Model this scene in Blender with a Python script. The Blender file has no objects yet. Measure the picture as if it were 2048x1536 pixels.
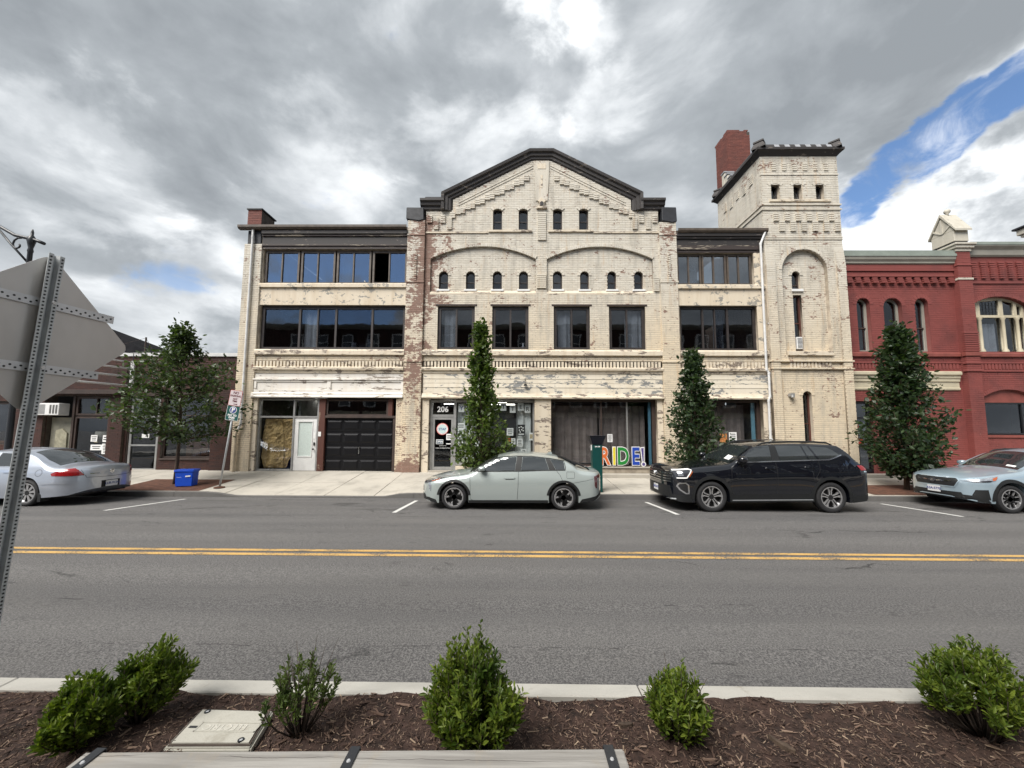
import bpy, bmesh, math, random
import numpy as np
from mathutils import Vector, Matrix, noise as mnoise
from mathutils.bvhtree import BVHTree
from mathutils.geometry import delaunay_2d_cdt

random.seed(7)
RNG = np.random.default_rng(11)
R = math.radians
SC = bpy.context.scene
COL = SC.collection

# ------------------------------------------------------------------ camera
cam_d = bpy.data.cameras.new('camera')
cam_d.sensor_width = 36.0
cam_d.lens = 770.0 / 2048.0 * 36.0
cam_d.shift_y = 27.0 / 2048.0
cam_d.clip_start = 0.05
cam_d.clip_end = 2000
cam = bpy.data.objects.new('camera', cam_d)
COL.objects.link(cam)
cam.location = (0, 0, 2.0)
cam.rotation_euler = (Matrix.Rotation(R(0.6), 3, 'Z') @ Matrix.Rotation(R(94.84), 3, 'X') @ Matrix.Rotation(0.0049, 3, 'Z')).to_euler()
SC.camera = cam

# ------------------------------------------------------------------ sun + exposure
SUN_EL, SUN_AZ = R(50), R(-140)          # azimuth measured from +Y towards +X: behind the camera, from the left
sd = bpy.data.lights.new('sun', 'SUN')
sd.energy = 1.5
sd.angle = R(38)
sd.color = (1.0, 0.955, 0.89)
sun = bpy.data.objects.new('sun', sd)
COL.objects.link(sun)
sdir = Vector((math.cos(SUN_EL) * math.sin(SUN_AZ), math.cos(SUN_EL) * math.cos(SUN_AZ), math.sin(SUN_EL)))
sun.rotation_euler = sdir.to_track_quat('Z', 'Y').to_euler()
SC.view_settings.view_transform = 'Standard'
SC.view_settings.look = 'None'
SC.view_settings.exposure = 2.05
SC.view_settings.gamma = 1.0
SC.view_settings.use_curve_mapping = False
SC.cycles.max_bounces = 6
SC.cycles.transparent_max_bounces = 12
SC.cycles.caustics_reflective = False
SC.cycles.caustics_refractive = False

# ------------------------------------------------------------------ sky: broken grey cloud deck over blue
W = bpy.data.worlds.new('World')
SC.world = W
W.use_nodes = True
wt = W.node_tree
wt.nodes.clear()


def nd(t, kind, **kw):
    n = t.nodes.new(kind)
    for k, v in kw.items():
        if k.startswith('i_'):
            n.inputs[k[2:].replace('_', ' ')].default_value = v
        else:
            setattr(n, k, v)
    return n


def math_n(t, op, a, b=None, c=None, clamp=False):
    n = t.nodes.new('ShaderNodeMath')
    n.operation = op
    n.use_clamp = clamp
    for i, x in enumerate((a, b, c)):
        if x is None:
            continue
        if isinstance(x, (int, float)):
            n.inputs[i].default_value = x
        else:
            t.links.new(x, n.inputs[i])
    return n.outputs[0]


def vmath(t, op, a, b=None):
    n = t.nodes.new('ShaderNodeVectorMath')
    n.operation = op
    for i, x in enumerate((a, b)):
        if x is None:
            continue
        if isinstance(x, (tuple, list)):
            n.inputs[i].default_value = x
        else:
            t.links.new(x, n.inputs[i])
    return n


def maprange(t, x, a, b, c=0.0, d=1.0, smooth=True):
    n = t.nodes.new('ShaderNodeMapRange')
    n.interpolation_type = 'SMOOTHSTEP' if smooth else 'LINEAR'
    t.links.new(x, n.inputs[0])
    for i, v in enumerate((a, b, c, d)):
        n.inputs[1 + i].default_value = v
    return n.outputs[0]


def mixc(t, f, a, b, blend='MIX'):
    n = t.nodes.new('ShaderNodeMix')
    n.data_type = 'RGBA'
    n.blend_type = blend
    for s, x in ((n.inputs[0], f), (n.inputs[6], a), (n.inputs[7], b)):
        if isinstance(x, (int, float)):
            s.default_value = x
        elif isinstance(x, (tuple, list)):
            s.default_value = (*x, 1) if len(x) == 3 else x
        else:
            t.links.new(x, s)
    return n.outputs[2]


def noise(t, vec, scale, detail=4, rough=0.5, dist=0.0, dim='3D'):
    n = t.nodes.new('ShaderNodeTexNoise')
    n.noise_dimensions = dim
    n.inputs['Scale'].default_value = scale
    n.inputs['Detail'].default_value = detail
    n.inputs['Roughness'].default_value = rough
    n.inputs['Distortion'].default_value = dist
    if vec is not None:
        t.links.new(vec, n.inputs['Vector'])
    return n.outputs[0]


def dir_of(px, py):
    """view direction of a point of the sky"""
    d = Vector(((px - 1024) / 770.0, -(py - 795) / 770.0, -1.0))
    return (cam.rotation_euler.to_matrix() @ d).normalized()


def build_sky():
    t = wt
    tc = nd(t, 'ShaderNodeTexCoord')
    d = tc.outputs['Generated']
    sep = nd(t, 'ShaderNodeSeparateXYZ')
    t.links.new(d, sep.inputs[0])
    # cloud deck: noise on the sky dome, flattened towards the horizon
    P = vmath(t, 'ADD', vmath(t, 'MULTIPLY', d, (1.0, 1.0, 1.75)).outputs[0], (3.7, 1.3, 0.4)).outputs[0]
    P2 = vmath(t, 'ADD', P, (0.0, 0.02, 0.075)).outputs[0]
    big = noise(t, P, 1.9, 3, 0.5, 0.2)
    mid = noise(t, P, 4.2, 9, 0.56, 0.25)
    mid2 = noise(t, P2, 4.2, 9, 0.56, 0.25)
    fine = noise(t, P, 11.0, 8, 0.6, 0.3)
    relief = math_n(t, 'SUBTRACT', mid, mid2)

    def blob(px, py, r0, r1):
        c = dir_of(px, py)
        dot = vmath(t, 'DOT_PRODUCT', d, tuple(c)).outputs['Value']
        am = 0.04 if r0 > .3 else r0 * r0 * 0.9
        dot = math_n(t, 'ADD', dot, math_n(t, 'MULTIPLY_ADD', mid, am * 2, -am))
        return maprange(t, dot, math.cos(r0), math.cos(r1))
    f = math_n(t, 'MULTIPLY_ADD', big, 1.0, 0.0)
    f = math_n(t, 'MULTIPLY_ADD', mid, 0.56, math_n(t, 'ADD', f, -0.28))
    f = math_n(t, 'MULTIPLY_ADD', fine, 0.15, math_n(t, 'ADD', f, -0.085))
    f = math_n(t, 'MULTIPLY_ADD', relief, 0.8, f)
    # thin bright parts and thick grey banks of the deck, as directions of the sky
    for (px, py, r0, r1, a) in ((1095, 5, .11, .02, .60), (1180, 60, .07, .01, .25), (960, 290, .20, .03, .22), (1215, 215, .10, .02, .18), (620, 400, .22, .04, .16),
                                (150, 330, .16, .03, .26), (150, 640, .30, .05, .14), (420, 640, .2, .05, .12), (1900, 440, .20, .04, .40), (2010, 340, .15, .03, .40), (1730, 460, .14, .03, .28), (1640, 300, .12, .03, .10),
                                (560, 120, .48, .08, -.14), (1500, 170, .50, .10, -.12), (1850, 60, .35, .06, -.12), (180, 470, .18, .04, -.14), (60, 60, .3, .05, -.04)):
        f = math_n(t, 'MULTIPLY_ADD', blob(px, py, r0, r1), a, f)
    f = maprange(t, f, 0.12, 1.00, 0, 1, False)
    ramp = nd(t, 'ShaderNodeValToRGB')
    cr = ramp.color_ramp
    cr.elements[0].position = 0.0; cr.elements[0].color = (1.22, 1.33, 1.44, 1)
    cr.elements[1].position = 1.0; cr.elements[1].color = (4.4, 4.5, 4.6, 1)
    e = cr.elements.new(0.30); e.color = (1.65, 1.78, 1.90, 1)
    e = cr.elements.new(0.55); e.color = (2.4, 2.53, 2.65, 1)
    e = cr.elements.new(0.78); e.color = (3.4, 3.52, 3.62, 1)
    t.links.new(f, ramp.inputs[0])
    cloud = ramp.outputs[0]
    sky = nd(t, 'ShaderNodeTexSky', sky_type='NISHITA', sun_disc=False)
    sky.sun_elevation = SUN_EL
    sky.sun_rotation = SUN_AZ
    sky.altitude = 200; sky.air_density = 1.0; sky.dust_density = 0.4; sky.ozone_density = 2.0
    blue = mixc(t, 1.0, sky.outputs[0], (0.56, 0.61, 0.66), 'MULTIPLY')
    # blue gaps: where the deck tears open, with ragged edges
    g = maprange(t, noise(t, vmath(t, 'ADD', P, (9.1, 4.2, 0)).outputs[0], 1.5, 5, 0.55, 0.4), 0.60, 0.70)
    g = math_n(t, 'MULTIPLY', g, maprange(t, sep.outputs[1], 0.2, -0.2))
    for (px, py, r0, r1, a) in ((1725, 400, .05, .01, .8), (1770, 360, .062, .015, 1.0), (1818, 322, .072, .015, 1.0), (1870, 285, .066, .015, 1.0), (1925, 250, .06, .015, 1.0), (1980, 222, .05, .01, .9), (2040, 185, .05, .01, .9)):
        g = math_n(t, 'MAXIMUM', g, math_n(t, 'MULTIPLY', blob(px, py, r0, r1), a))
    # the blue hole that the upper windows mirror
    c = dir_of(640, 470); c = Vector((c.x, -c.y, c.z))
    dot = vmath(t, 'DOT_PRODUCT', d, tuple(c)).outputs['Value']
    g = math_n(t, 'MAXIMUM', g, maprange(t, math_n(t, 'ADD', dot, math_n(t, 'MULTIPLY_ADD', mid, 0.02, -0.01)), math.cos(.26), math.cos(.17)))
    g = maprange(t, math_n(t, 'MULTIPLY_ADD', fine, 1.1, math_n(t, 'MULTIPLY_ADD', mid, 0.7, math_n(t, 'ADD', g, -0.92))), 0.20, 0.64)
    wisps = maprange(t, noise(t, P, 9.0, 8, 0.6, 0.6), 0.45, 0.70)
    g = math_n(t, 'MULTIPLY', g, math_n(t, 'MULTIPLY_ADD', wisps, -0.55, 1.0))
    for (px, py, r0) in ((262, 552, .030), (300, 555, .034), (340, 558, .034), (380, 562, .030), (415, 566, .024)):
        g = math_n(t, 'MAXIMUM', g, math_n(t, 'MULTIPLY', math_n(t, 'MULTIPLY', blob(px, py, r0, .002), maprange(t, fine, 0.36, 0.62)), 0.62))
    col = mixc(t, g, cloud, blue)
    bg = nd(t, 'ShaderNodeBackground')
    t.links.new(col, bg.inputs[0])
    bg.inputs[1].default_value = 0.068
    out = nd(t, 'ShaderNodeOutputWorld')
    t.links.new(bg.outputs[0], out.inputs[0])


build_sky()

# ================================================================== mesh helpers
class MB:
    """collects shapes; obj() links them as one mesh object"""
    def __init__(s):
        s.v, s.f = [], []

    def add(s, vs, fs):
        o = len(s.v)
        s.v += [tuple(p) for p in vs]
        s.f += [tuple(i + o for i in f) for f in fs]
        return s

    def hexa(s, p):
        return s.add(p, [(0, 3, 2, 1), (4, 5, 6, 7), (0, 1, 5, 4), (1, 2, 6, 5), (2, 3, 7, 6), (3, 0, 4, 7)])

    def box(s, x0, x1, y0, y1, z0, z1):
        return s.hexa([(x0, y0, z0), (x1, y0, z0), (x1, y1, z0), (x0, y1, z0), (x0, y0, z1), (x1, y0, z1), (x1, y1, z1), (x0, y1, z1)])

    def prism(s, poly, y0, y1):
        """polygon in x,z extruded along y"""
        n = len(poly)
        area = sum(poly[i][0] * poly[(i + 1) % n][1] - poly[(i + 1) % n][0] * poly[i][1] for i in range(n))
        if area < 0:
            poly = poly[::-1]
        vs = [(x, y0, z) for x, z in poly] + [(x, y1, z) for x, z in poly]
        fs = [tuple(range(n)), tuple(range(2 * n - 1, n - 1, -1))]
        fs += [(i, i + n, (i + 1) % n + n, (i + 1) % n) for i in range(n)]
        return s.add(vs, fs)

    def prism_x(s, poly, x0, x1):
        """polygon in y,z extruded along x"""
        n = len(poly)
        area = sum(poly[i][0] * poly[(i + 1) % n][1] - poly[(i + 1) % n][0] * poly[i][1] for i in range(n))
        if area < 0:
            poly = poly[::-1]
        vs = [(x1, y, z) for y, z in poly] + [(x0, y, z) for y, z in poly]
        fs = [tuple(range(n)), tuple(range(2 * n - 1, n - 1, -1))]
        fs += [(i, i + n, (i + 1) % n + n, (i + 1) % n) for i in range(n)]
        return s.add(vs, fs)

    def prism_z(s, poly, z0, z1):
        n = len(poly)
        area = sum(poly[i][0] * poly[(i + 1) % n][1] - poly[(i + 1) % n][0] * poly[i][1] for i in range(n))
        if area < 0:
            poly = poly[::-1]
        vs = [(x, y, z1) for x, y in poly] + [(x, y, z0) for x, y in poly]
        fs = [tuple(range(n)), tuple(range(2 * n - 1, n - 1, -1))]
        fs += [(i, i + n, (i + 1) % n + n, (i + 1) % n) for i in range(n)]
        return s.add(vs, fs)

    def tube(s, pts, r, n=8, cap=True):
        pts = [Vector(p) for p in pts]
        rs = r if isinstance(r, (list, tuple)) else [r] * len(pts)
        rings = []
        ref = None
        for i, p in enumerate(pts):
            a = pts[max(i - 1, 0)]; b = pts[min(i + 1, len(pts) - 1)]
            t = (b - a).normalized()
            if ref is None:
                ref = t.orthogonal().normalized()
            ref = (ref - t * ref.dot(t)).normalized()
            bi = t.cross(ref)
            rings.append([p + (ref * math.cos(2 * math.pi * k / n) + bi * math.sin(2 * math.pi * k / n)) * rs[i] for k in range(n)])
        vs = [q for ring in rings for q in ring]
        fs = []
        for i in range(len(pts) - 1):
            for k in range(n):
                fs.append((i * n + k, i * n + (k + 1) % n, (i + 1) * n + (k + 1) % n, (i + 1) * n + k))
        if cap:
            fs.append(tuple(range(n - 1, -1, -1)))
            fs.append(tuple((len(pts) - 1) * n + k for k in range(n)))
        return s.add(vs, fs)

    def lathe(s, prof, c, axis='Z', n=24, closed=False):
        """prof: (radius, height) pairs about axis through c"""
        vs, fs = [], []
        m = len(prof)
        for k in range(n):
            a = 2 * math.pi * k / n
            for r, h in prof:
                x, y = r * math.cos(a), r * math.sin(a)
                q = (x, y, h) if axis == 'Z' else ((x, h, y) if axis == 'Y' else (h, x, y))
                vs.append((c[0] + q[0], c[1] + q[1], c[2] + q[2]))
        for k in range(n):
            k2 = (k + 1) % n
            for i in range(m - 1 if not closed else m):
                j = (i + 1) % m
                f = (k * m + i, k2 * m + i, k2 * m + j, k * m + j)
                fs.append(f if axis != 'Y' else f[::-1])
        return s.add(vs, fs)

    def disc(s, c, r, axis='Y', n=24, flip=False):
        vs = []
        for k in range(n):
            a = 2 * math.pi * k / n
            x, y = r * math.cos(a), r * math.sin(a)
            q = (x, 0, y) if axis == 'Y' else (x, y, 0)
            vs.append((c[0] + q[0], c[1] + q[1], c[2] + q[2]))
        f = tuple(range(n))
        return s.add(vs, [f[::-1] if flip else f])

    def mesh(s, name):
        me = bpy.data.meshes.new(name)
        me.from_pydata(s.v, [], s.f)
        me.update()
        bm = bmesh.new(); bm.from_mesh(me)
        bmesh.ops.recalc_face_normals(bm, faces=list(bm.faces))
        bm.to_mesh(me); bm.free()
        return me

    def obj(s, name, mat, parent=None, smooth=False, bevel=0.0, sharp=None, loc=None, segs=1):
        me = s.mesh(name)
        if bevel:
            bm = bmesh.new(); bm.from_mesh(me)
            bmesh.ops.bevel(bm, geom=list(bm.edges), offset=bevel, segments=segs, affect='EDGES', clamp_overlap=True)
            bm.to_mesh(me); bm.free()
        return link(name, me, mat, parent, smooth, sharp, loc)


def link(name, me, mat=None, parent=None, smooth=False, sharp=None, loc=None):
    if mat is not None:
        me.materials.clear()
        me.materials.append(mat)
    if smooth or sharp:
        me.shade_smooth()
    if sharp:
        me.set_sharp_from_angle(angle=R(sharp))
    o = bpy.data.objects.new(name, me)
    COL.objects.link(o)
    if parent is not None:
        o.parent = parent
        # parents may stand away from the origin: keep world coordinates of the mesh
        base = Vector((0, 0, 0)); q = parent
        while q is not None:
            base += q.location; q = q.parent
        o.location = -base
    if loc is not None:
        o.location = loc
    return o


def shared(name, me, loc, parent, rot=(0, 0, 0), scale=(1, 1, 1)):
    """another object on the same mesh data, at world location loc"""
    o = bpy.data.objects.new(name, me)
    COL.objects.link(o)
    base = Vector((0, 0, 0)); q = parent
    while q is not None:
        base += q.location; q = q.parent
    if parent is not None:
        o.parent = parent
    o.location = Vector(loc) - base
    o.rotation_euler = rot
    o.scale = scale
    return o


def tag(o, label=None, cat=None, group=None, kind=None):
    if label: o['label'] = label
    if cat: o['category'] = cat
    if group: o['group'] = group
    if kind: o['kind'] = kind
    return o


def empty(name, loc, label=None, cat=None, group=None):
    o = bpy.data.objects.new(name, None)
    COL.objects.link(o)
    o.location = loc
    o.empty_display_size = 0.1
    return tag(o, label, cat, group)


def plate(name, outline, holes, y0, y1, mat, parent):
    """flat wall in the x,z plane with holes, between y0 (front) and y1"""
    cu = bpy.data.curves.new(name, 'CURVE')
    cu.dimensions = '2D'
    cu.fill_mode = 'BOTH'
    cu.extrude = abs(y1 - y0) / 2
    for poly in [outline] + list(holes):
        sp = cu.splines.new('POLY')
        sp.points.add(len(poly) - 1)
        for p, (x, z) in zip(sp.points, poly):
            p.co = (x, z, 0, 1)
        sp.use_cyclic_u = True
    tmp = bpy.data.objects.new(name, cu)
    me = bpy.data.meshes.new_from_object(tmp)
    bpy.data.objects.remove(tmp); bpy.data.curves.remove(cu)
    ym = (y0 + y1) / 2
    n = len(me.vertices)
    co = np.empty(n * 3); me.vertices.foreach_get('co', co); co = co.reshape(-1, 3)
    co = np.stack([co[:, 0], ym - co[:, 2], co[:, 1]], 1)
    me.vertices.foreach_set('co', co.ravel()); me.update()
    return link(name, me, mat, parent)


def text_mesh(body, size, extrude=0.002, offset=0.0, align='CENTER', spacing=1.0):
    cu = bpy.data.curves.new('text', 'FONT')
    cu.body = body; cu.size = size; cu.extrude = extrude; cu.offset = offset
    cu.align_x = align; cu.align_y = 'CENTER'; cu.space_character = spacing
    cu.resolution_u = 3
    tmp = bpy.data.objects.new('text', cu)
    me = bpy.data.meshes.new_from_object(tmp)
    bpy.data.objects.remove(tmp); bpy.data.curves.remove(cu)
    return me


def text(name, body, size, loc, mat, parent, rot=(R(90), 0, 0), extrude=0.002, offset=0.0, spacing=1.0, sx=1.0):
    me = text_mesh(body, size, extrude, offset, 'CENTER', spacing)
    me.materials.clear(); me.materials.append(mat)
    return shared(name, me, loc, parent, rot, (sx, 1, 1))


def quads(name, V, mat, parent=None, smooth=False, per=4, faces=None):
    """many small pieces at once. V: (n, k, 3) vertices, faces: index tuples within a piece"""
    n, k, _ = V.shape
    if faces is None:
        faces = [(0, 1, 2, 3)]
    me = bpy.data.meshes.new(name)
    me.vertices.add(n * k)
    me.vertices.foreach_set('co', V.astype(np.float32).ravel())
    lens = [len(f) for f in faces]
    flat = np.concatenate([np.array(f) for f in faces])
    loops = (flat[None, :] + (np.arange(n) * k)[:, None]).ravel()
    me.loops.add(len(loops))
    me.loops.foreach_set('vertex_index', loops.astype(np.int32))
    starts1 = np.concatenate([[0], np.cumsum(lens)[:-1]])
    starts = (starts1[None, :] + (np.arange(n) * sum(lens))[:, None]).ravel()
    me.polygons.add(n * len(faces))
    me.polygons.foreach_set('loop_start', starts.astype(np.int32))
    me.update(calc_edges=True)
    me.validate()
    if not smooth:
        me.shade_flat()
    return link(name, me, mat, parent, smooth)


# ---- openings: each has span(z) -> (x0, x1) or None, and poly()
class Rect:
    def __init__(s, x0, x1, z0, z1):
        s.x0, s.x1, s.z0, s.z1 = x0, x1, z0, z1
    def span(s, z):
        return (s.x0, s.x1) if s.z0 < z < s.z1 else None
    def poly(s, g=0.0):
        return [(s.x0 - g, s.z0 - g), (s.x1 + g, s.z0 - g), (s.x1 + g, s.z1 + g), (s.x0 - g, s.z1 + g)]


class Arch:
    """rectangle with an arched head of given rise"""
    def __init__(s, x0, x1, z0, ztop, rise):
        s.x0, s.x1, s.z0, s.zt = x0, x1, z0, ztop
        s.rise = rise
        s.zs = ztop - rise
        h = (x1 - x0) / 2
        s.rad = (h * h + rise * rise) / (2 * rise)
        s.cx = (x0 + x1) / 2; s.cz = ztop - s.rad
    def span(s, z):
        if z <= s.z0 or z >= s.zt:
            return None
        if z <= s.zs:
            return (s.x0, s.x1)
        d = math.sqrt(max(s.rad ** 2 - (z - s.cz) ** 2, 0))
        return (s.cx - d, s.cx + d)
    def head(s, n=14, g=0.0):
        a = math.asin(min((s.x1 - s.x0) / 2 / s.rad, 1.0))
        if s.rise > (s.x1 - s.x0) / 2:
            a = math.pi - a
        return [(s.cx + (s.rad + g) * math.sin(a - 2 * a * k / n), s.cz + (s.rad + g) * math.cos(a - 2 * a * k / n)) for k in range(n + 1)]
    def poly(s, g=0.0, n=14):
        return [(s.x0 - g, s.z0 - g), (s.x1 + g, s.z0 - g)] + s.head(n, g)


BL, BH, BJ, HJ = 0.210, 0.066, 0.010, 0.005
BRICK_F = [(0, 1, 5, 4), (1, 2, 6, 5), (3, 0, 4, 7), (4, 5, 6, 7), (2, 3, 7, 6)]


def brick_courses(outline_span, z0, z1, holes, y, depth=0.012, jit=0.002, axis='x', side=-1):
    """running bond laid course by course between openings; returns (n,8,3)"""
    out = []
    nz = int(round((z1 - z0) / (BH + BJ)))
    ch = (z1 - z0) / nz
    for k in range(nz):
        za = z0 + k * ch + BJ / 2; zb = z0 + (k + 1) * ch - BJ / 2; zm = (za + zb) / 2
        iv = list(outline_span(zm))
        for h in holes:
            sp = h.span(zm)
            if sp is None:
                continue
            new = []
            for a, b in iv:
                if sp[1] <= a or sp[0] >= b:
                    new.append((a, b)); continue
                if sp[0] > a: new.append((a, sp[0]))
                if sp[1] < b: new.append((sp[1], b))
            iv = new
        for a, b in iv:
            p = BL + HJ
            off = (k % 2) * p / 2
            i0 = int(math.floor((a - off) / p))
            x = i0 * p + off
            while x < b:
                xa, xb = max(x + HJ / 2, a), min(x + p - HJ / 2, b)
                x += p
                if xb - xa < 0.025:
                    continue
                d = depth + random.uniform(-jit, jit)
                tl = random.uniform(-.0015, .0015)
                if axis == 'x':
                    yf = y + side * d
                    out.append([(xa, y, za), (xb, y, za), (xb, y, zb), (xa, y, zb), (xa, yf + tl, za), (xb, yf - tl, za), (xb, yf - tl, zb), (xa, yf + tl, zb)])
                else:
                    yf = y + side * d
                    out.append([(y, xa, za), (y, xb, za), (y, xb, zb), (y, xa, zb), (yf, xa, za), (yf, xb, za), (yf, xb, zb), (yf, xa, zb)])
    V = np.array(out)
    # keep the outward winding when the wall faces the other way
    flip = (axis == 'x' and side > 0) or (axis == 'y' and side < 0)
    return V, flip


def bricks(name, span, z0, z1, holes, y, mat, parent, depth=0.010, jit=0.003, axis='x', side=-1):
    V, flip = brick_courses(span, z0, z1, holes, y, depth, jit, axis, side)
    F = [f[::-1] for f in BRICK_F] if flip else BRICK_F
    o = quads(name, V, mat, parent, faces=F)
    o['kind'] = 'stuff'
    return o


def sweep_xz(mb, path, prof, closed=False):
    """profile (out, y) swept along a path in the x,z plane with mitred corners; out = left-hand normal"""
    n = len(path)
    rows = []
    for i in range(n):
        p = Vector(path[i])
        a = Vector(path[max(i - 1, 0)]); b = Vector(path[min(i + 1, n - 1)])
        d1 = (p - a).normalized() if i > 0 else None
        d2 = (b - p).normalized() if i < n - 1 else None
        if d1 is None: d1 = d2
        if d2 is None: d2 = d1
        n1 = Vector((-d1.y, d1.x)); n2 = Vector((-d2.y, d2.x))
        m = (n1 + n2)
        m = m / max(m.length_squared / 2, 0.3) if m.length > 1e-6 else n1
        rows.append([(p.x + m.x * o, y, p.y + m.y * o) for o, y in prof])
    k = len(prof)
    vs = [q for r in rows for q in r]
    fs = []
    for i in range(n - 1):
        for j in range(k):
            j2 = (j + 1) % k
            fs.append((i * k + j, i * k + j2, (i + 1) * k + j2, (i + 1) * k + j))
    fs.append(tuple(range(k - 1, -1, -1))); fs.append(tuple((n - 1) * k + j for j in range(k)))
    mb.add(vs, fs)
    return mb

# ================================================================== materials (all procedural)
def new_mat(name):
    m = bpy.data.materials.new(name)
    m.use_nodes = True
    t = m.node_tree
    b = t.nodes['Principled BSDF']
    pos = t.nodes.new('ShaderNodeNewGeometry')
    return m, t, b, pos


def scaled(t, vec, s):
    return vmath(t, 'MULTIPLY', vec, s).outputs[0]


def bump(t, b, h, strength=0.3, dist=0.01):
    n = t.nodes.new('ShaderNodeBump')
    n.inputs['Strength'].default_value = strength
    n.inputs['Distance'].default_value = dist
    t.links.new(h, n.inputs['Height'])
    t.links.new(n.outputs[0], b.inputs['Normal'])


def plain(name, col, rough=0.6, var=0.12, scale=6.0, metal=0.0, bmp=0.0, bscale=40.0, coat=0.0, spec=0.5, col2=None, stretch=(1, 1, 1), rvar=0.1):
    """one paint or material with gentle unevenness"""
    m, t, b, g = new_mat(name)
    P = scaled(t, g.outputs['Position'], stretch)
    n = noise(t, P, scale, 5, 0.6)
    c2 = col2 or tuple(c * (1 - 2.2 * var) for c in col)
    f = maprange(t, n, 0.3, 0.72)
    t.links.new(mixc(t, f, col, c2), b.inputs['Base Color'])
    b.inputs['Metallic'].default_value = metal
    b.inputs['Specular IOR Level'].default_value = spec
    r = math_n(t, 'MULTIPLY_ADD', n, rvar * 2, rough - rvar, clamp=True)
    t.links.new(r, b.inputs['Roughness'])
    if coat:
        b.inputs['Coat Weight'].default_value = coat
        b.inputs['Coat Roughness'].default_value = 0.04
    if bmp:
        bump(t, b, noise(t, g.outputs['Position'], bscale, 4, 0.6), bmp, 0.01)
    return m


def painted_brick():
    m, t, b, g = new_mat('painted_brick')
    P = g.outputs['Position']
    sep = nd(t, 'ShaderNodeSeparateXYZ'); t.links.new(P, sep.inputs[0])
    x, z = sep.outputs[0], sep.outputs[2]
    rnd = g.outputs['Random Per Island']
    # two coats of paint: a warm one low down, a chalkier one high up
    n0 = noise(t, P, 0.5, 5, 0.6, 0.3)
    zz = math_n(t, 'MULTIPLY_ADD', n0, 5.0, math_n(t, 'ADD', z, -2.5))
    up = maprange(t, zz, 4.0, 9.0)
    col = mixc(t, up, (0.68, 0.58, 0.43), (0.62, 0.585, 0.51))
    col = mixc(t, math_n(t, 'MULTIPLY', rnd, 0.35), col, (0.48, 0.42, 0.33))
    # soot and rain streaks
    st = noise(t, scaled(t, P, (2.4, 2.4, 0.35)), 1.6, 6, 0.62, 0.2)
    col = mixc(t, math_n(t, 'MULTIPLY', maprange(t, st, 0.45, 0.72), 0.62), col, (0.36, 0.335, 0.285))
    st2 = noise(t, scaled(t, P, (5, 5, 0.5)), 1.2, 4, 0.6)
    col = mixc(t, math_n(t, 'MULTIPLY', maprange(t, st2, 0.56, 0.74), 0.35), col, (0.50, 0.30, 0.12))
    # flaked paint: zones where it has mostly gone, small flakes everywhere
    def near(v, c, h, s):
        return maprange(t, math_n(t, 'ABSOLUTE', math_n(t, 'ADD', v, -c)), h + s, h - s)
    pier = math_n(t, 'MULTIPLY', near(x, -4.05, 0.55, 0.35), maprange(t, z, 1.2, 5.5, 0.45, 1.0))
    upl = math_n(t, 'MULTIPLY', near(x, -3.3, 0.6, 0.6), near(z, 8.6, 2.0, 0.8))
    foot = math_n(t, 'MULTIPLY', near(x, -4.1, 0.5, 0.3), near(z, 0.45, 0.4, 0.5))
    pr = math_n(t, 'MULTIPLY', near(x, 6.1, 0.4, 0.3), near(z, 9.9, 0.9, 0.7))
    tw = math_n(t, 'MULTIPLY', near(x, 12.4, 0.7, 0.6), near(z, 6.0, 3.2, 1.5))
    ttop = math_n(t, 'MULTIPLY', near(x, 11.4, 2.2, 0.4), near(z, 12.85, 0.35, 0.3))
    zone = math_n(t, 'MULTIPLY_ADD', pier, 0.108, 0.0)
    for a, w in ((upl, 0.10), (foot, 0.17), (pr, 0.10), (tw, 0.022), (ttop, 0.045)):
        zone = math_n(t, 'MULTIPLY_ADD', a, w, zone)
    n1 = noise(t, P, 2.1, 7, 0.68, 0.4)
    n2 = noise(t, scaled(t, P, (1, 1, 2.2)), 9.0, 4, 0.6, 0.2)
    nn = math_n(t, 'MULTIPLY_ADD', n2, 0.42, math_n(t, 'MULTIPLY', n1, 0.60))
    nn = math_n(t, 'MULTIPLY_ADD', rnd, 0.05, nn)
    nn = math_n(t, 'ADD', nn, zone)
    peel = maprange(t, nn, 0.630, 0.646)
    red = mixc(t, noise(t, P, 3.0, 4, 0.6), (0.23, 0.115, 0.08), (0.29, 0.215, 0.175))
    red = mixc(t, math_n(t, 'MULTIPLY', rnd, 0.6), red, (0.20, 0.12, 0.09))
    col = mixc(t, peel, col, red)
    # small flakes lost along the joints
    n3 = noise(t, scaled(t, P, (1, 1, 3.2)), 17.0, 3, 0.55, 0.1)
    n4 = noise(t, P, 0.9, 4, 0.6)
    fl = maprange(t, math_n(t, 'MULTIPLY_ADD', n4, 0.30, math_n(t, 'MULTIPLY_ADD', tw, 0.035, math_n(t, 'MULTIPLY_ADD', zone, 0.35, n3))), 0.835, 0.85)
    col = mixc(t, math_n(t, 'MULTIPLY', fl, 0.85), col, (0.17, 0.125, 0.09))
    t.links.new(col, b.inputs['Base Color'])
    b.inputs['Roughness'].default_value = 0.75
    hgt = math_n(t, 'MULTIPLY_ADD', peel, -0.5, noise(t, P, 45, 4, 0.6))
    bump(t, b, hgt, 0.45, 0.006)
    return m


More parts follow.
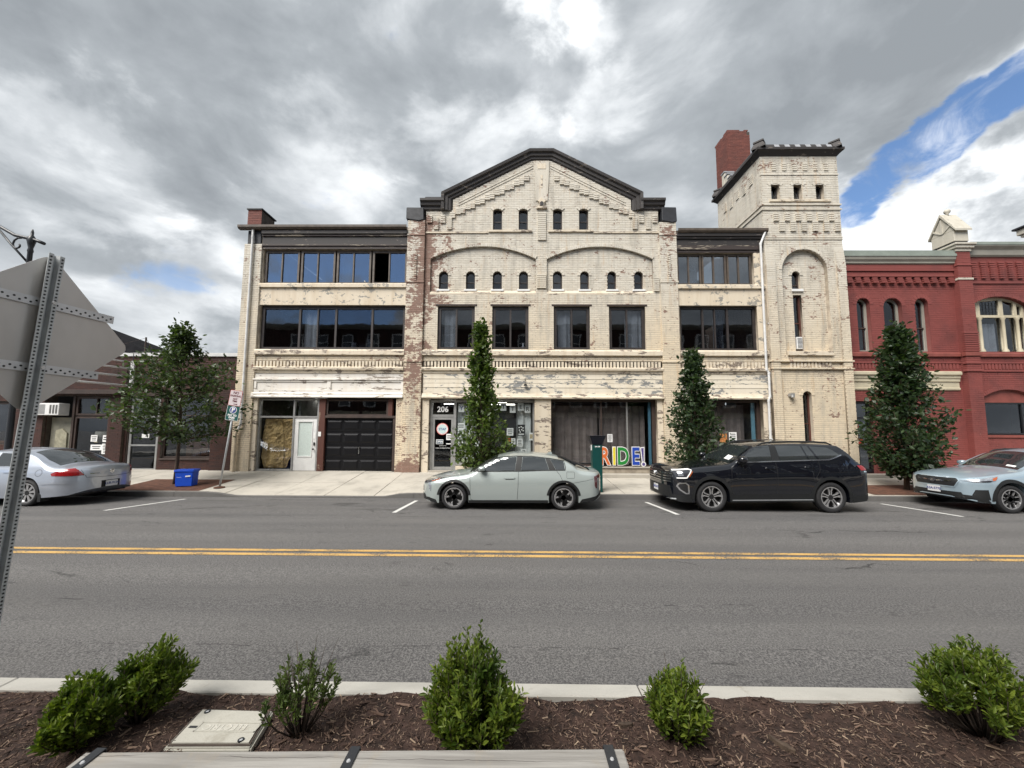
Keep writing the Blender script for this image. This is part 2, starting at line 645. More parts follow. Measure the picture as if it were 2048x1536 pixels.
def flaking_board(name, base, under, stretch, thr, warm=None):
    m, t, b, g = new_mat(name)
    P = g.outputs['Position']
    n1 = noise(t, scaled(t, P, stretch), 2.3, 8, 0.68, 0.5)
    n2 = noise(t, scaled(t, P, stretch), 9.0, 4, 0.6, 0.3)
    nn = math_n(t, 'MULTIPLY_ADD', n2, 0.3, math_n(t, 'MULTIPLY', n1, 0.72))
    peel = maprange(t, nn, thr, thr + 0.012)
    st = noise(t, scaled(t, P, (3, 3, 0.4)), 1.5, 5, 0.6)
    col = mixc(t, math_n(t, 'MULTIPLY', maprange(t, st, 0.42, 0.75), 0.5), base, warm or tuple(c * 0.68 for c in base))
    u = mixc(t, noise(t, P, 5.0, 4, 0.6), under, tuple(c * 0.55 for c in under))
    t.links.new(mixc(t, peel, col, u), b.inputs['Base Color'])
    b.inputs['Roughness'].default_value = 0.65
    bump(t, b, math_n(t, 'MULTIPLY_ADD', peel, -0.6, noise(t, P, 30, 4, 0.6)), 0.5, 0.006)
    return m


def brick_mat(name, c1, c2, c3, dirt=0.35, chips=None, thr=0.66):
    m, t, b, g = new_mat(name)
    P = g.outputs['Position']
    rnd = g.outputs['Random Per Island']
    col = mixc(t, rnd, c1, c2)
    col = mixc(t, math_n(t, 'MULTIPLY', maprange(t, noise(t, P, 1.3, 6, 0.6, 0.3), 0.42, 0.72), dirt), col, c3)
    col = mixc(t, math_n(t, 'MULTIPLY', noise(t, P, 30, 3, 0.6), 0.25), col, tuple(c * 0.7 for c in c1))
    if chips:
        nn = noise(t, P, 7.0, 6, 0.66, 0.2)
        col = mixc(t, maprange(t, nn, thr, thr + 0.015), col, chips)
    t.links.new(col, b.inputs['Base Color'])
    b.inputs['Roughness'].default_value = 0.78
    bump(t, b, noise(t, P, 55, 4, 0.6), 0.35, 0.005)
    return m


def glass_mat(name, tint=(0.95, 0.97, 0.97), refl=(0.9, 0.93, 0.97), ior=1.55, extra=0.0, wob=0.0015):
    """window pane: see-through with a mirror-like share that grows at grazing angles"""
    m = bpy.data.materials.new(name)
    m.use_nodes = True
    t = m.node_tree; t.nodes.clear()
    out = nd(t, 'ShaderNodeOutputMaterial')
    tr = nd(t, 'ShaderNodeBsdfTransparent'); tr.inputs[0].default_value = (*tint, 1)
    gl = nd(t, 'ShaderNodeBsdfGlossy'); gl.inputs[0].default_value = (*refl, 1); gl.inputs['Roughness'].default_value = 0.015
    fr = nd(t, 'ShaderNodeLayerWeight'); fr.inputs[0].default_value = 0.5
    f = math_n(t, 'MULTIPLY_ADD', math_n(t, 'POWER', fr.outputs['Facing'], 4.0), 0.85, 0.04 + extra, clamp=True)
    g = nd(t, 'ShaderNodeNewGeometry')
    bp = nd(t, 'ShaderNodeBump'); bp.inputs['Strength'].default_value = 0.12; bp.inputs['Distance'].default_value = 0.02
    t.links.new(noise(t, g.outputs['Position'], 1.3, 2, 0.5), bp.inputs['Height'])
    t.links.new(bp.outputs[0], gl.inputs['Normal'])
    mx = nd(t, 'ShaderNodeMixShader')
    t.links.new(f, mx.inputs[0]); t.links.new(tr.outputs[0], mx.inputs[1]); t.links.new(gl.outputs[0], mx.inputs[2])
    t.links.new(mx.outputs[0], out.inputs[0])
    return m


def car_paint(name, col, flake=0.3, rough=0.32, metal=0.35, dust=0.12):
    m, t, b, g = new_mat(name)
    n = noise(t, g.outputs['Position'], 900, 2, 0.5)
    c = mixc(t, math_n(t, 'MULTIPLY', n, flake), col, tuple(min(1, k * 1.5 + 0.02) for k in col))
    dirt = noise(t, g.outputs['Position'], 3.0, 5, 0.6)
    c = mixc(t, math_n(t, 'MULTIPLY', maprange(t, dirt, 0.5, 0.8), dust), c, (0.25, 0.23, 0.2))
    t.links.new(c, b.inputs['Base Color'])
    b.inputs['Metallic'].default_value = metal
    b.inputs['Roughness'].default_value = rough
    b.inputs['Coat Weight'].default_value = 1.0
    b.inputs['Coat Roughness'].default_value = 0.015
    b.inputs['Coat IOR'].default_value = 1.75
    if max(col) < 0.02:
        b.inputs['Specular IOR Level'].default_value = 0.1
    return m


def leaf_mat(name, c1, c2, c3, trans=0.3, rough=0.38):
    m = bpy.data.materials.new(name)
    m.use_nodes = True
    t = m.node_tree
    b = t.nodes['Principled BSDF']
    out = t.nodes['Material Output']
    g = nd(t, 'ShaderNodeNewGeometry')
    rnd = g.outputs['Random Per Island']
    col = mixc(t, rnd, c1, c2)
    col = mixc(t, maprange(t, noise(t, g.outputs['Position'], 3.0, 3, 0.6), 0.5, 0.72), col, c3)
    t.links.new(col, b.inputs['Base Color'])
    b.inputs['Roughness'].default_value = rough
    b.inputs['Specular IOR Level'].default_value = 0.4
    tl = nd(t, 'ShaderNodeBsdfTranslucent')
    t.links.new(mixc(t, 1.0, col, (1.3, 1.5, 0.5), 'MULTIPLY'), tl.inputs[0])
    mx = nd(t, 'ShaderNodeMixShader'); mx.inputs[0].default_value = trans
    t.links.new(b.outputs[0], mx.inputs[1]); t.links.new(tl.outputs[0], mx.inputs[2])
    t.links.new(mx.outputs[0], out.inputs[0])
    return m


def asphalt():
    m, t, b, g = new_mat('asphalt')
    P = g.outputs['Position']
    sp = noise(t, P, 62, 4, 0.8)
    col = mixc(t, maprange(t, sp, 0.38, 0.64), (0.046, 0.045, 0.047), (0.195, 0.189, 0.184))
    sp2 = noise(t, P, 260, 1, 0.5)
    col = mixc(t, maprange(t, sp2, 0.62, 0.72), col, (0.21, 0.205, 0.20))
    band = noise(t, scaled(t, P, (0.06, 1.0, 1.0)), 1.5, 5, 0.55, 0.2)
    col = mixc(t, math_n(t, 'MULTIPLY', maprange(t, band, 0.38, 0.68), 0.42), col, (0.072, 0.071, 0.073))
    patch = noise(t, scaled(t, P, (0.35, 1, 1)), 0.8, 6, 0.6, 0.3)
    col = mixc(t, math_n(t, 'MULTIPLY', maprange(t, patch, 0.45, 0.72), 0.32), col, (0.125, 0.120, 0.114))
    stain = noise(t, scaled(t, P, (0.8, 2.5, 1)), 1.7, 6, 0.62, 0.5)
    col = mixc(t, math_n(t, 'MULTIPLY', maprange(t, stain, 0.64, 0.70), 0.45), col, (0.030, 0.030, 0.031))
    # fine cracks
    vo = nd(t, 'ShaderNodeTexVoronoi', feature='DISTANCE_TO_EDGE')
    wv = vmath(t, 'ADD', scaled(t, P, (0.32, 0.8, 1.0)), None)
    wob = nd(t, 'ShaderNodeTexNoise'); wob.inputs['Scale'].default_value = 1.6; wob.inputs['Detail'].default_value = 6
    t.links.new(P, wob.inputs['Vector'])
    wv2 = vmath(t, 'ADD', wv.outputs[0], scaled(t, wob.outputs['Color'], (0.6, 0.6, 0.0)))
    t.links.new(wv2.outputs[0], vo.inputs['Vector']); vo.inputs['Scale'].default_value = 0.55
    ck = maprange(t, vo.outputs['Distance'], 0.012, 0.002)
    brk = maprange(t, noise(t, P, 0.7, 4, 0.6), 0.54, 0.64)
    ck = math_n(t, 'MULTIPLY', ck, brk)
    col = mixc(t, math_n(t, 'MULTIPLY', ck, 0.75), col, (0.022, 0.022, 0.022))
    # sealed seams that run along the road, wheel tracks, oil in the parking lane
    sp3 = nd(t, 'ShaderNodeSeparateXYZ'); t.links.new(P, sp3.inputs[0])
    wig = noise(t, scaled(t, P, (0.5, 0, 0)), 2.0, 5, 0.6)
    for yc, wd, br in ((3.72, .010, .50), (4.55, .016, .54), (7.9, .012, .52), (9.0, .02, .50)):
        dy = math_n(t, 'ABSOLUTE', math_n(t, 'ADD', math_n(t, 'MULTIPLY_ADD', wig, 0.16, sp3.outputs[1]), -yc - .08))
        k = math_n(t, 'MULTIPLY', maprange(t, dy, wd, wd * .3), maprange(t, noise(t, scaled(t, P, (1, .2, 0)), 0.9 + yc * .1, 4, 0.6), br, br + .06))
        col = mixc(t, math_n(t, 'MULTIPLY', k, 0.75), col, (0.024, 0.024, 0.025))
    for yc in (4.0, 5.35, 7.1, 8.5):
        dy = math_n(t, 'ABSOLUTE', math_n(t, 'ADD', sp3.outputs[1], -yc))
        col = mixc(t, math_n(t, 'MULTIPLY', maprange(t, dy, .36, .1), 0.16), col, (0.19, 0.185, 0.178))
    oil = math_n(t, 'MULTIPLY', maprange(t, noise(t, scaled(t, P, (0.5, 1.2, 1)), 1.3, 5, 0.6, 0.3), 0.54, 0.64), maprange(t, math_n(t, 'ABSOLUTE', math_n(t, 'ADD', sp3.outputs[1], -10.4)), 1.3, .5))
    col = mixc(t, math_n(t, 'MULTIPLY', oil, 0.5), col, (0.030, 0.029, 0.029))
    t.links.new(col, b.inputs['Base Color'])
    b.inputs['Roughness'].default_value = 0.82
    b.inputs['Specular IOR Level'].default_value = 0.3
    bump(t, b, math_n(t, 'MULTIPLY_ADD', ck, -0.8, sp), 0.7, 0.008)
    return m


def concrete(name, c, stain=0.35, agg=0.5, streak=(1, 1, 1)):
    m, t, b, g = new_mat(name)
    P = g.outputs['Position']
    obj = nd(t, 'ShaderNodeObjectInfo')
    col = mixc(t, math_n(t, 'MULTIPLY', obj.outputs['Random'], 0.28), c, tuple(k * 0.66 for k in c))
    n1 = noise(t, scaled(t, P, streak), 1.4, 7, 0.62, 0.3)
    col = mixc(t, math_n(t, 'MULTIPLY', maprange(t, n1, 0.42, 0.74), stain), col, tuple(k * 0.5 for k in c))
    n3 = noise(t, P, 5.5, 6, 0.66, 0.4)
    col = mixc(t, math_n(t, 'MULTIPLY', maprange(t, n3, 0.60, 0.70), stain * 0.8), col, (c[0] * 0.48, c[1] * 0.43, c[2] * 0.36))
    n2 = noise(t, P, 120, 3, 0.7)
    col = mixc(t, math_n(t, 'MULTIPLY', maprange(t, n2, 0.45, 0.7), agg), col, tuple(k * 0.62 for k in c))
    t.links.new(col, b.inputs['Base Color'])
    b.inputs['Roughness'].default_value = 0.85
    bump(t, b, n2, 0.35, 0.004)
    return m


def road_paint(name, c, under=(0.08, 0.08, 0.08), wear=0.60):
    m, t, b, g = new_mat(name)
    P = g.outputs['Position']
    n = noise(t, P, 40, 5, 0.7)
    n1 = noise(t, P, 2.0, 5, 0.6)
    nn = math_n(t, 'MULTIPLY_ADD', n1, 0.35, math_n(t, 'MULTIPLY', n, 0.65))
    f = maprange(t, nn, wear - 0.04, wear + 0.05)
    col = mixc(t, math_n(t, 'MULTIPLY', n1, 0.4), c, tuple(k * 0.7 for k in c))
    t.links.new(mixc(t, f, col, under), b.inputs['Base Color'])
    b.inputs['Roughness'].default_value = 0.7
    bump(t, b, noise(t, P, 95, 3, 0.75), 0.5, 0.006)
    return m


def wood_grey(name):
    m, t, b, g = new_mat(name)
    P = g.outputs['Position']
    n = noise(t, scaled(t, P, (0.9, 16, 16)), 2.0, 7, 0.6, 0.4)
    n2 = noise(t, scaled(t, P, (1.0, 60, 60)), 2.0, 3, 0.6, 0.1)
    col = mixc(t, maprange(t, n, 0.3, 0.7), (0.37, 0.355, 0.33), (0.24, 0.228, 0.21))
    col = mixc(t, math_n(t, 'MULTIPLY', maprange(t, n2, 0.55, 0.75), 0.6), col, (0.17, 0.15, 0.13))
    st = noise(t, P, 6.0, 6, 0.65, 0.5)
    col = mixc(t, math_n(t, 'MULTIPLY', maprange(t, st, 0.55, 0.72), 0.35), col, (0.33, 0.28, 0.21))
    # a long drying check in the board
    sep = nd(t, 'ShaderNodeSeparateXYZ'); t.links.new(P, sep.inputs[0])
    wig = math_n(t, 'MULTIPLY', noise(t, scaled(t, P, (1, 0, 0)), 3.0, 4, 0.6), 0.05)
    dd = math_n(t, 'ABSOLUTE', math_n(t, 'ADD', math_n(t, 'SUBTRACT', sep.outputs[1], wig), -1.735))
    ck = math_n(t, 'MULTIPLY', maprange(t, dd, 0.0022, 0.0006), maprange(t, noise(t, scaled(t, P, (1, 0, 0)), 1.1, 2, 0.5), 0.42, 0.5))
    col = mixc(t, math_n(t, 'MULTIPLY', ck, 0.85), col, (0.05, 0.04, 0.035))
    t.links.new(col, b.inputs['Base Color'])
    b.inputs['Roughness'].default_value = 0.8
    bump(t, b, math_n(t, 'MULTIPLY_ADD', n2, -0.5, n), 0.5, 0.004)
    return m


M = {}
M['paint_brick'] = painted_brick()
M['mortar'] = plain('painted_mortar', (0.40, 0.345, 0.27), 0.85, 0.2, 3.0, col2=(0.22, 0.185, 0.145))
M['stucco'] = flaking_board('painted_stucco', (0.63, 0.55, 0.43), (0.34, 0.32, 0.28), (1, 1, 1.3), 0.565, (0.46, 0.35, 0.22))
M['sign_white'] = flaking_board('white_sign_board', (0.72, 0.69, 0.64), (0.36, 0.31, 0.26), (0.5, 1, 2.2), 0.572, (0.60, 0.53, 0.43))
M['sign_cream'] = flaking_board('cream_sign_board', (0.66, 0.60, 0.49), (0.28, 0.28, 0.27), (0.7, 1, 1.6), 0.538, (0.52, 0.43, 0.30))
M['trim_cream'] = flaking_board('cream_trim', (0.63, 0.555, 0.44), (0.26, 0.21, 0.17), (0.6, 1, 2.0), 0.555, (0.46, 0.36, 0.24))
M['dark_cornice'] = flaking_board('weathered_dark_cornice', (0.030, 0.026, 0.025), (0.20, 0.17, 0.145), (0.6, 1, 2.2), 0.60, (0.03, 0.027, 0.03))
M['dark_frieze'] = flaking_board('peeling_dark_frieze', (0.040, 0.029, 0.026), (0.36, 0.31, 0.24), (0.35, 1, 3.0), 0.555, (0.04, 0.03, 0.03))
M['dark_wood'] = plain('dark_brown_wood', (0.055, 0.035, 0.028), 0.6, 0.2, 4.0, bmp=0.2)
M['red_brown_wood'] = flaking_board('red_brown_post', (0.085, 0.028, 0.018), (0.3, 0.22, 0.16), (1, 1, 0.4), 0.60, (0.05, 0.02, 0.015))
M['win_frame'] = plain('dark_window_frame', (0.040, 0.032, 0.030), 0.5, 0.2, 6.0)
M['win_frame_br'] = plain('bronze_window_frame', (0.11, 0.085, 0.065), 0.5, 0.2, 6.0)
M['alu'] = plain('aluminium_frame', (0.42, 0.42, 0.41), 0.42, 0.12, 5.0, metal=0.5)
M['white_paint'] = plain('white_paint', (0.74, 0.74, 0.73), 0.5, 0.06, 3.0)
M['spout'] = plain('painted_downspout', (0.66, 0.66, 0.65), 0.45, 0.10, 3.0)
M['spout_cream'] = plain('cream_downspout', (0.62, 0.52, 0.38), 0.5, 0.15, 4.0)
M['garage'] = plain('black_garage_door', (0.0045, 0.0045, 0.006), 0.4, 0.1, 2.0, spec=0.3)
M['glass'] = glass_mat('window_glass')
M['glass_dark'] = glass_mat('tinted_window_glass', (0.66, 0.68, 0.71), extra=0.03)
M['glass_blue'] = glass_mat('upper_window_glass', (0.45, 0.5, 0.55), extra=0.16)
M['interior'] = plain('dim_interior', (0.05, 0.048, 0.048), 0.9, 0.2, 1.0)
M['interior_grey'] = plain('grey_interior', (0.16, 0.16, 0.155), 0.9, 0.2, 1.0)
M['curtain'] = plain('pale_curtain', (0.66, 0.68, 0.68), 0.9, 0.1, 3.0)
M['curtain_dark'] = plain('brown_curtain', (0.155, 0.125, 0.12), 0.9, 0.15, 3.0)
M['kraft'] = plain('brown_kraft_paper', (0.60, 0.41, 0.19), 0.8, 0.2, 5.0, bmp=0.6, bscale=9.0)
M['paper'] = plain('white_paper', (0.78, 0.78, 0.77), 0.7, 0.03, 3.0)
M['ink'] = plain('black_ink', (0.02, 0.02, 0.022), 0.6, 0.05)
M['blue_ink'] = plain('blue_ink', (0.03, 0.05, 0.22), 0.6, 0.05)
M['red_ink'] = plain('red_ink', (0.52, 0.05, 0.035), 0.6, 0.05)
M['red_brick'] = brick_mat('red_painted_brick', (0.205, 0.050, 0.043), (0.230, 0.058, 0.050), (0.125, 0.037, 0.034), 0.75, (0.36, 0.2, 0.16), 0.72)
M['red_mortar'] = plain('red_painted_mortar', (0.15, 0.040, 0.034), 0.85, 0.1)
M['red_smooth'] = plain('red_painted_stone', (0.225, 0.060, 0.047), 0.65, 0.12, 3.0, bmp=0.25)
M['old_brick'] = brick_mat('dark_old_brick', (0.062, 0.021, 0.014), (0.036, 0.014, 0.011), (0.022, 0.012, 0.010), 0.6, (0.14, 0.09, 0.075), 0.74)
M['chimney_brick'] = brick_mat('red_chimney_brick', (0.185, 0.058, 0.042), (0.125, 0.040, 0.031), (0.075, 0.038, 0.032), 0.4, (0.32, 0.2, 0.16), 0.71)
M['dark_mortar'] = plain('old_mortar', (0.080, 0.062, 0.050), 0.9, 0.2, 5.0)
M['sage'] = plain('sage_metal_cornice', (0.25, 0.285, 0.25), 0.55, 0.1, 2.0)
M['greige'] = plain('grey_beige_cornice', (0.30, 0.285, 0.245), 0.55, 0.1, 2.0)
M['beige'] = plain('beige_trim', (0.52, 0.465, 0.34), 0.55, 0.1, 2.0)
M['stone'] = flaking_board('worn_stone', (0.50, 0.47, 0.40), (0.15, 0.14, 0.12), (1, 1, 1), 0.62, (0.36, 0.33, 0.27))
M['roof'] = plain('tar_roof', (0.010, 0.010, 0.012), 0.95, 0.2, 3.0, bmp=0.4, spec=0.1)
M['tar_cap'] = plain('tarred_cap', (0.022, 0.024, 0.030), 0.6, 0.2, 4.0, bmp=0.5, bscale=14)
M['slate'] = plain('pale_slate', (0.34, 0.35, 0.37), 0.6, 0.12, 4.0)
M['asphalt'] = asphalt()
M['walk'] = concrete('sidewalk_concrete', (0.46, 0.43, 0.375), 0.58, 0.3)
M['curb_new'] = concrete('pale_curb_concrete', (0.47, 0.455, 0.415), 0.55, 0.3, (0.6, 1.6, 1))
M['granite'] = concrete('dark_granite_curb', (0.135, 0.13, 0.125), 0.5, 0.6)
M['step'] = concrete('stone_step', (0.40, 0.37, 0.32), 0.45, 0.4)
M['pit'] = plain('red_brown_paving', (0.115, 0.048, 0.028), 0.85, 0.25, 6.0, bmp=0.5, bscale=30)
M['white_line'] = road_paint('white_road_paint', (0.62, 0.62, 0.60), wear=0.62)
M['yellow_line'] = road_paint('yellow_road_paint', (0.56, 0.35, 0.115), wear=0.535)
M['mulch'] = plain('mulch_soil', (0.055, 0.030, 0.022), 0.95, 0.35, 14.0, bmp=0.9, bscale=60)
M['galv'] = plain('galvanised_steel', (0.55, 0.58, 0.60), 0.5, 0.10, 10.0, metal=0.25)
M['alu_back'] = plain('bare_aluminium_sheet', (0.60, 0.58, 0.56), 0.40, 0.10, 1.6, metal=0.6, stretch=(1, 1, 0.5))
M['zinc'] = plain('white_zinc_strap', (0.66, 0.67, 0.69), 0.4, 0.08, 8.0, metal=0.4)
M['hole'] = plain('dark_punched_hole', (0.025, 0.027, 0.03), 0.7, 0.1)
M['lamp_black'] = plain('black_cast_iron', (0.016, 0.018, 0.022), 0.4, 0.1)
M['bench'] = wood_grey('weathered_bench_wood')
M['bench_metal'] = plain('black_bench_strap', (0.028, 0.030, 0.034), 0.38, 0.1)
M['box_lid'] = concrete('polymer_box_lid', (0.47, 0.455, 0.40), 0.5, 0.35)
M['bin_blue'] = plain('blue_plastic', (0.012, 0.085, 0.62), 0.4, 0.08, 3.0)
M['teal'] = plain('dark_teal_metal', (0.004, 0.055, 0.050), 0.35, 0.08)
M['dk_cap'] = plain('black_meter_hood', (0.010, 0.012, 0.022), 0.4, 0.08)
M['sign_green'] = plain('green_sign_sheet', (0.006, 0.075, 0.068), 0.45, 0.05)
M['bark'] = plain('grey_brown_bark', (0.105, 0.072, 0.050), 0.9, 0.3, 12.0, bmp=0.8, bscale=30, stretch=(1, 1, 0.3))
M['twig'] = plain('dark_twig', (0.075, 0.055, 0.042), 0.85, 0.25, 20.0)
M['leaf_oak'] = leaf_mat('street_tree_leaf', (0.045, 0.080, 0.018), (0.105, 0.150, 0.028), (0.030, 0.058, 0.016))
M['leaf_dark'] = leaf_mat('dark_street_tree_leaf', (0.020, 0.040, 0.020), (0.050, 0.080, 0.030), (0.014, 0.030, 0.016))
M['leaf_left'] = leaf_mat('broad_tree_leaf', (0.034, 0.058, 0.024), (0.070, 0.100, 0.036), (0.024, 0.044, 0.020))
M['leaf_shrub'] = leaf_mat('shrub_leaf', (0.060, 0.105, 0.016), (0.185, 0.235, 0.034), (0.050, 0.092, 0.016), 0.30)
M['leaf_shrub_dk'] = leaf_mat('dull_shrub_leaf', (0.070, 0.105, 0.030), (0.125, 0.165, 0.050), (0.050, 0.080, 0.026), 0.3)
M['tyre'] = plain('tyre_rubber', (0.018, 0.018, 0.020), 0.75, 0.15, 10.0)
M['rim_dark'] = plain('black_wheel_barrel', (0.012, 0.012, 0.013), 0.5, 0.1)
M['rim_silver'] = plain('machined_alloy', (0.62, 0.62, 0.63), 0.28, 0.05, metal=0.8)
M['chrome'] = plain('chrome', (0.80, 0.81, 0.83), 0.12, 0.03, metal=1.0, rvar=0.02)
M['black_plastic'] = plain('black_plastic_trim', (0.010, 0.011, 0.012), 0.55, 0.1)
M['seam'] = plain('panel_gap', (0.012, 0.012, 0.013), 0.8, 0.02)
M['tail_red'] = plain('red_lamp_lens', (0.30, 0.008, 0.010), 0.15, 0.1, coat=1.0, rvar=0.03)
M['tail_dark'] = plain('smoked_red_lens', (0.085, 0.008, 0.010), 0.15, 0.1, coat=1.0, rvar=0.03)
M['lamp_clear'] = plain('headlamp_lens', (0.50, 0.53, 0.58), 0.12, 0.2, 20.0, metal=0.6, coat=1.0, rvar=0.03)
M['lamp_dark'] = plain('dark_headlamp', (0.035, 0.037, 0.045), 0.12, 0.1, coat=1.0, rvar=0.03)
M['amber'] = plain('amber_reflector', (0.40, 0.09, 0.02), 0.2, 0.1, coat=1.0, rvar=0.03)
M['plate'] = plain('number_plate', (0.66, 0.67, 0.68), 0.45, 0.05)


def car_glass():
    m, t, b, g = new_mat('car_glass')
    b.inputs['Base Color'].default_value = (0.020, 0.024, 0.026, 1)
    b.inputs['Roughness'].default_value = 0.03
    b.inputs['IOR'].default_value = 2.0
    b.inputs['Coat Weight'].default_value = 0.6
    b.inputs['Coat Roughness'].default_value = 0.01
    return m


M['car_glass'] = car_glass()
M['paint_sage'] = car_paint('sage_grey_paint', (0.36, 0.405, 0.395), 0.25)
M['paint_black'] = car_paint('black_blue_paint', (0.003, 0.004, 0.007), 0.05, 0.3, 0.0, 0.0)
M['paint_silver'] = car_paint('silver_blue_paint', (0.39, 0.425, 0.49), 0.4, 0.34, 0.6)
M['paint_ice'] = car_paint('ice_blue_paint', (0.27, 0.345, 0.40), 0.25, 0.32, 0.25)

# ================================================================== setting: ground, road, kerbs, pavements
def sm(a, b, x):
    t = min(max((x - a) / (b - a), 0), 1)
    return t * t * (3 - 2 * t)


def road_z(y):
    pts = [(2.9, -0.03), (3.4, 0.0), (4.6, 0.045), (6.2, 0.07), (7.8, 0.045), (9.8, 0.0), (11.8, -0.06)]
    for (a, za), (b, zb) in zip(pts, pts[1:]):
        if y <= b:
            return za + (zb - za) * (y - a) / (b - a)
    return pts[-1][1]


def kerb_z(x):
    drop = sm(-9.3, -8.5, x) * (1 - sm(-4.1, -3.3, x))
    return 0.085 - 0.105 * drop


def walk_z(x, y):
    zb = 0.36 - 0.10 * sm(-3.4, -0.6, x) + 0.03 * sm(9, 13, x)
    k = (y - 11.9) / (15.0 - 11.9)
    return kerb_z(x) + (zb - kerb_z(x)) * k


def strip(mb, x0, x1, ys, dz=0.0, nx=1):
    for i in range(nx):
        a = x0 + (x1 - x0) * i / nx; b = x0 + (x1 - x0) * (i + 1) / nx
        for y0, y1 in zip(ys, ys[1:]):
            mb.add([(a, y0, road_z(y0) + dz), (b, y0, road_z(y0) + dz), (b, y1, road_z(y1) + dz), (a, y1, road_z(y1) + dz)], [(0, 1, 2, 3)])
    return mb


g0 = MB(); g0.add([(-400, -400, -0.45), (400, -400, -0.45), (400, 400, -0.45), (-400, 400, -0.45)], [(0, 1, 2, 3)])
tag(g0.obj('ground', M['asphalt']), kind='structure')
rd = MB(); strip(rd, -140, 140, [2.9, 3.4, 4.6, 6.2, 7.8, 9.8, 11.8])
tag(rd.obj('road', M['asphalt']), kind='structure')
for yc in (6.10, 6.30):
    yl = MB(); strip(yl, -140, 140, [yc - 0.052, yc + 0.052] if yc != 6.2 else [], 0.005)
    tag(yl.obj('road_marking', M['yellow_line']), kind='structure')
for xa, xb in ((-9.95, -9.60), (-2.92, -2.86), (3.87, 3.74), (10.58, 10.42), (-16.6, -16.3), (17.3, 17.1)):
    wl = MB()
    ys = [9.42, 9.8, 11.30]
    for y0, y1 in zip(ys, ys[1:]):
        fx = lambda y: xa + (xb - xa) * (y - 9.42) / 1.88
        wl.add([(fx(y0) - .052, y0, road_z(y0) + .005), (fx(y0) + .052, y0, road_z(y0) + .005), (fx(y1) + .052, y1, road_z(y1) + .005), (fx(y1) - .052, y1, road_z(y1) + .005)], [(0, 1, 2, 3)])
    tag(wl.obj('road_marking', M['white_line']), kind='structure')

# far kerb: granite blocks, dropped at the driveway
kerb = tag(bpy.data.objects.new('granite_kerb', None), kind='structure'); COL.objects.link(kerb)
x = -34.0
while x < 34:
    L = 1.82
    a, b = x + .004, x + L - .004
    w = random.uniform(-.006, .006)
    mb = MB()
    n = 4
    for k in range(n):
        xa = a + (b - a) * k / n; xb = a + (b - a) * (k + 1) / n
        za, zb = kerb_z(xa), kerb_z(xb)
        mb.hexa([(xa, 11.75 + w, -.3), (xb, 11.75 + w, -.3), (xb, 11.90, -.3), (xa, 11.90, -.3), (xa, 11.752 + w, za - .006), (xb, 11.752 + w, zb - .006), (xb, 11.90, zb), (xa, 11.90, za)])
    mb.obj('kerb_stone', M['granite'], kerb)
    x += L
# pavement slabs
walk = tag(bpy.data.objects.new('pavement', None), kind='structure'); COL.objects.link(walk)
SX = 1.53
for i in range(-22, 23):
    for (y0, y1) in ((11.905, 13.42), (13.42, 15.3)):
        a, b = i * SX + .27 + .010, (i + 1) * SX + .27 - .010
        mb = MB()
        n = 6
        dz = random.uniform(-.004, .004)
        for k in range(n):
            xa = a + (b - a) * k / n; xb = a + (b - a) * (k + 1) / n
            c = [(xa, y0 + .010), (xb, y0 + .010), (xb, y1 - .010), (xa, y1 - .010)]
            mb.hexa([(px, py, -.3) for px, py in c] + [(px, py, walk_z(px, py) + dz) for px, py in c])
        mb.obj('paving_slab', M['walk'], walk)
# joints and what lies under the slabs
ub = MB()
for i in range(-80, 80):
    xa, xb = i * .425, (i + 1) * .425
    ub.add([(xa, 11.9, kerb_z(xa) - .03), (xb, 11.9, kerb_z(xb) - .03), (xb, 15.3, walk_z(xb, 15.3) - .03), (xa, 15.3, walk_z(xa, 15.3) - .03)], [(0, 1, 2, 3)])
ub.obj('joint_bed', M['dark_mortar'], walk)
# red-brown tree pits
for (xa, xb, y0, y1) in ((-12.55, -9.75, 11.93, 13.5), (-1.9, -0.4, 12.0, 13.4), (4.9, 6.6, 12.0, 13.4), (10.9, 14.3, 12.0, 13.45)):
    mb = MB(); n = 6
    for k in range(n):
        a = xa + (xb - xa) * k / n; b = xa + (xb - xa) * (k + 1) / n
        mb.add([(a, y0, walk_z(a, y0) + .009), (b, y0, walk_z(b, y0) + .009), (b, y1, walk_z(b, y1) + .009), (a, y1, walk_z(a, y1) + .009)], [(0, 1, 2, 3)])
    tag(mb.obj('tree_pit_paving', M['pit']), kind='structure')

# near side: pale concrete kerb, mulch bed, pavement
nk = tag(bpy.data.objects.new('concrete_kerb', None), kind='structure'); COL.objects.link(nk)
for k in range(-12, 13):
    a = -1.42 + 2.33 * k
    mb = MB()
    mb.box(a + .004, a + 2.33 - .004, 2.91, 3.045, -.3, 0.12 + random.uniform(-.002, .002))
    mb.obj('kerb_block', M['curb_new'], nk, bevel=0.008)
mb = MB(); mb.box(-30, 30, 2.915, 3.03, -.3, .105); mb.obj('joint_filler', M['dark_mortar'], nk)
nw = MB(); nw.box(-30, 30, -6, 1.30, -.3, .12)
tag(nw.obj('near_pavement', M['walk']), kind='structure')
# mulch bed surface, gently uneven
nx, ny = 150, 40
X = np.linspace(-6, 6, nx); Y = np.linspace(1.30, 2.915, ny)
gx, gy = np.meshgrid(X, Y)


def lump(x, y):
    return 0.012 * np.sin(3.1 * x + 1.2 * y) + 0.010 * np.sin(7.3 * x - 4.0 * y + 1) + 0.006 * np.sin(15 * x + 11 * y) + 0.004 * np.sin(31 * x - 23 * y)


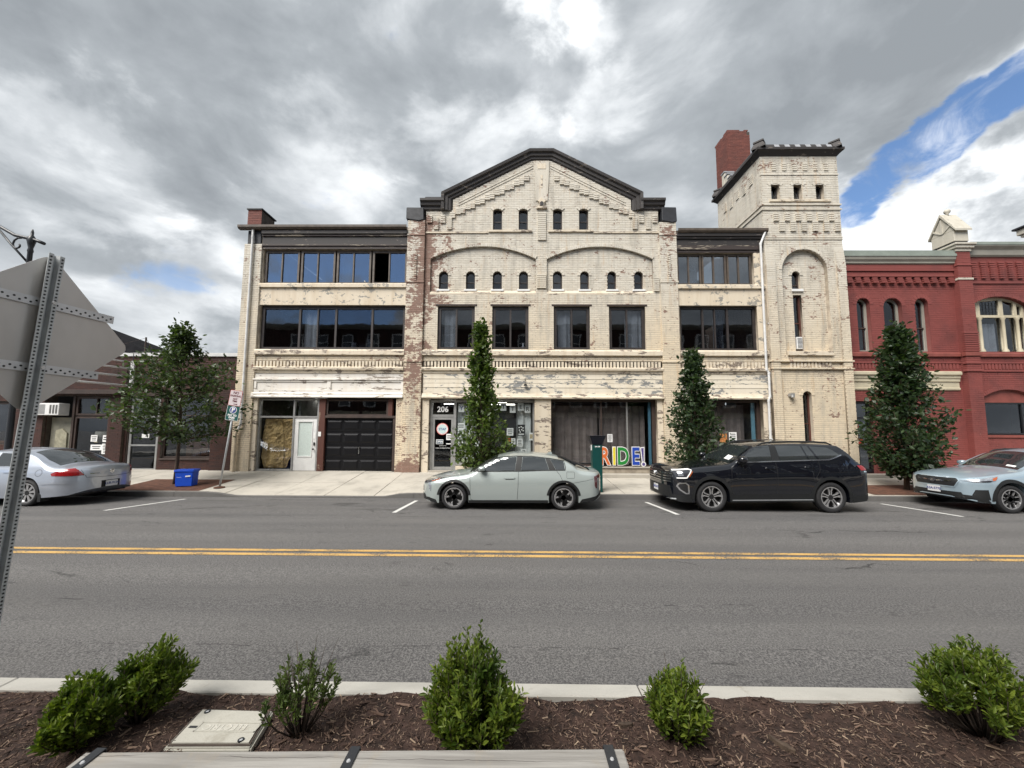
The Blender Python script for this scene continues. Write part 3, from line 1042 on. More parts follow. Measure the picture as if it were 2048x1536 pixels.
def bed_z(x, y):
    z = 0.075 + lump(x, y) + 0.03 * np.clip((y - 2.72) / 0.19, 0, 1) ** 2
    for (sx, sy) in SHRUBS_XY:
        z = z + 0.045 * np.exp(-((x - sx) ** 2 + (y - sy) ** 2) / 0.045)
    return z


SHRUBS_XY = [(-2.58, 2.42), (-2.42, 2.64), (-1.33, 2.55), (-0.26, 2.42), (1.02, 2.58), (2.95, 2.62)]
gz = bed_z(gx, gy)
vs = np.stack([gx, gy, gz], -1).reshape(-1, 3)
fs = [(j * nx + i, j * nx + i + 1, (j + 1) * nx + i + 1, (j + 1) * nx + i) for j in range(ny - 1) for i in range(nx - 1)]
mb = MB(); mb.add(vs.tolist(), fs)
tag(mb.obj('mulch_bed', M['mulch'], smooth=True), kind='structure')


def chips():
    n = 60000
    x = RNG.uniform(-4.6, 4.6, n); y = RNG.uniform(1.55, 2.905, n)
    L = np.clip(RNG.lognormal(math.log(0.016), 0.62, n), 0.006, 0.10)
    Wd = np.clip(L * RNG.uniform(0.07, 0.24, n), 0.0022, 0.015)
    T = Wd * RNG.uniform(0.25, 0.6, n)
    a = RNG.uniform(0, 2 * math.pi, n); p = RNG.normal(0, 0.28, n); r = RNG.normal(0, 0.5, n)
    z = bed_z(x, y) + RNG.uniform(0.0, 0.014, n)
    u = np.stack([np.cos(a) * np.cos(p), np.sin(a) * np.cos(p), np.sin(p)], -1)
    s0 = np.stack([-np.sin(a), np.cos(a), np.zeros(n)], -1)
    w0 = np.cross(u, s0)
    s = s0 * np.cos(r)[:, None] + w0 * np.sin(r)[:, None]
    w = np.cross(u, s)
    c = np.stack([x, y, z], -1)
    V = np.empty((n, 8, 3))
    tap = RNG.uniform(0.25, 0.9, n)[:, None]
    for k, (i, j, h) in enumerate(((-1, -1, -1), (1, -1, -1), (1, 1, -1), (-1, 1, -1), (-1, -1, 1), (1, -1, 1), (1, 1, 1), (-1, 1, 1))):
        ws = Wd[:, None] * (tap if i > 0 else 1.0)
        V[:, k] = c + u * (i * L[:, None] / 2) + s * (j * ws / 2) + w * (h * T[:, None] / 2)
    m, t, b, g = new_mat('mulch_chip')
    rnd = g.outputs['Random Per Island']
    ramp = nd(t, 'ShaderNodeValToRGB')
    cr = ramp.color_ramp
    cr.elements[0].position = 0; cr.elements[0].color = (0.030, 0.016, 0.012, 1)
    cr.elements[1].position = 1; cr.elements[1].color = (0.36, 0.27, 0.19, 1)
    for pp, cc in ((0.42, (0.070, 0.041, 0.030)), (0.70, (0.115, 0.070, 0.050)), (0.87, (0.22, 0.15, 0.11))):
        e = cr.elements.new(pp); e.color = (*cc, 1)
    t.links.new(rnd, ramp.inputs[0])
    t.links.new(ramp.outputs[0], b.inputs['Base Color'])
    b.inputs['Roughness'].default_value = 0.85
    o = quads('mulch_chips', V, m, faces=BRICK_F + [(0, 3, 2, 1)])
    tag(o, 'loose brown wood chips spread over the planting bed', 'mulch', kind='stuff')
    # the few large bark pieces that can be told apart
    big = [(1.42, 2.20, .18, .05, -.4), (1.62, 2.52, .14, .04, -.9), (0.72, 2.68, .10, .03, .1), (2.35, 2.25, .13, .04, -.2)]
    for (bx, by, l, wd, an) in big:
        mb = MB()
        n2 = 6
        top, bot = [], []
        for k in range(n2 + 1):
            q = -l / 2 + l * k / n2
            hw = wd / 2 * (1 - abs(2 * k / n2 - 1) ** 2.5 * .75) * random.uniform(.75, 1.1)
            for sgn in (-1, 1):
                px = bx + q * math.cos(an) - sgn * hw * math.sin(an); py = by + q * math.sin(an) + sgn * hw * math.cos(an)
                top.append((px, py, float(bed_z(px, py)) + .022 + random.uniform(0, .006)))
                bot.append((px, py, float(bed_z(px, py)) - .01))
        N = len(top)
        f = []
        for k in range(n2):
            i = 2 * k
            f += [(i, i + 2, i + 3, i + 1), (N + i, N + i + 1, N + i + 3, N + i + 2), (i, N + i, N + i + 2, i + 2), (i + 1, i + 3, N + i + 3, N + i + 1)]
        f += [(0, 1, N + 1, N), (2 * n2, N + 2 * n2, N + 2 * n2 + 1, 2 * n2 + 1)]
        mb.add(top + bot, f)
        BARKS.append(mb.obj('bark_piece', M['bark']))


BARKS = []
chips()
for o, lb in zip(BARKS, ('longest dark bark piece, in the open mulch right of the bench', 'slanting bark piece in the mulch right of the low round shrub', 'small pale bark piece by the kerb left of the low round shrub', 'bark piece in the mulch nearest the spreading shrub at the right')):
    tag(o, lb, 'bark', 'bark pieces in the mulch')

# ================================================================== the old cream-painted brick building
Y0 = 15.0
BLD = empty('brick_building', (1.0, 15.0, 0.2), 'long cream building of flaking painted brick with gabled centre and square tower', 'building')


def B_box(name, x0, x1, y0, y1, z0, z1, mat, parent=BLD, bevel=0.004):
    mb = MB(); mb.box(x0, x1, y0, y1, z0, z1)
    return mb.obj(name, mat, parent, bevel=bevel)


def moulding(name, x0, x1, prof, mat, parent=BLD):
    """prof: (y, z) closed outline extruded along x"""
    mb = MB(); mb.prism_x(prof, x0, x1)
    return mb.obj(name, mat, parent)


def window(x0, x1, z0, z1, y, parent, fmat, gmat, mull=(), fw=0.07, rail=None, depth=0.10, curtains=(), sash=0.035, open_bays=()):
    """rectangular window: frame with mullions, a pane for each bay; returns the frame"""
    mb = MB()
    mb.box(x0, x1, y, y + depth, z1 - fw, z1); mb.box(x0, x1, y, y + depth, z0, z0 + fw)
    mb.box(x0, x0 + fw, y, y + depth, z0 + fw, z1 - fw); mb.box(x1 - fw, x1, y, y + depth, z0 + fw, z1 - fw)
    edges = [x0 + fw]
    for (mx, mw) in mull:
        mb.box(mx - mw / 2, mx + mw / 2, y + .004, y + depth - .004, z0 + fw, z1 - fw)
        edges += [mx - mw / 2, mx + mw / 2]
    edges.append(x1 - fw)
    w = mb.obj('window', fmat, parent)
    for k in range(0, len(edges), 2):
        a, b = edges[k], edges[k + 1]
        zs = [z0 + fw, z1 - fw]
        if rail:
            zs = [z0 + fw, rail - .02, rail + .02, z1 - fw]
            r = MB(); r.box(a, b, y + .02, y + depth - .02, rail - .02, rail + .02); r.obj('rail', fmat, w)
        for q in range(0, len(zs), 2):
            if (k // 2) in open_bays:
                continue
            p = MB(); p.box(a, b, y + depth * .5, y + depth * .5 + .006, zs[q], zs[q + 1])
            p.obj('pane', gmat, w)
    for (ca, cb, cm) in curtains:
        curtain(ca, cb, z0 + fw, z1 - fw, y + depth + .12, cm, w)
    return w


def curtain(x0, x1, z0, z1, y, mat, parent, folds=None, amp=0.035, name='curtain'):
    n = max(int((x1 - x0) * 26), 6)
    mb = MB()
    ph = random.uniform(0, 6)
    rows = 4
    for j in range(rows + 1):
        z = z0 + (z1 - z0) * j / rows
        for i in range(n + 1):
            x = x0 + (x1 - x0) * i / n
            yy = y + amp * (math.sin(x * 21 + ph) + .5 * math.sin(x * 43 + ph * 2)) * (1.1 - .4 * j / rows)
            mb.v.append((x, yy, z))
    for j in range(rows):
        for i in range(n):
            a = j * (n + 1) + i
            mb.f.append((a, a + 1, a + n + 2, a + n + 1))
    return mb.obj(name, mat, parent, smooth=True)


def arch_window(op, y, parent, fmat, gmat, fw=0.045, depth=0.08, rail=None):
    """window filling an arched opening: ring frame, pane"""
    outer = op.poly(0.0)
    inner = Arch(op.x0 + fw, op.x1 - fw, op.z0 + fw, op.zt - fw, max(op.rise - fw * .6, 0.03)).poly(0.0)
    f = plate('window', outer, [inner], y, y + depth, fmat, parent)
    if rail:
        r = MB(); r.box(op.x0 + fw, op.x1 - fw, y + .01, y + depth - .01, rail - .018, rail + .018); r.obj('rail', fmat, f)
    plate('pane', inner, [], y + depth * .5, y + depth * .5 + .006, gmat, f)
    return f


def arch_ring(name, op, y, proud, width, mat, parent, n=None, legs=0.0):
    """voussoirs over an arched head, each a wedge"""
    pts_i = op.head(40, 0.0)
    a = math.asin(min((op.x1 - op.x0) / 2 / op.rad, 1.0))
    if op.rise > (op.x1 - op.x0) / 2: a = math.pi - a
    ln = 2 * a * op.rad
    n = n or max(int(ln / 0.085), 5)
    mb = MB()
    for k in range(n):
        t0 = a - 2 * a * (k + .04) / n; t1 = a - 2 * a * (k + .96) / n
        q = [(op.cx + r * math.sin(t), op.cz + r * math.cos(t)) for r, t in ((op.rad, t0), (op.rad + width, t0), (op.rad + width, t1), (op.rad, t1))]
        mb.prism(q, y - proud - random.uniform(0, .004), y + .02)
    o = mb.obj(name, mat, parent)
    o['kind'] = 'stuff'
    return o


# ---------------------------------------------------------------- openings
S8 = [(-3.15, -2.77), (-2.05, -1.68), (-0.96, -0.59), (0.10, 0.47), (1.47, 1.85), (2.57, 2.93), (3.67, 4.03), (4.75, 5.11)]
small = [Arch(a, b, 7.66, 8.42, 0.18) for a, b in S8]
gab = [Arch(a, a + .375, 10.11, 11.02, 0.08) for a in (-0.97, 0.08, 1.48, 2.54)]
W4 = [(-3.15, -1.66), (-0.96, 0.49), (1.49, 2.93), (3.69, 5.13)]
big4 = [Rect(a, b, 5.17, 6.95) for a, b in W4]
shopC1 = Rect(-3.42, 0.72, 0.40, 3.21)
shopC2 = Rect(1.38, 5.50, 0.55, 3.22)

# central bay: gabled front between two piers
gable = [(-3.71, 0.2), (5.75, 0.2), (5.75, 10.95), (4.66, 10.95), (4.66, 11.42), (1.42, 13.12), (0.60, 13.12), (-2.62, 11.42), (-2.62, 10.95), (-3.71, 10.95)]


def span_center(z):
    if z < 10.95:
        return [(-3.71, 5.75)]
    if z < 11.42:
        return [(-2.62, 4.66)]
    if z < 13.12:
        k = (z - 11.42) / (13.12 - 11.42)
        return [(-2.62 + 3.22 * k, 4.66 - 3.24 * k)]
    return []


arch_p = [Arch(-3.49, 0.77, 7.50, 9.42, 0.52), Arch(1.22, 5.48, 7.50, 9.41, 0.52)]
YC = 15.06       # plane of the central wall
YR = 15.14       # recessed arched panels
low_holes = big4 + [shopC1, shopC2]
plate('wall', gable, [o.poly(.004) for o in gab + big4 + [shopC1, shopC2] + arch_p], YC, YC + .34, M['mortar'], BLD)
bricks('brickwork', span_center, 4.97, 13.1, gab + big4 + arch_p, YC, M['paint_brick'], BLD)
for ap in arch_p:
    sm_in = [o for o in small if ap.x0 < o.x0 < ap.x1]
    plate('arched_panel', Arch(ap.x0 - .1, ap.x1 + .1, ap.z0 - .1, ap.zt + .05, .52).poly(), [o.poly(.003) for o in sm_in], YR, YR + .22, M['mortar'], BLD)
    bricks('brickwork', lambda z, ap=ap: [ap.span(z)] if ap.span(z) else [], 7.50, 9.42, sm_in, YR, M['paint_brick'], BLD)
    arch_ring('arch_moulding', ap, YC, 0.045, 0.13, M['paint_brick'], BLD)
    # sloping sill at the foot of the panel
    moulding('sill_course', ap.x0, ap.x1, [(YC - .012, 7.42), (YC - .012, 7.50), (YR + .0, 7.60), (YR + .05, 7.60), (YR + .05, 7.42)], M['trim_cream'])
for o in small:
    arch_window(o, YR + .10, BLD, M['win_frame'], M['glass_dark'], rail=7.98)
    arch_ring('window_arch', o, YR, 0.03, 0.11, M['paint_brick'], BLD)
    B_box('window_sill', o.x0 - .07, o.x1 + .07, YR - .06, YR + .12, 7.585, 7.66, M['white_paint'])
for o in gab:
    arch_window(o, YC + .10, BLD, M['win_frame'], M['glass_dark'], rail=10.52)
    arch_ring('window_arch', o, YC, 0.04, 0.14, M['paint_brick'], BLD)
for xa, xb in ((-1.14, 0.62), (1.28, 3.10)):
    B_box('window_sill', xa, xb, YC - .075, YC + .1, 10.02, 10.10, M['trim_cream'])
B_box('string_course', -3.71, -1.16, YC - .05, YC + .05, 9.975, 10.035, M['trim_cream'])
B_box('string_course', 3.12, 5.75, YC - .05, YC + .05, 9.975, 10.035, M['trim_cream'])
CUR = {0: [(-3.05, -2.45)], 1: [], 2: [(1.58, 2.18)], 3: [(4.4, 5.05)]}
for k, o in enumerate(big4):
    xm = (o.x0 + o.x1) / 2
    B_box('lintel', o.x0 - .08, o.x1 + .08, YC - .035, YC + .06, 6.955, 7.02, M['dark_wood'])
    w = window(o.x0, o.x1, o.z0, o.z1, YC + .07, BLD, M['win_frame'], M['glass_dark'], fw=.12, mull=((xm, .07),), curtains=[(a, b, M['curtain']) for a, b in CUR[k]])
# small white ornament on the second sill
mb = MB(); mb.lathe([(0, 0), (.05, 0), (.06, .06), (.03, .10), (.045, .16), (.02, .2), (0, .2)], (0.28, YC + .25, 5.30)); mb.obj('ornament', M['white_paint'], BLD, smooth=True)

# corbelled brick under the gable: each projecting brick a piece of its own
cb_me = MB().box(-.125, .125, -.07, .02, -.030, .030).mesh('corbel_brick'); cb_me.materials.append(M['paint_brick'])


def corbel(x, z, s=1.0, y=YC, dz=0.0):
    shared('corbel_brick', cb_me, (x, y, z), BLD, scale=(s, 1, 1))


for k in range(8):
    for sgn in (-1, 1):
        bx = 1.02 + sgn * (0.62 + .40 * k)
        bz = 12.42 - .205 * k
        for r in range(3):
            corbel(bx, bz - .085 * r, 0.85)
            corbel(bx + sgn * .22, bz - .085 * r - .16, 0.85)
for sgn, base in ((1, -3.55), (-1, 5.60)):
    for c in range(4):
        for r in range(4 + 2 * (c % 2)):
            corbel(base + sgn * .27 * c, 10.70 - .085 * r - .10 * (c % 2), 0.75)
for r in range(14):
    corbel(1.02, 10.82 - .085 * r, 1.35)
for r in range(7):
    corbel(1.0, 8.22 - .085 * r, 1.5)
    corbel(5.60, 8.10 - .085 * r, .8)
# raking ribs and the pilaster strip in the gable
for off in (.16, .27):
    for sgn in (-1, 1):
        mb = MB()
        xa, za = 1.02 + sgn * .36, 13.06 - off
        xb, zb = 1.02 + sgn * 3.42, 11.45 - off
        sweep_xz(mb, [(xa, za), (xb, zb)] if sgn > 0 else [(xb, zb), (xa, za)], [(-.022, YC - .03), (.022, YC - .03), (.022, YC + .02), (-.022, YC + .02)])
        mb.obj('raking_rib', M['paint_brick'], BLD)
mb = MB(); mb.prism([(0.70, 13.08), (1.34, 13.08), (1.32, 12.50), (1.26, 11.35), (0.78, 11.35), (0.72, 12.5)], YC - .05, YC + .02)
mb.obj('gable_pilaster', M['paint_brick'], BLD, bevel=.006)
mb = MB(); mb.prism([(0.85, 12.95), (1.19, 12.95), (1.19, 12.72), (0.85, 12.72)], YC - .062, YC - .045); mb.box(.98, 1.06, YC - .06, YC - .045, 11.9, 12.45)
mb.obj('carved_panel', M['trim_cream'], BLD, bevel=.004)
# little carved keystone between the gable windows
mb = MB()
mb.prism([(0.80, 11.0), (1.24, 11.0), (1.24, 11.06), (1.12, 11.10), (1.12, 11.26), (1.18, 11.30), (1.02, 11.46), (.86, 11.30), (.92, 11.26), (.92, 11.10), (.80, 11.06)], YC - .10, YC)
mb.obj('carved_ornament', M['trim_cream'], BLD, bevel=.01)
mb = MB(); mb.prism([(.95, 11.11), (1.09, 11.11), (1.09, 11.25), (1.02, 11.30), (.95, 11.25)], YC - .12, YC - .09)
mb.obj('carved_ornament', M['dark_cornice'], BLD, bevel=.006)

# gable cornice: moulded, dark and weathered
cor_prof = [(0.0, YC - .01), (0.05, YC - .06), (0.14, YC - .07), (0.16, YC - .12), (0.27, YC - .13), (0.30, YC - .20), (0.40, YC - .22), (0.43, YC - .16), (0.43, YC + .45), (0.0, YC + .45)]
mb = MB()
sweep_xz(mb, [(-2.66, 10.93), (-2.66, 11.40), (0.62, 13.10), (1.40, 13.10), (4.70, 11.38), (4.70, 10.93)], cor_prof)
mb.obj('gable_cornice', M['dark_cornice'], BLD)
sh_prof = [(YC - .01, 10.93), (YC - .07, 10.98), (YC - .08, 11.08), (YC - .15, 11.12), (YC - .17, 11.22), (YC - .24, 11.27), (YC - .24, 11.36), (YC + .4, 11.38), (YC + .4, 10.93)]
moulding('shoulder_cornice', -3.93, -2.96, sh_prof, M['dark_cornice'])
moulding('shoulder_cornice', 5.02, 6.0, sh_prof, M['dark_cornice'])
mb = MB(); mb.box(-3.75, -3.05, YC - .12, YC + .3, 11.385, 11.49); mb.obj('shoulder_cap', M['tar_cap'], BLD, bevel=.02)

# piers beside the centre
YP = 14.96
def pier(x0, x1, zt, y=YP, zb=0.2, xb0=None, xb1=None):
    plate('pier', [(x0, zb), (x1, zb), (x1, zt), (x0, zt)], [], y, y + .4, M['mortar'], BLD)
    bricks('brickwork', lambda z: [(x0, x1)], zb + .02, zt, [], y, M['paint_brick'], BLD)
    # returns
    for xx, sd in ((x0, -1), (x1, 1)):
        bricks('brickwork', lambda z: [(y, y + .28)], zb + .02, zt, [], xx, M['paint_brick'], BLD, axis='y', side=sd)


pier(-4.42, -3.73, 10.5)
pier(5.76, 6.42, 10.4)
for (xa, xb, zb, zt) in ((-4.49, -3.77, 10.45, 11.01), (5.86, 6.46, 10.36, 11.01)):
    mb = MB(); mb.prism([(xa, zb + .08), (xa + .3, zb + .03), (xb - .2, zb), (xb, zb + .05), (xb - .02, zt), (xa, zt + .01)], YP - .05, YP + .5)
    mb.obj('pier_cap', M['tar_cap'], BLD, bevel=.02)
# slots and bands on the piers
for xc in (-4.07, 6.09):
    for r in range(13):
        shared('corbel_brick', cb_me, (xc, YP - .0, 7.98 + .088 * r), BLD, scale=(.42, .7, 1))
    B_box('pier_band', xc - .36, xc + .36, YP - .035, YP + .05, 9.84, 9.90, M['paint_brick'])
    B_box('pier_band', xc - .36, xc + .36, YP - .035, YP + .05, 7.88, 7.95, M['paint_brick'])
    B_box('pier_band', xc - .37, xc + .37, YP - .045, YP + .05, 4.66, 4.72, M['paint_brick'])

# storefront zone shared by the three bays -------------------------------------------
dn_me = MB().box(-.042, .042, -.055, .02, -.115, .115).mesh('dentil'); dn_me.materials.append(M['trim_cream'])


def band(x0, x1, y, dent=True):
    """sill course, soldier-course dentils and storefront cornice"""
    moulding('sill_course', x0, x1, [(y - .10, 4.94), (y - .10, 5.10), (y - .06, 5.16), (y + .1, 5.16), (y + .1, 4.94)], M['trim_cream'])
    plate('band_wall', [(x0, 4.20), (x1, 4.20), (x1, 4.95), (x0, 4.95)], [], y, y + .3, M['mortar'], BLD)
    bricks('brickwork', lambda z: [(x0, x1)], 4.72, 4.94, [], y, M['paint_brick'], BLD)
    n = int((x1 - x0 - .1) / .134)
    for k in range(n):
        shared('dentil', dn_me, (x0 + .05 + (x1 - x0 - .1) * (k + .5) / n, y, 4.575), BLD)
    moulding('storefront_cornice', x0, x1, [(y - .02, 4.20), (y - .05, 4.22), (y - .06, 4.30), (y - .13, 4.34), (y - .14, 4.42), (y - .10, 4.455), (y + .1, 4.455), (y + .1, 4.20)], M['trim_cream'])


band(-10.38, -4.43, 15.03)
band(-3.72, 5.75, YC)
band(6.43, 9.9, 15.03)
# left sign board with two sunk panels
mb = MB(); mb.box(-10.38, -4.44, 15.02, 15.3, 3.99, 4.199); mb.obj('fascia_board', M['sign_white'], BLD)
plate('sign_board', [(-10.38, 3.24), (-4.44, 3.24), (-4.44, 3.985), (-10.38, 3.985)], [[(-10.25, 3.55), (-7.45, 3.55), (-7.45, 3.86), (-10.25, 3.86)], [(-7.30, 3.55), (-4.52, 3.55), (-4.52, 3.86), (-7.30, 3.86)]], 14.99, 15.05, M['sign_white'], BLD)
B_box('sign_panel', -10.3, -4.5, 15.025, 15.3, 3.27, 3.97, M['sign_white'])
moulding('sign_ledge', -10.42, -4.43, [(14.90, 3.24), (14.90, 3.28), (14.95, 3.33), (14.95, 3.40), (14.989, 3.44), (14.989, 3.24)], M['sign_white'])
B_box('sign_rail', -10.38, -4.44, 14.955, 14.988, 3.93, 3.99, M['sign_white'])
# centre and right sign boards: lapped boards
for (xa, xb, y) in ((-3.66, 5.74, YC), (6.43, 9.86, 15.03)):
    zz = [3.42, 3.66, 3.83, 4.0, 4.199]
    for k in range(4):
        mb = MB(); mb.prism_x([(y - .035 - .006 * (k % 2), zz[k] + .004), (y - .028, zz[k + 1] - .002), (y + .2, zz[k + 1] - .002), (y + .2, zz[k] + .004)], xa, xb)
        mb.obj('sign_plank', M['sign_cream'], BLD)
    moulding('sign_ledge', xa - .03, xb + .005, [(y - .14, 3.23), (y - .15, 3.28), (y - .10, 3.33), (y - .07, 3.42), (y + .2, 3.42), (y + .2, 3.23)], M['trim_cream'])
mb = MB(); mb.tube([(0.35, YC - .04, 4.02), (0.35, YC - .12, 3.93), (0.36, YC - .14, 3.80)], .012, 6); mb.box(.31, .42, YC - .2, YC - .1, 3.72, 3.79)
mb.obj('floodlight', M['black_plastic'], BLD)

# ---------------------------------------------------------------- left bay
YL = 15.03
# outer pier with the white downspout
pier(-11.06, -10.36, 9.50, 14.98)
B_box('pier_block', -10.98, -10.42, 15.0, 15.4, 9.51, 10.08, M['tar_cap'], bevel=.02)
mb = MB(); mb.box(-11.05, -10.5, 15.05, 15.9, 10.22, 10.98); mb.obj('pier_stub', M['dark_mortar'], BLD, bevel=.015)
bricks('brickwork', lambda z: [(-11.06, -10.49)], 10.24, 10.98, [], 15.05, M['chimney_brick'], BLD, axis='x', side=-1)
B_box('stub_cap', -11.1, -10.45, 15.0, 15.95, 10.985, 11.04, M['tar_cap'])
holesL = [Rect(-10.30, -4.44, 7.86, 9.30), Rect(-10.31, -4.43, 5.15, 6.97), Rect(-10.2, -4.68, .3, 3.24)]
plate('wall', [(-10.4, .2), (-4.4, .2), (-4.4, 10.1), (-10.4, 10.1)], [o.poly() for o in holesL], YL + .02, YL + .36, M['mortar'], BLD)
plate('spandrel', [(-10.36, 6.975), (-4.43, 6.975), (-4.43, 7.70), (-10.36, 7.70)], [], YL - .01, YL + .1, M['stucco'], BLD)
moulding('sill_course', -10.37, -4.43, [(YL - .09, 7.69), (YL - .09, 7.82), (YL - .05, 7.86), (YL + .1, 7.86), (YL + .1, 7.69)], M['stucco'])
# dark frieze of stepped boards under the gutter
for k, (za, zb, yy) in enumerate(((9.30, 9.42, -.02), (9.42, 9.50, -.06), (9.50, 9.82, -.03), (9.82, 9.90, -.08), (9.90, 10.06, -.13))):
    B_box('frieze_board', -10.36, -4.44, YL + yy, YL + .2, za + .002, zb, M['dark_frieze'] if k in (0, 1, 3) else M['dark_cornice'])


def gutter(x0, x1, y, z):
    mb = MB()
    p = [(y - .20, z + .05), (y - .215, z + .06), (y - .21, z - .03), (y - .15, z - .09), (y - .02, z - .09), (y - .02, z + .05), (y - .035, z + .05), (y - .035, z - .07), (y - .14, z - .07), (y - .195, z - .02)]
    mb.prism_x(p, x0, x1)
    return mb.obj('gutter', M['win_frame_br'], BLD)


gutter(-11.28, -4.43, 15.0, 10.16)
mb = MB(); mb.add([(-11.0, 14.95, 10.18), (-4.43, 14.95, 10.18), (-4.43, 16.2, 10.62), (-11.0, 16.2, 10.36), (-11.0, 24, 10.5), (-4.43, 24, 10.9)], [(0, 1, 2, 3), (3, 2, 5, 4)])
mb.obj('roof', M['roof'], BLD)
for k in range(4):
    a = -10.27 + 1.468 * k; b = a + 1.40
    ob = {3: (0,)}.get(k, ())
    window(a, b, 7.88, 9.27, YL + .10, BLD, M['win_frame_br'], M['glass_blue'], fw=.075, mull=((a + .68, .05),), open_bays=ob,
           curtains=([(a + .12, a + .62, M['curtain'])] if k == 2 else []))
B_box('window_frame', -10.32, -4.43, YL + .085, YL + .25, 9.272, 9.33, M['win_frame_br'])
mb = MB(); mb.tube([(-6.1 + .0, YL, 7.92), (-6.12, YL - .05, 7.95)], .02, 6); mb.box(-7.42, -7.28, YL - .05, YL + .05, 7.80, 7.86); mb.obj('bracket', M['white_paint'], BLD)
ml = [(-8.75, .08), (-7.28, .08), (-5.81, .08)]
window(-10.31, -4.43, 5.15, 6.97, YL + .12, BLD, M['win_frame'], M['glass_dark'], fw=.13, mull=ml + [(-8.02, .05)], curtains=[(-8.66, -8.06, M['curtain'])])
# boxes on the sill inside
for (xa, xb, za, mt) in ((-5.98 - .1, -5.88 + .0, .40, 'paper'), (-6.75, -6.55, .26, 'paper'), (-6.45, -6.1, .22, 'interior_grey'), (-7.15, -6.85, .22, 'interior_grey')):
    B_box('box_on_sill', xa, xb, YL + .42, YL + .62, 5.20, 5.28 + za, M[mt], bevel=.01)

# shopfront of the left bay: alu window with brown paper, white door, garage
YS = 15.10
sf = MB()
for (xa, xb, za, zb) in ((-10.16, -10.09, .36, 3.2), (-8.79, -8.72, .36, 3.2), (-7.83, -7.76, .36, 3.2)):
    sf.box(xa, xb, YS, YS + .1, za, zb)
for (xa, xb, za, zb) in ((-10.088, -8.792, 3.13, 3.2), (-8.718, -7.832, 3.13, 3.2), (-10.088, -8.792, 2.44, 2.51), (-8.718, -7.832, 2.44, 2.51), (-10.088, -8.792, .36, .44)):
    sf.box(xa, xb, YS + .003, YS + .097, za, zb)
f1 = sf.obj('shop_window', M['alu'], BLD, bevel=.003)
for (xa, xb, za, zb) in ((-10.09, -8.79, 2.51, 3.13), (-8.72, -7.83, 2.51, 3.13), (-10.09, -8.79, .44, 2.44)):
    p = MB(); p.box(xa, xb, YS + .05, YS + .056, za, zb); p.obj('pane', M['glass'], f1)
# crumpled kraft paper behind the pane
def kraft(x0, x1, z0, z1, edge_l, edge_r, y):
    n, m = 26, 46
    mb = MB()
    for j in range(m + 1):
        k = j / m
        z = z0 + (z1 - z0) * k
        a = x0 + edge_l(k); b = x1 + edge_r(k)
        for i in range(n + 1):
            x = a + (b - a) * i / n
            yy = y + .10 * mnoise.noise(Vector((x * 3.1, z * 2.2, y * 7))) + .06 * abs(mnoise.noise(Vector((x * 7.3 + 5, z * 6.1, y * 3)))) + .02 * mnoise.noise(Vector((x * 19, z * 17, 1)))
            mb.v.append((x, yy, z))
    for j in range(m):
        for i in range(n):
            q = j * (n + 1) + i
            mb.f.append((q, q + 1, q + n + 2, q + n + 1))
    return mb.obj('kraft_paper', M['kraft'], BLD, smooth=False)


kraft(-10.07, -9.18, .47, 2.40, lambda k: .14 * max(0, k - .82) * 5 + .10 * max(0, .25 - k) * 4, lambda k: -.12 * k, YS + .18)
kraft(-9.30, -8.80, .47, 2.40, lambda k: -.02, lambda k: -.30 * max(0, .38 - k) * 2.4 - .02, YS + .22)
# white door with a glazed panel
dx0, dx1, dz0, dz1 = -8.715, -7.835, .39, 2.435
d = plate('door', [(dx0, dz0), (dx1, dz0), (dx1, dz1), (dx0, dz1)], [[(-8.55, .95), (-8.02, .95), (-8.02, 2.28), (-8.55, 2.28)]], YS + .03, YS + .075, M['white_paint'], BLD)
d['label'] = 'white door with a frosted glass panel'
p = MB(); p.box(-8.56, -8.01, YS + .045, YS + .06, .94, 2.29); p.obj('frosted_pane', plain('frosted_pane', (0.60, 0.68, 0.645), 0.25, 0.08, 20, bmp=.3), d)
p = MB()
for (a, b, za, zb) in ((-8.58, -7.99, 2.28, 2.32), (-8.58, -7.99, .91, .95), (-8.58, -8.55, .95, 2.28), (-8.02, -7.99, .95, 2.28)): p.box(a, b, YS + .012, YS + .03, za, zb)
p.obj('glazing_bead', M['white_paint'], d, bevel=.004)
p = MB(); p.box(-7.945, -7.875, YS - .005, YS + .03, 1.36, 1.49); p.obj('keypad_lock', M['black_plastic'], d, bevel=.015)
p = MB(); p.lathe([(0, -.05), (.03, -.05), (.034, -.02), (.015, 0), (.015, .04)], (-7.92, YS - .005, 1.22), 'Y', 12); p.obj('door_knob', M['black_plastic'], d, smooth=True)
p = MB(); p.box(-7.965, -7.865, YS + .02, YS + .03, 1.62, 1.86); p.obj('notice', M['paper'], d)
p = MB(); p.box(-7.74, -7.63, YS - .045, YS - .036, 1.72, 1.90); p.obj('notice', M['paper'], BLD)
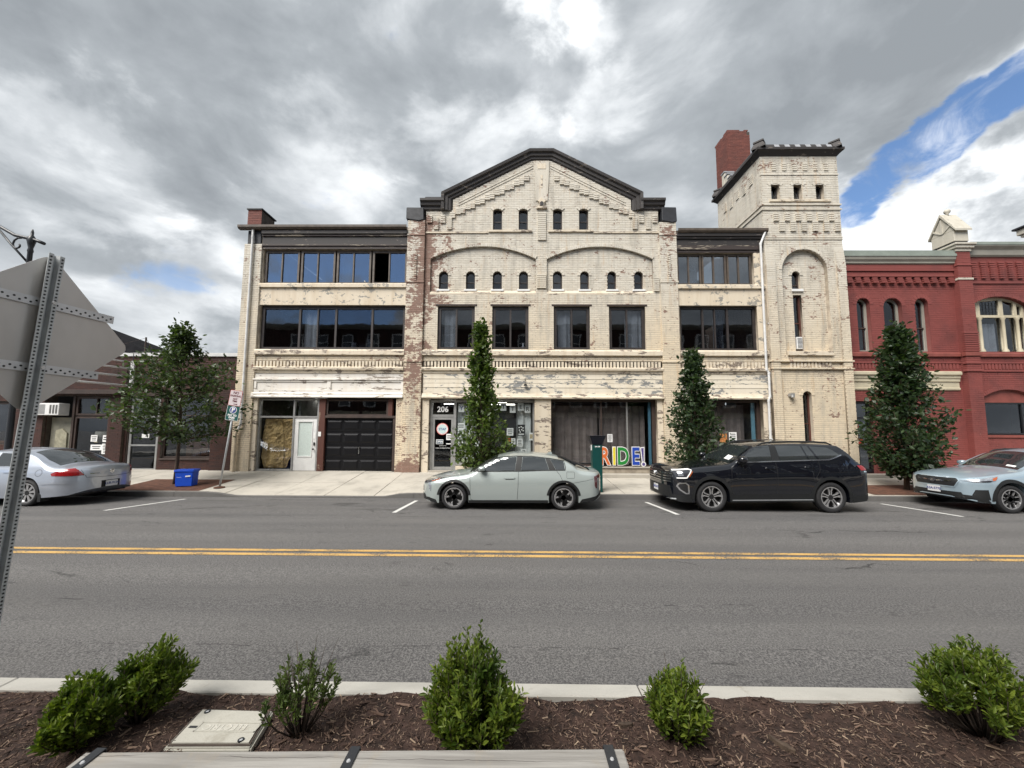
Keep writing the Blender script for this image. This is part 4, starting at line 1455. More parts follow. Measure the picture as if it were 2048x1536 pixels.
# brown posts and garage door
B_box('door_post', -7.755, -7.50, YS - .035, YS + .2, .36, 3.2, M['red_brown_wood'], bevel=.01)
B_box('door_post', -5.03, -4.86, YS - .02, YS + .2, 2.52, 3.2, M['red_brown_wood'], bevel=.01)
B_box('door_post', -4.82, -4.70, YS - .03, YS + .2, .36, 2.49, M['dark_wood'], bevel=.008)
B_box('garage_lintel', -7.50, -4.68, YS - .05, YS + .2, 2.44, 2.53, M['dark_wood'], bevel=.008)
gf = window(-7.49, -5.04, 2.53, 3.18, YS + .02, BLD, M['dark_wood'], M['glass_dark'], fw=.07)
gd = MB(); gd.box(-7.49, -4.81, YS + .07, YS + .1, .36, 2.44)
gdo = gd.obj('garage_door', M['garage'], BLD)
pw = 2.68 / 4
for r in range(4):
    for c in range(4):
        xa = -7.49 + pw * c; za = .38 + .515 * r
        mb = MB()
        o1 = [(xa + .04, za + .06), (xa + pw - .04, za + .06), (xa + pw - .04, za + .42), (xa + .04, za + .42)]
        q1 = [(xa + .10, za + .12), (xa + pw - .10, za + .12), (xa + pw - .10, za + .36), (xa + .10, za + .36)]
        vs = [(x_, YS + .066, z_) for x_, z_ in o1] + [(x_, YS + .050, z_) for x_, z_ in q1]
        mb.add(vs, [(0, 1, 5, 4), (1, 2, 6, 5), (2, 3, 7, 6), (3, 0, 4, 7), (4, 5, 6, 7)])
        mb.obj('door_panel', M['garage'], gdo)
    mb = MB(); mb.box(-7.49, -4.81, YS + .058, YS + .069, .38 + .515 * r - .012, .38 + .515 * r + .012); mb.obj('door_rail', M['garage'], gdo)
mb = MB(); mb.box(-6.17, -6.13, YS + .03, YS + .05, 1.05, 1.27); mb.lathe([(0, 0), (.03, 0), (.03, .02), (0, .02)], (-6.15, YS + .02, 1.29), 'Y', 10)
mb.obj('garage_handle', M['chrome'], gdo)
# painted brick cheek right of the garage
plate('pier', [(-4.69, .2), (-4.43, .2), (-4.43, 3.23), (-4.69, 3.23)], [], 15.01, 15.3, M['mortar'], BLD)
bricks('brickwork', lambda z: [(-4.69, -4.43)], .3, 3.22, [], 15.01, M['paint_brick'], BLD)
B_box('door_jamb', -10.36, -10.17, 15.02, 15.3, .2, 3.23, M['trim_cream'])
B_box('threshold', -10.2, -4.7, 14.97, 15.2, .2, .37, M['step'])
# downspouts
def spout(pts, mat, w=.045):
    mb = MB()
    for a, b in zip(pts, pts[1:]):
        mb.tube([a, b], w, 8)
    for q in pts[1:-1]:
        mb.lathe([(0, -.05), (.052, -.05), (.052, .05), (0, .05)], q, 'Z', 8)
    return mb.obj('downspout', mat, BLD, sharp=50)


spout([(-10.72, 14.92, 10.08), (-10.70, 14.90, 9.75), (-10.70, 14.90, 2.20), (-10.78, 14.88, 1.95)], M['spout'])
spout([(-10.78, 14.88, 2.0), (-10.86, 14.88, 1.80), (-10.87, 14.88, .36)], M['spout_cream'], .055)
spout([(9.92, 14.86, 9.92), (9.74, 14.90, 9.45), (9.72, 14.90, 4.40), (9.80, 14.90, 4.25), (9.80, 14.90, 3.35), (9.74, 14.90, 3.18), (9.74, 14.90, 1.75), (9.86, 14.84, 1.5)], M['spout'])
mb = MB(); mb.tube([(9.86, 14.9, 6.2), (9.96, 14.88, 6.28), (9.98, 14.88, 6.2), (9.97, 14.88, 5.95)], .018, 6); mb.obj('conduit', M['spout'], BLD)

# ---------------------------------------------------------------- centre shopfronts
YW = YC + .12
mb = MB()
for (xa, xb, za, zb) in ((-3.40, -3.29, .40, 3.17), (-2.46, -2.36, .40, 3.17), (.66, .72, .64, 3.17)):
    mb.box(xa, xb, YW, YW + .09, za, zb)
for (xa, xb, za, zb) in ((-3.288, -2.462, 3.08, 3.17), (-2.358, .658, 3.09, 3.17), (-3.288, -2.462, 2.50, 2.60), (-2.358, .658, .62, .72)):
    mb.box(xa, xb, YW + .003, YW + .087, za, zb)
sfc = mb.obj('shop_window', M['alu'], BLD, bevel=.003)
for (xa, xb, za, zb) in ((-3.29, -2.46, 2.60, 3.08), (-2.36, .66, .72, 3.09)):
    p = MB(); p.box(xa, xb, YW + .045, YW + .051, za, zb); p.obj('pane', M['glass'], sfc)
d2 = plate('door', [(-3.285, .44), (-2.465, .44), (-2.465, 2.495), (-3.285, 2.495)], [[(-3.20, .56), (-2.55, .56), (-2.55, 2.40), (-3.20, 2.40)]], YW + .015, YW + .07, M['alu'], BLD)
d2['label'] = 'glazed aluminium shop door numbered 206'
p = MB(); p.box(-3.21, -2.54, YW + .04, YW + .046, .55, 2.41); p.obj('pane', M['glass_dark'], d2)
p = MB(); p.tube([(-2.53, YW, 1.12), (-2.53, YW - .05, 1.14), (-2.53, YW - .05, 1.5), (-2.53, YW, 1.52)], .014, 6); p.obj('pull_handle', M['alu'], d2)
text('house_number', '206', .30, (-2.90, YW + .042, 2.80), M['paper'], sfc, offset=.008)
# round badge on the door with a ring of lettering
def disc_obj(name, x, z, r, y, mat, parent, r_in=0.0, n=36):
    mb = MB()
    if r_in:
        mb.lathe([(r, 0), (r, -.003), (r_in, -.003), (r_in, 0)], (x, y, z), 'Y', n, closed=True)
    else:
        mb.lathe([(0, -.002), (r, -.002), (r, 0), (0, 0)], (x, y, z), 'Y', n)
    return mb.obj(name, mat, parent)


disc_obj('badge', -2.90, 2.03, .235, YW + .036, M['red_ink'], d2)
disc_obj('badge', -2.90, 2.03, .215, YW + .033, M['paper'], d2)
disc_obj('badge', -2.90, 2.03, .165, YW + .030, plain('badge_centre', (0.52, 0.66, 0.66), .6, .03), d2)
for k in range(22):
    a = 2 * math.pi * k / 22
    if 1.15 < a < 2.0: continue
    mb = MB(); c = Vector((-2.90 + .19 * math.sin(a), YW + .029, 2.03 + .19 * math.cos(a)))
    mb.box(c.x - .008, c.x + .008, c.y - .001, c.y, c.z - .016, c.z + .016); mb.obj('badge_letter', M['red_ink'], d2)
text('badge_text', 'STAP', .13, (-2.90, YW + .026, 2.02), M['blue_ink'], d2, offset=.002, extrude=.001)
def sheet(name, x0, x1, z0, z1, y, mat, parent, lines=0, img=None, lm=None):
    mb = MB(); mb.box(x0, x1, y - .002, y, z0, z1)
    o = mb.obj(name, mat, parent)
    if lines:
        for k in range(lines):
            z = z1 - (z1 - z0) * (k + 1) / (lines + 1)
            w = (x1 - x0) * random.uniform(.22, .40)
            l = MB(); xm = (x0 + x1) / 2; h = (z1 - z0) / (lines + 1) * .22
            l.box(xm - w, xm + w, y - .0035, y - .0025, z - h, z + h)
            l.obj('print_line', lm or M['ink'], o)
    return o


yin = YW + .038
sheet('notice', -2.74, -2.50, 1.60, 1.84, yin, M['paper'], d2, 2)
sheet('open_sign', -3.14, -2.86, 1.44, 1.62, yin - .004, M['paper'], d2)
sheet('open_sign', -3.125, -2.875, 1.46, 1.60, yin - .008, plain('open_blue', (0.03, 0.07, 0.12), .5, .03), d2)
text('open_text', 'OPEN', .105, (-3.0, yin - .011, 1.53), M['paper'], d2, extrude=.0008, offset=.003)
text('door_text', 'Southern Tier', .05, (-2.87, yin, 1.375), M['paper'], d2, extrude=.0008)
text('door_text', 'CARE COORDINATION', .055, (-2.87, yin, 1.28), M['paper'], d2, extrude=.0008)
sheet('door_label', -2.74, -2.52, 1.43, 1.47, yin, M['paper'], d2)
disc = MB(); disc.lathe([(0, -.002), (.10, -.002), (.10, 0), (0, 0)], (0, 0, 0), 'Y', 20)
bo = disc.obj('red_sticker', M['red_ink'], d2); bo.scale = (1, 1, .55); bo.location = Vector((-2.90, yin, .86)) - BLD.location
# hand-made letters YOU MATTER on sheets of paper
LET = [('Y', -2.17, 2.86), ('O', -1.86, 2.93), ('U', -1.55, 2.86), ('M', -1.15, 2.93), ('A', -.84, 2.86), ('T', -.50, 2.92), ('T', -.13, 2.84), ('E', .19, 2.92), ('R', .46, 2.84)]
for ch, lx, lz in LET:
    o = sheet('letter_sheet', lx - .115, lx + .115, lz - .155, lz + .155, YW + .058 + .03, M['paper'], sfc)
    text('letter', ch, .23, (lx, YW + .084, lz - .01), M['blue_ink'] if ch == 'Y' else M['ink'], o, extrude=.001, offset=.002)
# curtains, a dark screen and posters inside
curtain(-2.34, -1.60, .72, 3.06, YW + .30, M['curtain'], sfc)
curtain(-.05, .62, .72, 3.06, YW + .30, M['curtain'], sfc)
B_box('screen', -1.2, .02, YW + .26, YW + .29, 1.1, 3.0, M['ink'], sfc)
B_box('white_panel', -2.02, -1.45, YW + .16, YW + .19, .73, 1.62, M['paper'], sfc)
for (xa, xb, za, zb, mt, ln) in ((-2.30, -2.03, 2.03, 2.27, 'paper', 2), (-2.30, -2.08, 1.72, 2.02, 'paper', 5), (-2.30, -2.08, 1.38, 1.69, 'paper', 5),
                                 (-.36, -.10, 1.78, 2.08, 'paper', 3), (.06, .36, 1.78, 2.22, 'ink', 0), (.52, .73 - .02, 1.60, 1.90, 'paper', 1), (-.18, -.02, 1.38, 1.68, 'paper', 4), (.04, .27, 1.36, 1.66, 'paper', 4), (.20, .42, 1.10, 1.26, 'paper', 2)):
    o = sheet('poster', xa, xb, za, zb, YW + .085, M[mt], sfc, ln)
    if mt == 'ink':
        for (bx, bz) in ((.13, 2.10), (.21, 2.13), (.28, 2.09), (.14, 2.0), (.23, 2.02), (.29, 1.98), (.17, 1.93)):
            disc_obj('poster_print', bx, bz, .028, YW + .082, M['paper'], o, n=8)
        sheet('poster_print', .10, .32, 1.82, 1.86, YW + .082, M['paper'], o)
sheet('poster_print', .545, .665, 1.67, 1.84, YW + .081, plain('tan_print', (.5, .4, .25), .6, .05), sfc)
sheet('poster', -.35, -.2, 1.55, 1.68, YW + .085, plain('orange_print', (.6, .14, .04), .6, .05), sfc)
B_box('stall_riser', -2.36, .72, YW + .0, YW + .2, .30, .60, M['trim_cream'])
B_box('door_jamb', -3.66, -3.41, YC - .03, YC + .3, .25, 3.22, M['trim_cream'])
B_box('column', .73, 1.37, YC - .03, YC + .3, .25, 3.225, M['trim_cream'], bevel=.01)
B_box('door_jamb', 5.51, 5.73, YC - .02, YC + .3, .25, 3.22, M['trim_cream'])
B_box('door_sill', -3.42, -2.36, YC - .02, YC + .2, .22, .43, M['step'])
# right-hand shop window
YV = YC + .16
mb = MB()
for (xa, xb, za, zb) in ((1.38, 1.44, .62, 3.2), (3.335, 3.385, .62, 3.2), (5.36, 5.49, .62, 3.2)):
    mb.box(xa, xb, YV, YV + .09, za, zb)
for (xa, xb) in ((1.442, 3.333), (3.387, 5.358)):
    mb.box(xa, xb, YV + .003, YV + .087, 3.13, 3.2); mb.box(xa, xb, YV + .003, YV + .087, .62, .67)
sfr = mb.obj('shop_window', M['dark_wood'], BLD)
for (xa, xb) in ((1.44, 3.335), (3.385, 5.36)):
    p = MB(); p.box(xa, xb, YV + .045, YV + .051, .67, 3.13); p.obj('pane', M['glass'], sfr)
p = MB(); p.box(4.355, 4.405, YV + .02, YV + .044, .67, 3.12); p.obj('glazing_bar', M['alu'], sfr)
p = MB(); p.box(5.23, 5.33, YV + .08, YV + .12, .67, 3.12); p.obj('blue_strip', plain('blue_painted_strip', (.07, .17, .25), .5, .1), sfr)
curtain(1.46, 3.3, .70, 3.0, YV + .42, M['curtain_dark'], sfr)
curtain(3.36, 5.2, .70, 3.0, YV + .46, M['curtain_dark'], sfr)
B_box('window_sill', 1.36, 5.5, YC - .05, YV + .3, .56, .615, M['step'])
B_box('stall_riser', 1.38, 5.5, YC + .02, YC + .3, .25, .555, M['dark_wood'])
B_box('stone_step', 1.40, 6.3, 14.58, 15.02, .1, .37, M['step'], bevel=.015)
o = sheet('notice', 3.60, 3.80, 1.55, 1.86, YV + .043, M['paper'], sfr, 6)
# PRIDE! cut-out letters standing on the sill
PR = [('P', 3.08, (.55, .03, .03)), ('R', 3.43, (.56, .13, .03)), ('I', 3.80, (.66, .55, .03)), ('D', 4.14, (.012, .20, .03)), ('E', 4.62, (.012, .055, .36))]
for ch, lx, cc in PR:
    wt_me = text_mesh(ch, .92, .008, .050); wt_me.materials.append(M['paper'])
    t1 = shared('pride_letter', wt_me, (lx, YC - .015, .985), None, (R(90), 0, 0), (.68, 1, 1))
    tag(t1, {'P': 'red cut-out letter P outlined in white, half hidden behind the green post', 'R': 'orange cut-out letter R outlined in white on the shop sill', 'I': 'yellow cut-out letter I outlined in white on the shop sill', 'D': 'green cut-out letter D outlined in white on the shop sill', 'E': 'blue cut-out letter E outlined in white on the shop sill'}[ch], 'letter', 'rainbow letters on the shop sill')
    cme = text_mesh(ch, .92, .004, .022); cme.materials.append(plain('letter_' + ch, cc, .5, .03))
    c = bpy.data.objects.new('coloured_face', cme); COL.objects.link(c); c.parent = t1; c.location = (0, 0, .006 + .006)
mb = MB(); mb.prism([(4.80, 1.36), (4.97, 1.38), (4.955, .80), (4.86, .79)], YC - .03, YC - .012); mb.lathe([(0, -.018), (.095, -.018), (.095, 0), (0, 0)], (4.92, YC - .012, .715), 'Y', 20)
ex = mb.obj('pride_letter', M['paper']); tag(ex, 'purple exclamation mark outlined in white on the shop sill', 'letter', 'rainbow letters on the shop sill')
mb = MB(); mb.prism([(4.835, 1.325), (4.935, 1.34), (4.925, .835), (4.885, .83)], YC - .036, YC - .0305); mb.lathe([(0, -.006), (.06, -.006), (.06, 0), (0, 0)], (4.92, YC - .0305, .715), 'Y', 16)
mb.obj('coloured_face', plain('letter_mark', (.09, .07, .22), .5, .03), ex)

# ---------------------------------------------------------------- right bay
holesR = [Rect(6.48, 9.50, 7.84, 9.15), Rect(6.50, 9.54, 5.17, 6.97), Rect(6.62, 9.60, .3, 3.23)]
plate('wall', [(6.4, .2), (9.95, .2), (9.95, 10.0), (6.4, 10.0)], [o.poly() for o in holesR], YL + .02, YL + .36, M['mortar'], BLD)
plate('spandrel', [(6.43, 6.975), (9.9, 6.975), (9.9, 7.65), (6.43, 7.65)], [], YL - .01, YL + .1, M['stucco'], BLD)
B_box('wall_strip', 9.56, 9.9, YL - .01, YL + .3, 5.165, 6.97, M['stucco'])
B_box('wall_strip', 9.52, 9.9, YL - .01, YL + .3, 7.80, 9.14, M['stucco'])
moulding('sill_course', 6.43, 9.9, [(YL - .09, 7.65), (YL - .09, 7.78), (YL - .05, 7.82), (YL + .1, 7.82), (YL + .1, 7.65)], M['stucco'])
for k, (za, zb, yy) in enumerate(((9.15, 9.26, -.01), (9.26, 9.44, -.05), (9.44, 9.70, -.04), (9.70, 9.78, -.10), (9.78, 9.94, -.15))):
    B_box('frieze_board', 6.43, 9.88, YL + yy, YL + .2, za + .002, zb, M['dark_frieze'] if k < 2 else M['dark_cornice'])
gutter(6.44, 10.02, 15.0, 10.0)
mb = MB(); mb.add([(6.42, 14.95, 10.02), (9.9, 14.95, 10.02), (9.9, 16.2, 10.50), (6.42, 16.2, 10.30), (6.42, 24, 10.5), (9.9, 24, 10.8)], [(0, 1, 2, 3), (3, 2, 5, 4)])
mb.obj('roof', M['roof'], BLD)
mb = MB()
for k in range(12):
    xx = 8.1 + k * .15
    mb.box(xx, xx + .15, 15.9, 16.2, 10.2, 10.46 + random.uniform(-.04, .04))
mb.obj('tar_flashing', M['tar_cap'], BLD)
for k in range(3):
    a = 6.49 + 1.005 * k; b = a + .965
    window(a, b, 7.86, 9.12, YL + .10, BLD, M['win_frame_br'], M['glass_blue'], fw=.06, mull=((a + .46, .05),), curtains=[(a + .5, b - .07, M['curtain'])] if k < 2 else [])
window(6.50, 9.54, 5.17, 6.97, YL + .12, BLD, M['win_frame'], M['glass_dark'], fw=.10, mull=[(7.45, .07), (8.43, .08), (7.93, .05)], curtains=[(7.96, 8.36, M['curtain'])])
mb = MB()
for (xa, xb, za, zb) in ((6.63, 6.72, .55, 3.2), (9.46, 9.59, .55, 3.2)):
    mb.box(xa, xb, YV, YV + .09, za, zb)
mb.box(6.722, 9.458, YV + .003, YV + .087, 3.12, 3.2); mb.box(6.722, 9.458, YV + .003, YV + .087, .55, .62)
sfq = mb.obj('shop_window', M['dark_wood'], BLD)
p = MB(); p.box(6.72, 9.46, YV + .045, YV + .051, .62, 3.12); p.obj('pane', M['glass'], sfq)
p = MB(); p.box(9.28, 9.42, YV + .08, YV + .12, .62, 3.12); p.obj('blue_strip', plain('blue_painted_strip', (.10, .21, .28), .5, .1), sfq)
curtain(6.75, 9.2, .65, 3.05, YV + .42, M['curtain_dark'], sfq)
sheet('notice', 8.36, 8.66, 1.50, 1.96, YV + .043, M['paper'], sfq, 5)
o = sheet('poster', 8.0, 8.28, 1.56, 1.90, YV + .043, plain('orange_poster', (.62, .25, .08), .6, .3, 12), sfq)
B_box('stall_riser', 6.43, 9.62, YC + .0, YC + .3, .22, .55, M['trim_cream'])
B_box('door_jamb', 6.43, 6.62, YL - .01, YL + .3, .22, 3.22, M['trim_cream'])
B_box('door_jamb', 9.61, 9.9, YL - .01, YL + .3, .22, 3.22, M['trim_cream'])

# ---------------------------------------------------------------- tower
YT = 14.92
TX0, TX1, TY1 = 9.90, 12.99, 18.2
tw_top = [Arch(10.28, 10.62, 11.35, 11.98, .07), Arch(11.18, 11.51, 11.34, 11.98, .07), Arch(12.07, 12.40, 11.33, 11.98, .07)]
niche = Arch(10.53, 12.33, 4.98, 9.25, .84)
lowwin = Arch(11.06, 11.41, .9, 3.56, .175)
plate('wall', [(TX0, .2), (TX1, .2), (TX1, 13.2), (TX0, 13.2)], [o.poly(.003) for o in tw_top + [niche, lowwin]], YT, YT + .3, M['mortar'], BLD)
bricks('brickwork', lambda z: [(TX0, TX1)], .25, 13.16, tw_top + [niche, lowwin], YT, M['paint_brick'], BLD)
nwin = Arch(11.01, 11.35, 7.66, 8.40, .17); twin = Rect(11.02, 11.36, 5.17, 7.42)
YN = YT + .16
plate('niche_wall', Arch(10.43, 12.43, 4.9, 9.32, .86).poly(), [nwin.poly(.003), twin.poly(.003)], YN, YN + .2, M['mortar'], BLD)
bricks('brickwork', lambda z: [niche.span(z)] if niche.span(z) else [], 4.98, 9.25, [nwin, twin], YN, M['paint_brick'], BLD)
arch_ring('niche_arch', niche, YT, .022, .12, M['paint_brick'], BLD)
for o in tw_top:
    arch_window(o, YT + .16, BLD, M['win_frame'], M['glass_dark'])
    arch_ring('window_arch', Arch(o.x0 - .06, o.x1 + .06, o.z0, o.zt + .02, .10), YT, .02, .12, M['paint_brick'], BLD)
arch_window(nwin, YN + .1, BLD, M['dark_wood'], M['glass_dark'], rail=7.85)
arch_ring('window_arch', nwin, YN, .03, .12, M['paint_brick'], BLD)
tww = window(11.02, 11.36, 5.17, 7.42, YN + .1, BLD, M['red_brown_wood'], M['glass_dark'], fw=.05, rail=6.3)
mb = MB(); mb.box(11.08, 11.30, YN - .02, YN + .3, 5.24, 5.72)
ac = mb.obj('air_conditioner', M['white_paint'], BLD, bevel=.01)
for k in range(8):
    s = MB(); s.box(11.10, 11.28, YN - .026, YN - .019, 5.28 + .052 * k, 5.30 + .052 * k); s.obj('grille_slat', M['hole'], ac)
B_box('window_sill', 10.98, 11.42, YN - .07, YN + .1, 7.56, 7.655, M['white_paint'])
arch_window(lowwin, YT + .14, BLD, M['red_brown_wood'], M['glass_dark'], rail=2.3)
arch_ring('window_arch', lowwin, YT, .025, .12, M['paint_brick'], BLD)
curtain(11.08, 11.25, 5.8, 7.3, YN + .3, M['curtain'], tww)
B_box('window_sill', 10.18, 12.62, YT - .055, YT + .05, 11.22, 11.31, M['trim_cream'])
for z in (11.10, 10.90):
    mb = MB(); mb.box(TX0 - .05, TX1 + .04, YT - .05, YT + .05, z - .028, z + .028); mb.box(TX0 - .05, TX0 + .03, YT + .05, TY1, z - .028, z + .028)
    mb.obj('string_course', M['paint_brick'], BLD)
for z in (9.74, 9.66, 12.38):
    mb = MB(); mb.box(TX0 - .02, TX1 + .02, YT - .032, YT + .05, z - .024, z + .024); mb.obj('string_course', M['paint_brick'], BLD)
for c in range(6):
    for r in range(4):
        shared('corbel_brick', cb_me, (10.40 + .44 * c, YT, 10.70 - .087 * r), BLD, scale=(.82, 1, 1))
    for r in range(5):
        shared('corbel_brick', cb_me, (10.40 + .44 * c + .21, YT, 10.36 - .087 * r), BLD, scale=(.82, 1, 1))
for c in range(6):
    for r in range(4):
        shared('corbel_brick', cb_me, (10.42 + .42 * c, YT, 12.84 - .087 * r), BLD, scale=(.66, .6, 1))
# corner pilasters that widen towards the base
for (xa, xb) in ((TX0 - .01, 10.24), (12.66, TX1 + .02)):
    plate('corner_pilaster', [(xa, .2), (xb, .2), (xb, 8.6), (xa, 8.6)], [], YT - .07, YT + .02, M['mortar'], BLD)
    bricks('brickwork', lambda z: [(xa, xb)], .25, 8.6, [], YT - .07, M['paint_brick'], BLD)
    for r in range(7):
        B_box('corbel_course', xa, xb, YT - .07 + .010 * (r + 1) - .012, YT, 8.602 + .10 * r, 8.69 + .10 * r, M['paint_brick'], bevel=0)
moulding('sill_course', 10.56, 12.30, [(YT - .09, 4.95), (YT - .09, 5.10), (YT + .18, 5.16), (YT + .18, 4.95)], M['trim_cream'])
for k in range(12):
    shared('dentil', dn_me, (10.66 + .137 * k, YT, 4.575), BLD, scale=(1, 1, .95))
for z in (4.72, 4.43):
    B_box('pier_band', TX0 - .06, TX1 + .07, YT - .11, YT + .02, z - .028, z + .028, M['paint_brick'])
# tower sides and top
for xx, sd in ((TX0, -1), (TX1, 1)):
    mb = MB(); mb.box(min(xx, xx - sd * .3), max(xx, xx - sd * .3), YT + .31, TY1, .2, 13.2); mb.obj('wall', M['mortar'], BLD)
    bricks('brickwork', lambda z: [(YT, TY1)], 4.0 if sd < 0 else 8.8, 13.16, [], xx, M['paint_brick'], BLD, axis='y', side=sd)
bricks('brickwork', lambda z: [(YT, YT + .5)], .3, 8.8, [], TX1, M['paint_brick'], BLD, axis='y', side=1)
mb = MB(); mb.box(TX0 + .02, TX1 - .02, TY1 - .3, TY1 - .01, .2, 13.2); mb.obj('wall', M['mortar'], BLD)
for r in range(5):
    for c in range(5):
        mb = MB(); mb.box(TX0 - .045, TX0 + .02, YT + .5 + .5 * c, YT + .72 + .5 * c, 12.72 - .087 * r - .03 - .1 * (c % 2), 12.72 - .087 * r + .03 - .1 * (c % 2)); mb.obj('corbel_brick', M['paint_brick'], BLD)
# coping: moulded stone, chequered slate slope, corner blocks
def ring_course(name, z0, z1, o0, o1, mat):
    mb = MB()
    a = [(TX0 - o0, YT - o0), (TX1 + o0, YT - o0), (TX1 + o0, TY1 + o0), (TX0 - o0, TY1 + o0)]
    b = [(TX0 - o1, YT - o1), (TX1 + o1, YT - o1), (TX1 + o1, TY1 + o1), (TX0 - o1, TY1 + o1)]
    mb.hexa([(x_, y_, z0) for x_, y_ in a] + [(x_, y_, z1) for x_, y_ in b])
    return mb.obj(name, mat, BLD)


ring_course('coping', 13.165, 13.24, .02, .08, M['dark_cornice'])
ring_course('coping', 13.242, 13.34, .08, .17, M['dark_cornice'])
ring_course('coping', 13.342, 13.44, .20, .20, M['dark_cornice'])
ring_course('coping', 13.442, 13.62, .17, .09, M['dark_cornice'])
for k in range(6):
    xa = 10.42 + .42 * k
    mb = MB(); mb.add([(xa, YT - .175, 13.447), (xa + .2, YT - .175, 13.447), (xa + .2, YT - .098, 13.612), (xa, YT - .098, 13.612)], [(0, 1, 2, 3)])
    mb.obj('slate_square', M['slate'], BLD)
for (xc, yc) in ((TX0 + .02, YT + .02), (TX1 - .02, YT + .02), (TX0 + .02, TY1 - .1), (TX1 - .02, TY1 - .1)):
    mb = MB(); mb.lathe([(.34, 13.44), (.34, 13.50), (.22, 13.70), (.22, 13.72), (.26, 13.72), (.26, 13.78), (0, 13.78)], (xc, yc, 0), 'Z', 4)
    mb.obj('corner_block', M['dark_cornice'], BLD)
for k in range(3):
    mb = MB(); mb.box(TX0 + .05, TX0 + .5, TY1 - .60 - .26 * k, TY1 - .35 - .26 * k, 13.5, 14.36 - .26 * k); sc2 = mb.obj('stepped_coping', M['stone'], BLD, bevel=.02)
    mb = MB(); mb.box(TX0 + .02, TX0 + .52, TY1 - .63 - .26 * k, TY1 - .34 - .26 * k, 14.362 - .26 * k, 14.42 - .26 * k); mb.obj('coping_slab', M['slate'], sc2)
# wall box, small things on the tower front
mb = MB(); mb.box(10.50, 10.66, YT - .16, YT, 3.34, 3.46); mb.lathe([(0, 0), (.07, 0), (.06, .1), (0, .1)], (10.58, YT - .14, 3.30), 'Z', 10); mb.obj('wall_light', M['alu'], BLD)
# red chimney behind the tower
CX0, CX1, CY0, CY1, CZ = 10.60, 11.72, 18.35, 19.45, 17.1
mb = MB(); mb.box(CX0, CX1, CY0, CY1, 10.0, CZ - .05); mb.obj('chimney', M['dark_mortar'], BLD)
bricks('brickwork', lambda z: [(CX0, CX1 - (.15 if z > CZ - .25 else 0))], 13.0, CZ, [], CY0, M['chimney_brick'], BLD)
bricks('brickwork', lambda z: [(CY0, CY1)], 13.0, CZ, [], CX0, M['chimney_brick'], BLD, axis='y', side=-1)
tb_me = MB().box(0, .20, 0, .13, 0, .062).mesh('brick'); tb_me.materials.append(M['chimney_brick'])
for k in (0, 1, 2, 4):
    shared('brick', tb_me, (CX0 + .212 * k, CY0 - .004, CZ + .002), BLD)
for k in (0, 2, 3, 4):
    shared('brick', tb_me, (CX0 + .13, CY0 + .16 + .21 * k, CZ + .002), BLD, rot=(0, 0, R(90)))

# ---------------------------------------------------------------- carcass: side and back walls, floors and ceilings
mb = MB(); mb.box(-11.05, -10.76, 15.39, 24, .2, 10.2); mb.obj('side_wall', M['dark_mortar'], BLD)
mb = MB(); mb.box(-11.05, 13, 24, 24.3, .2, 10.9); mb.obj('back_wall', M['dark_mortar'], BLD)
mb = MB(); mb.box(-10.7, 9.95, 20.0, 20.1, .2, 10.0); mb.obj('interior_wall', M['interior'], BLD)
for (za, zb, yy) in ((3.35, 3.5, 15.5), (7.3, 7.45, 15.5), (.15, .3, 15.3)):
    mb = MB(); mb.box(-10.7, 9.95, yy, 20.0, za, zb); mb.obj('floor_slab', M['interior_grey'], BLD)
mb = MB(); mb.box(-4.3, 6.3, 15.42, 20, 9.55, 9.65); mb.obj('floor_slab', M['interior_grey'], BLD)
for xx in (-8.76, -7.6, -4.05, -2.38, 1.05, 6.05):
    mb = MB(); mb.box(xx - .05, xx + .05, 15.5, 20, .3, 3.35); mb.obj('partition', M['interior_grey'], BLD)
mb = MB(); mb.add([(-3.7, 15.3, 11.0), (-3.7, 24, 11.0), (1.0, 24, 13.0), (1.0, 15.3, 13.0), (5.75, 15.3, 11.0), (5.75, 24, 11.0)], [(0, 1, 2, 3), (3, 2, 5, 4)]); mb.obj('roof', M['roof'], BLD)
mb = MB(); mb.box(-4.4, -4.1, 15.4, 24, 10, 10.9); mb.box(5.8, 6.1, 15.4, 24, 10, 10.9); mb.obj('side_wall', M['dark_mortar'], BLD)
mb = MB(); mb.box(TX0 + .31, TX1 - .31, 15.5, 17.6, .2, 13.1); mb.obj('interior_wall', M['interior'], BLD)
# strip lights seen through the transoms
tl = bpy.data.materials.new('lit_tube'); tl.use_nodes = True
tl.node_tree.nodes['Principled BSDF'].inputs['Emission Color'].default_value = (1, .95, .85, 1)
tl.node_tree.nodes['Principled BSDF'].inputs['Emission Strength'].default_value = 2.5
M['tube_light'] = tl
for (xa, xb, zz, yy) in ((-9.4, -8.2, 3.28, 16.6), (-3.3, -2.6, 3.2, 16.4), (-1.6, -.4, 3.2, 16.4), (-3.3, -2.6, 3.2, 17.6), (-1.6, .4, 3.2, 17.8)):
    mb = MB(); mb.box(xa, xb, yy, yy + .12, zz - .03, zz); mb.obj('ceiling_fitting', M['tube_light'], BLD)

# ================================================================== red painted brick building on the right
RED = empty('red_brick_building', (17.0, 15.2, .3), 'red painted brick building with arched windows and pale green cornice', 'building')
YB = 15.2


def R_box(name, x0, x1, y0, y1, z0, z1, mat, parent=RED, bevel=0.004):
    mb = MB(); mb.box(x0, x1, y0, y1, z0, z1)
    return mb.obj(name, mat, parent, bevel=bevel)


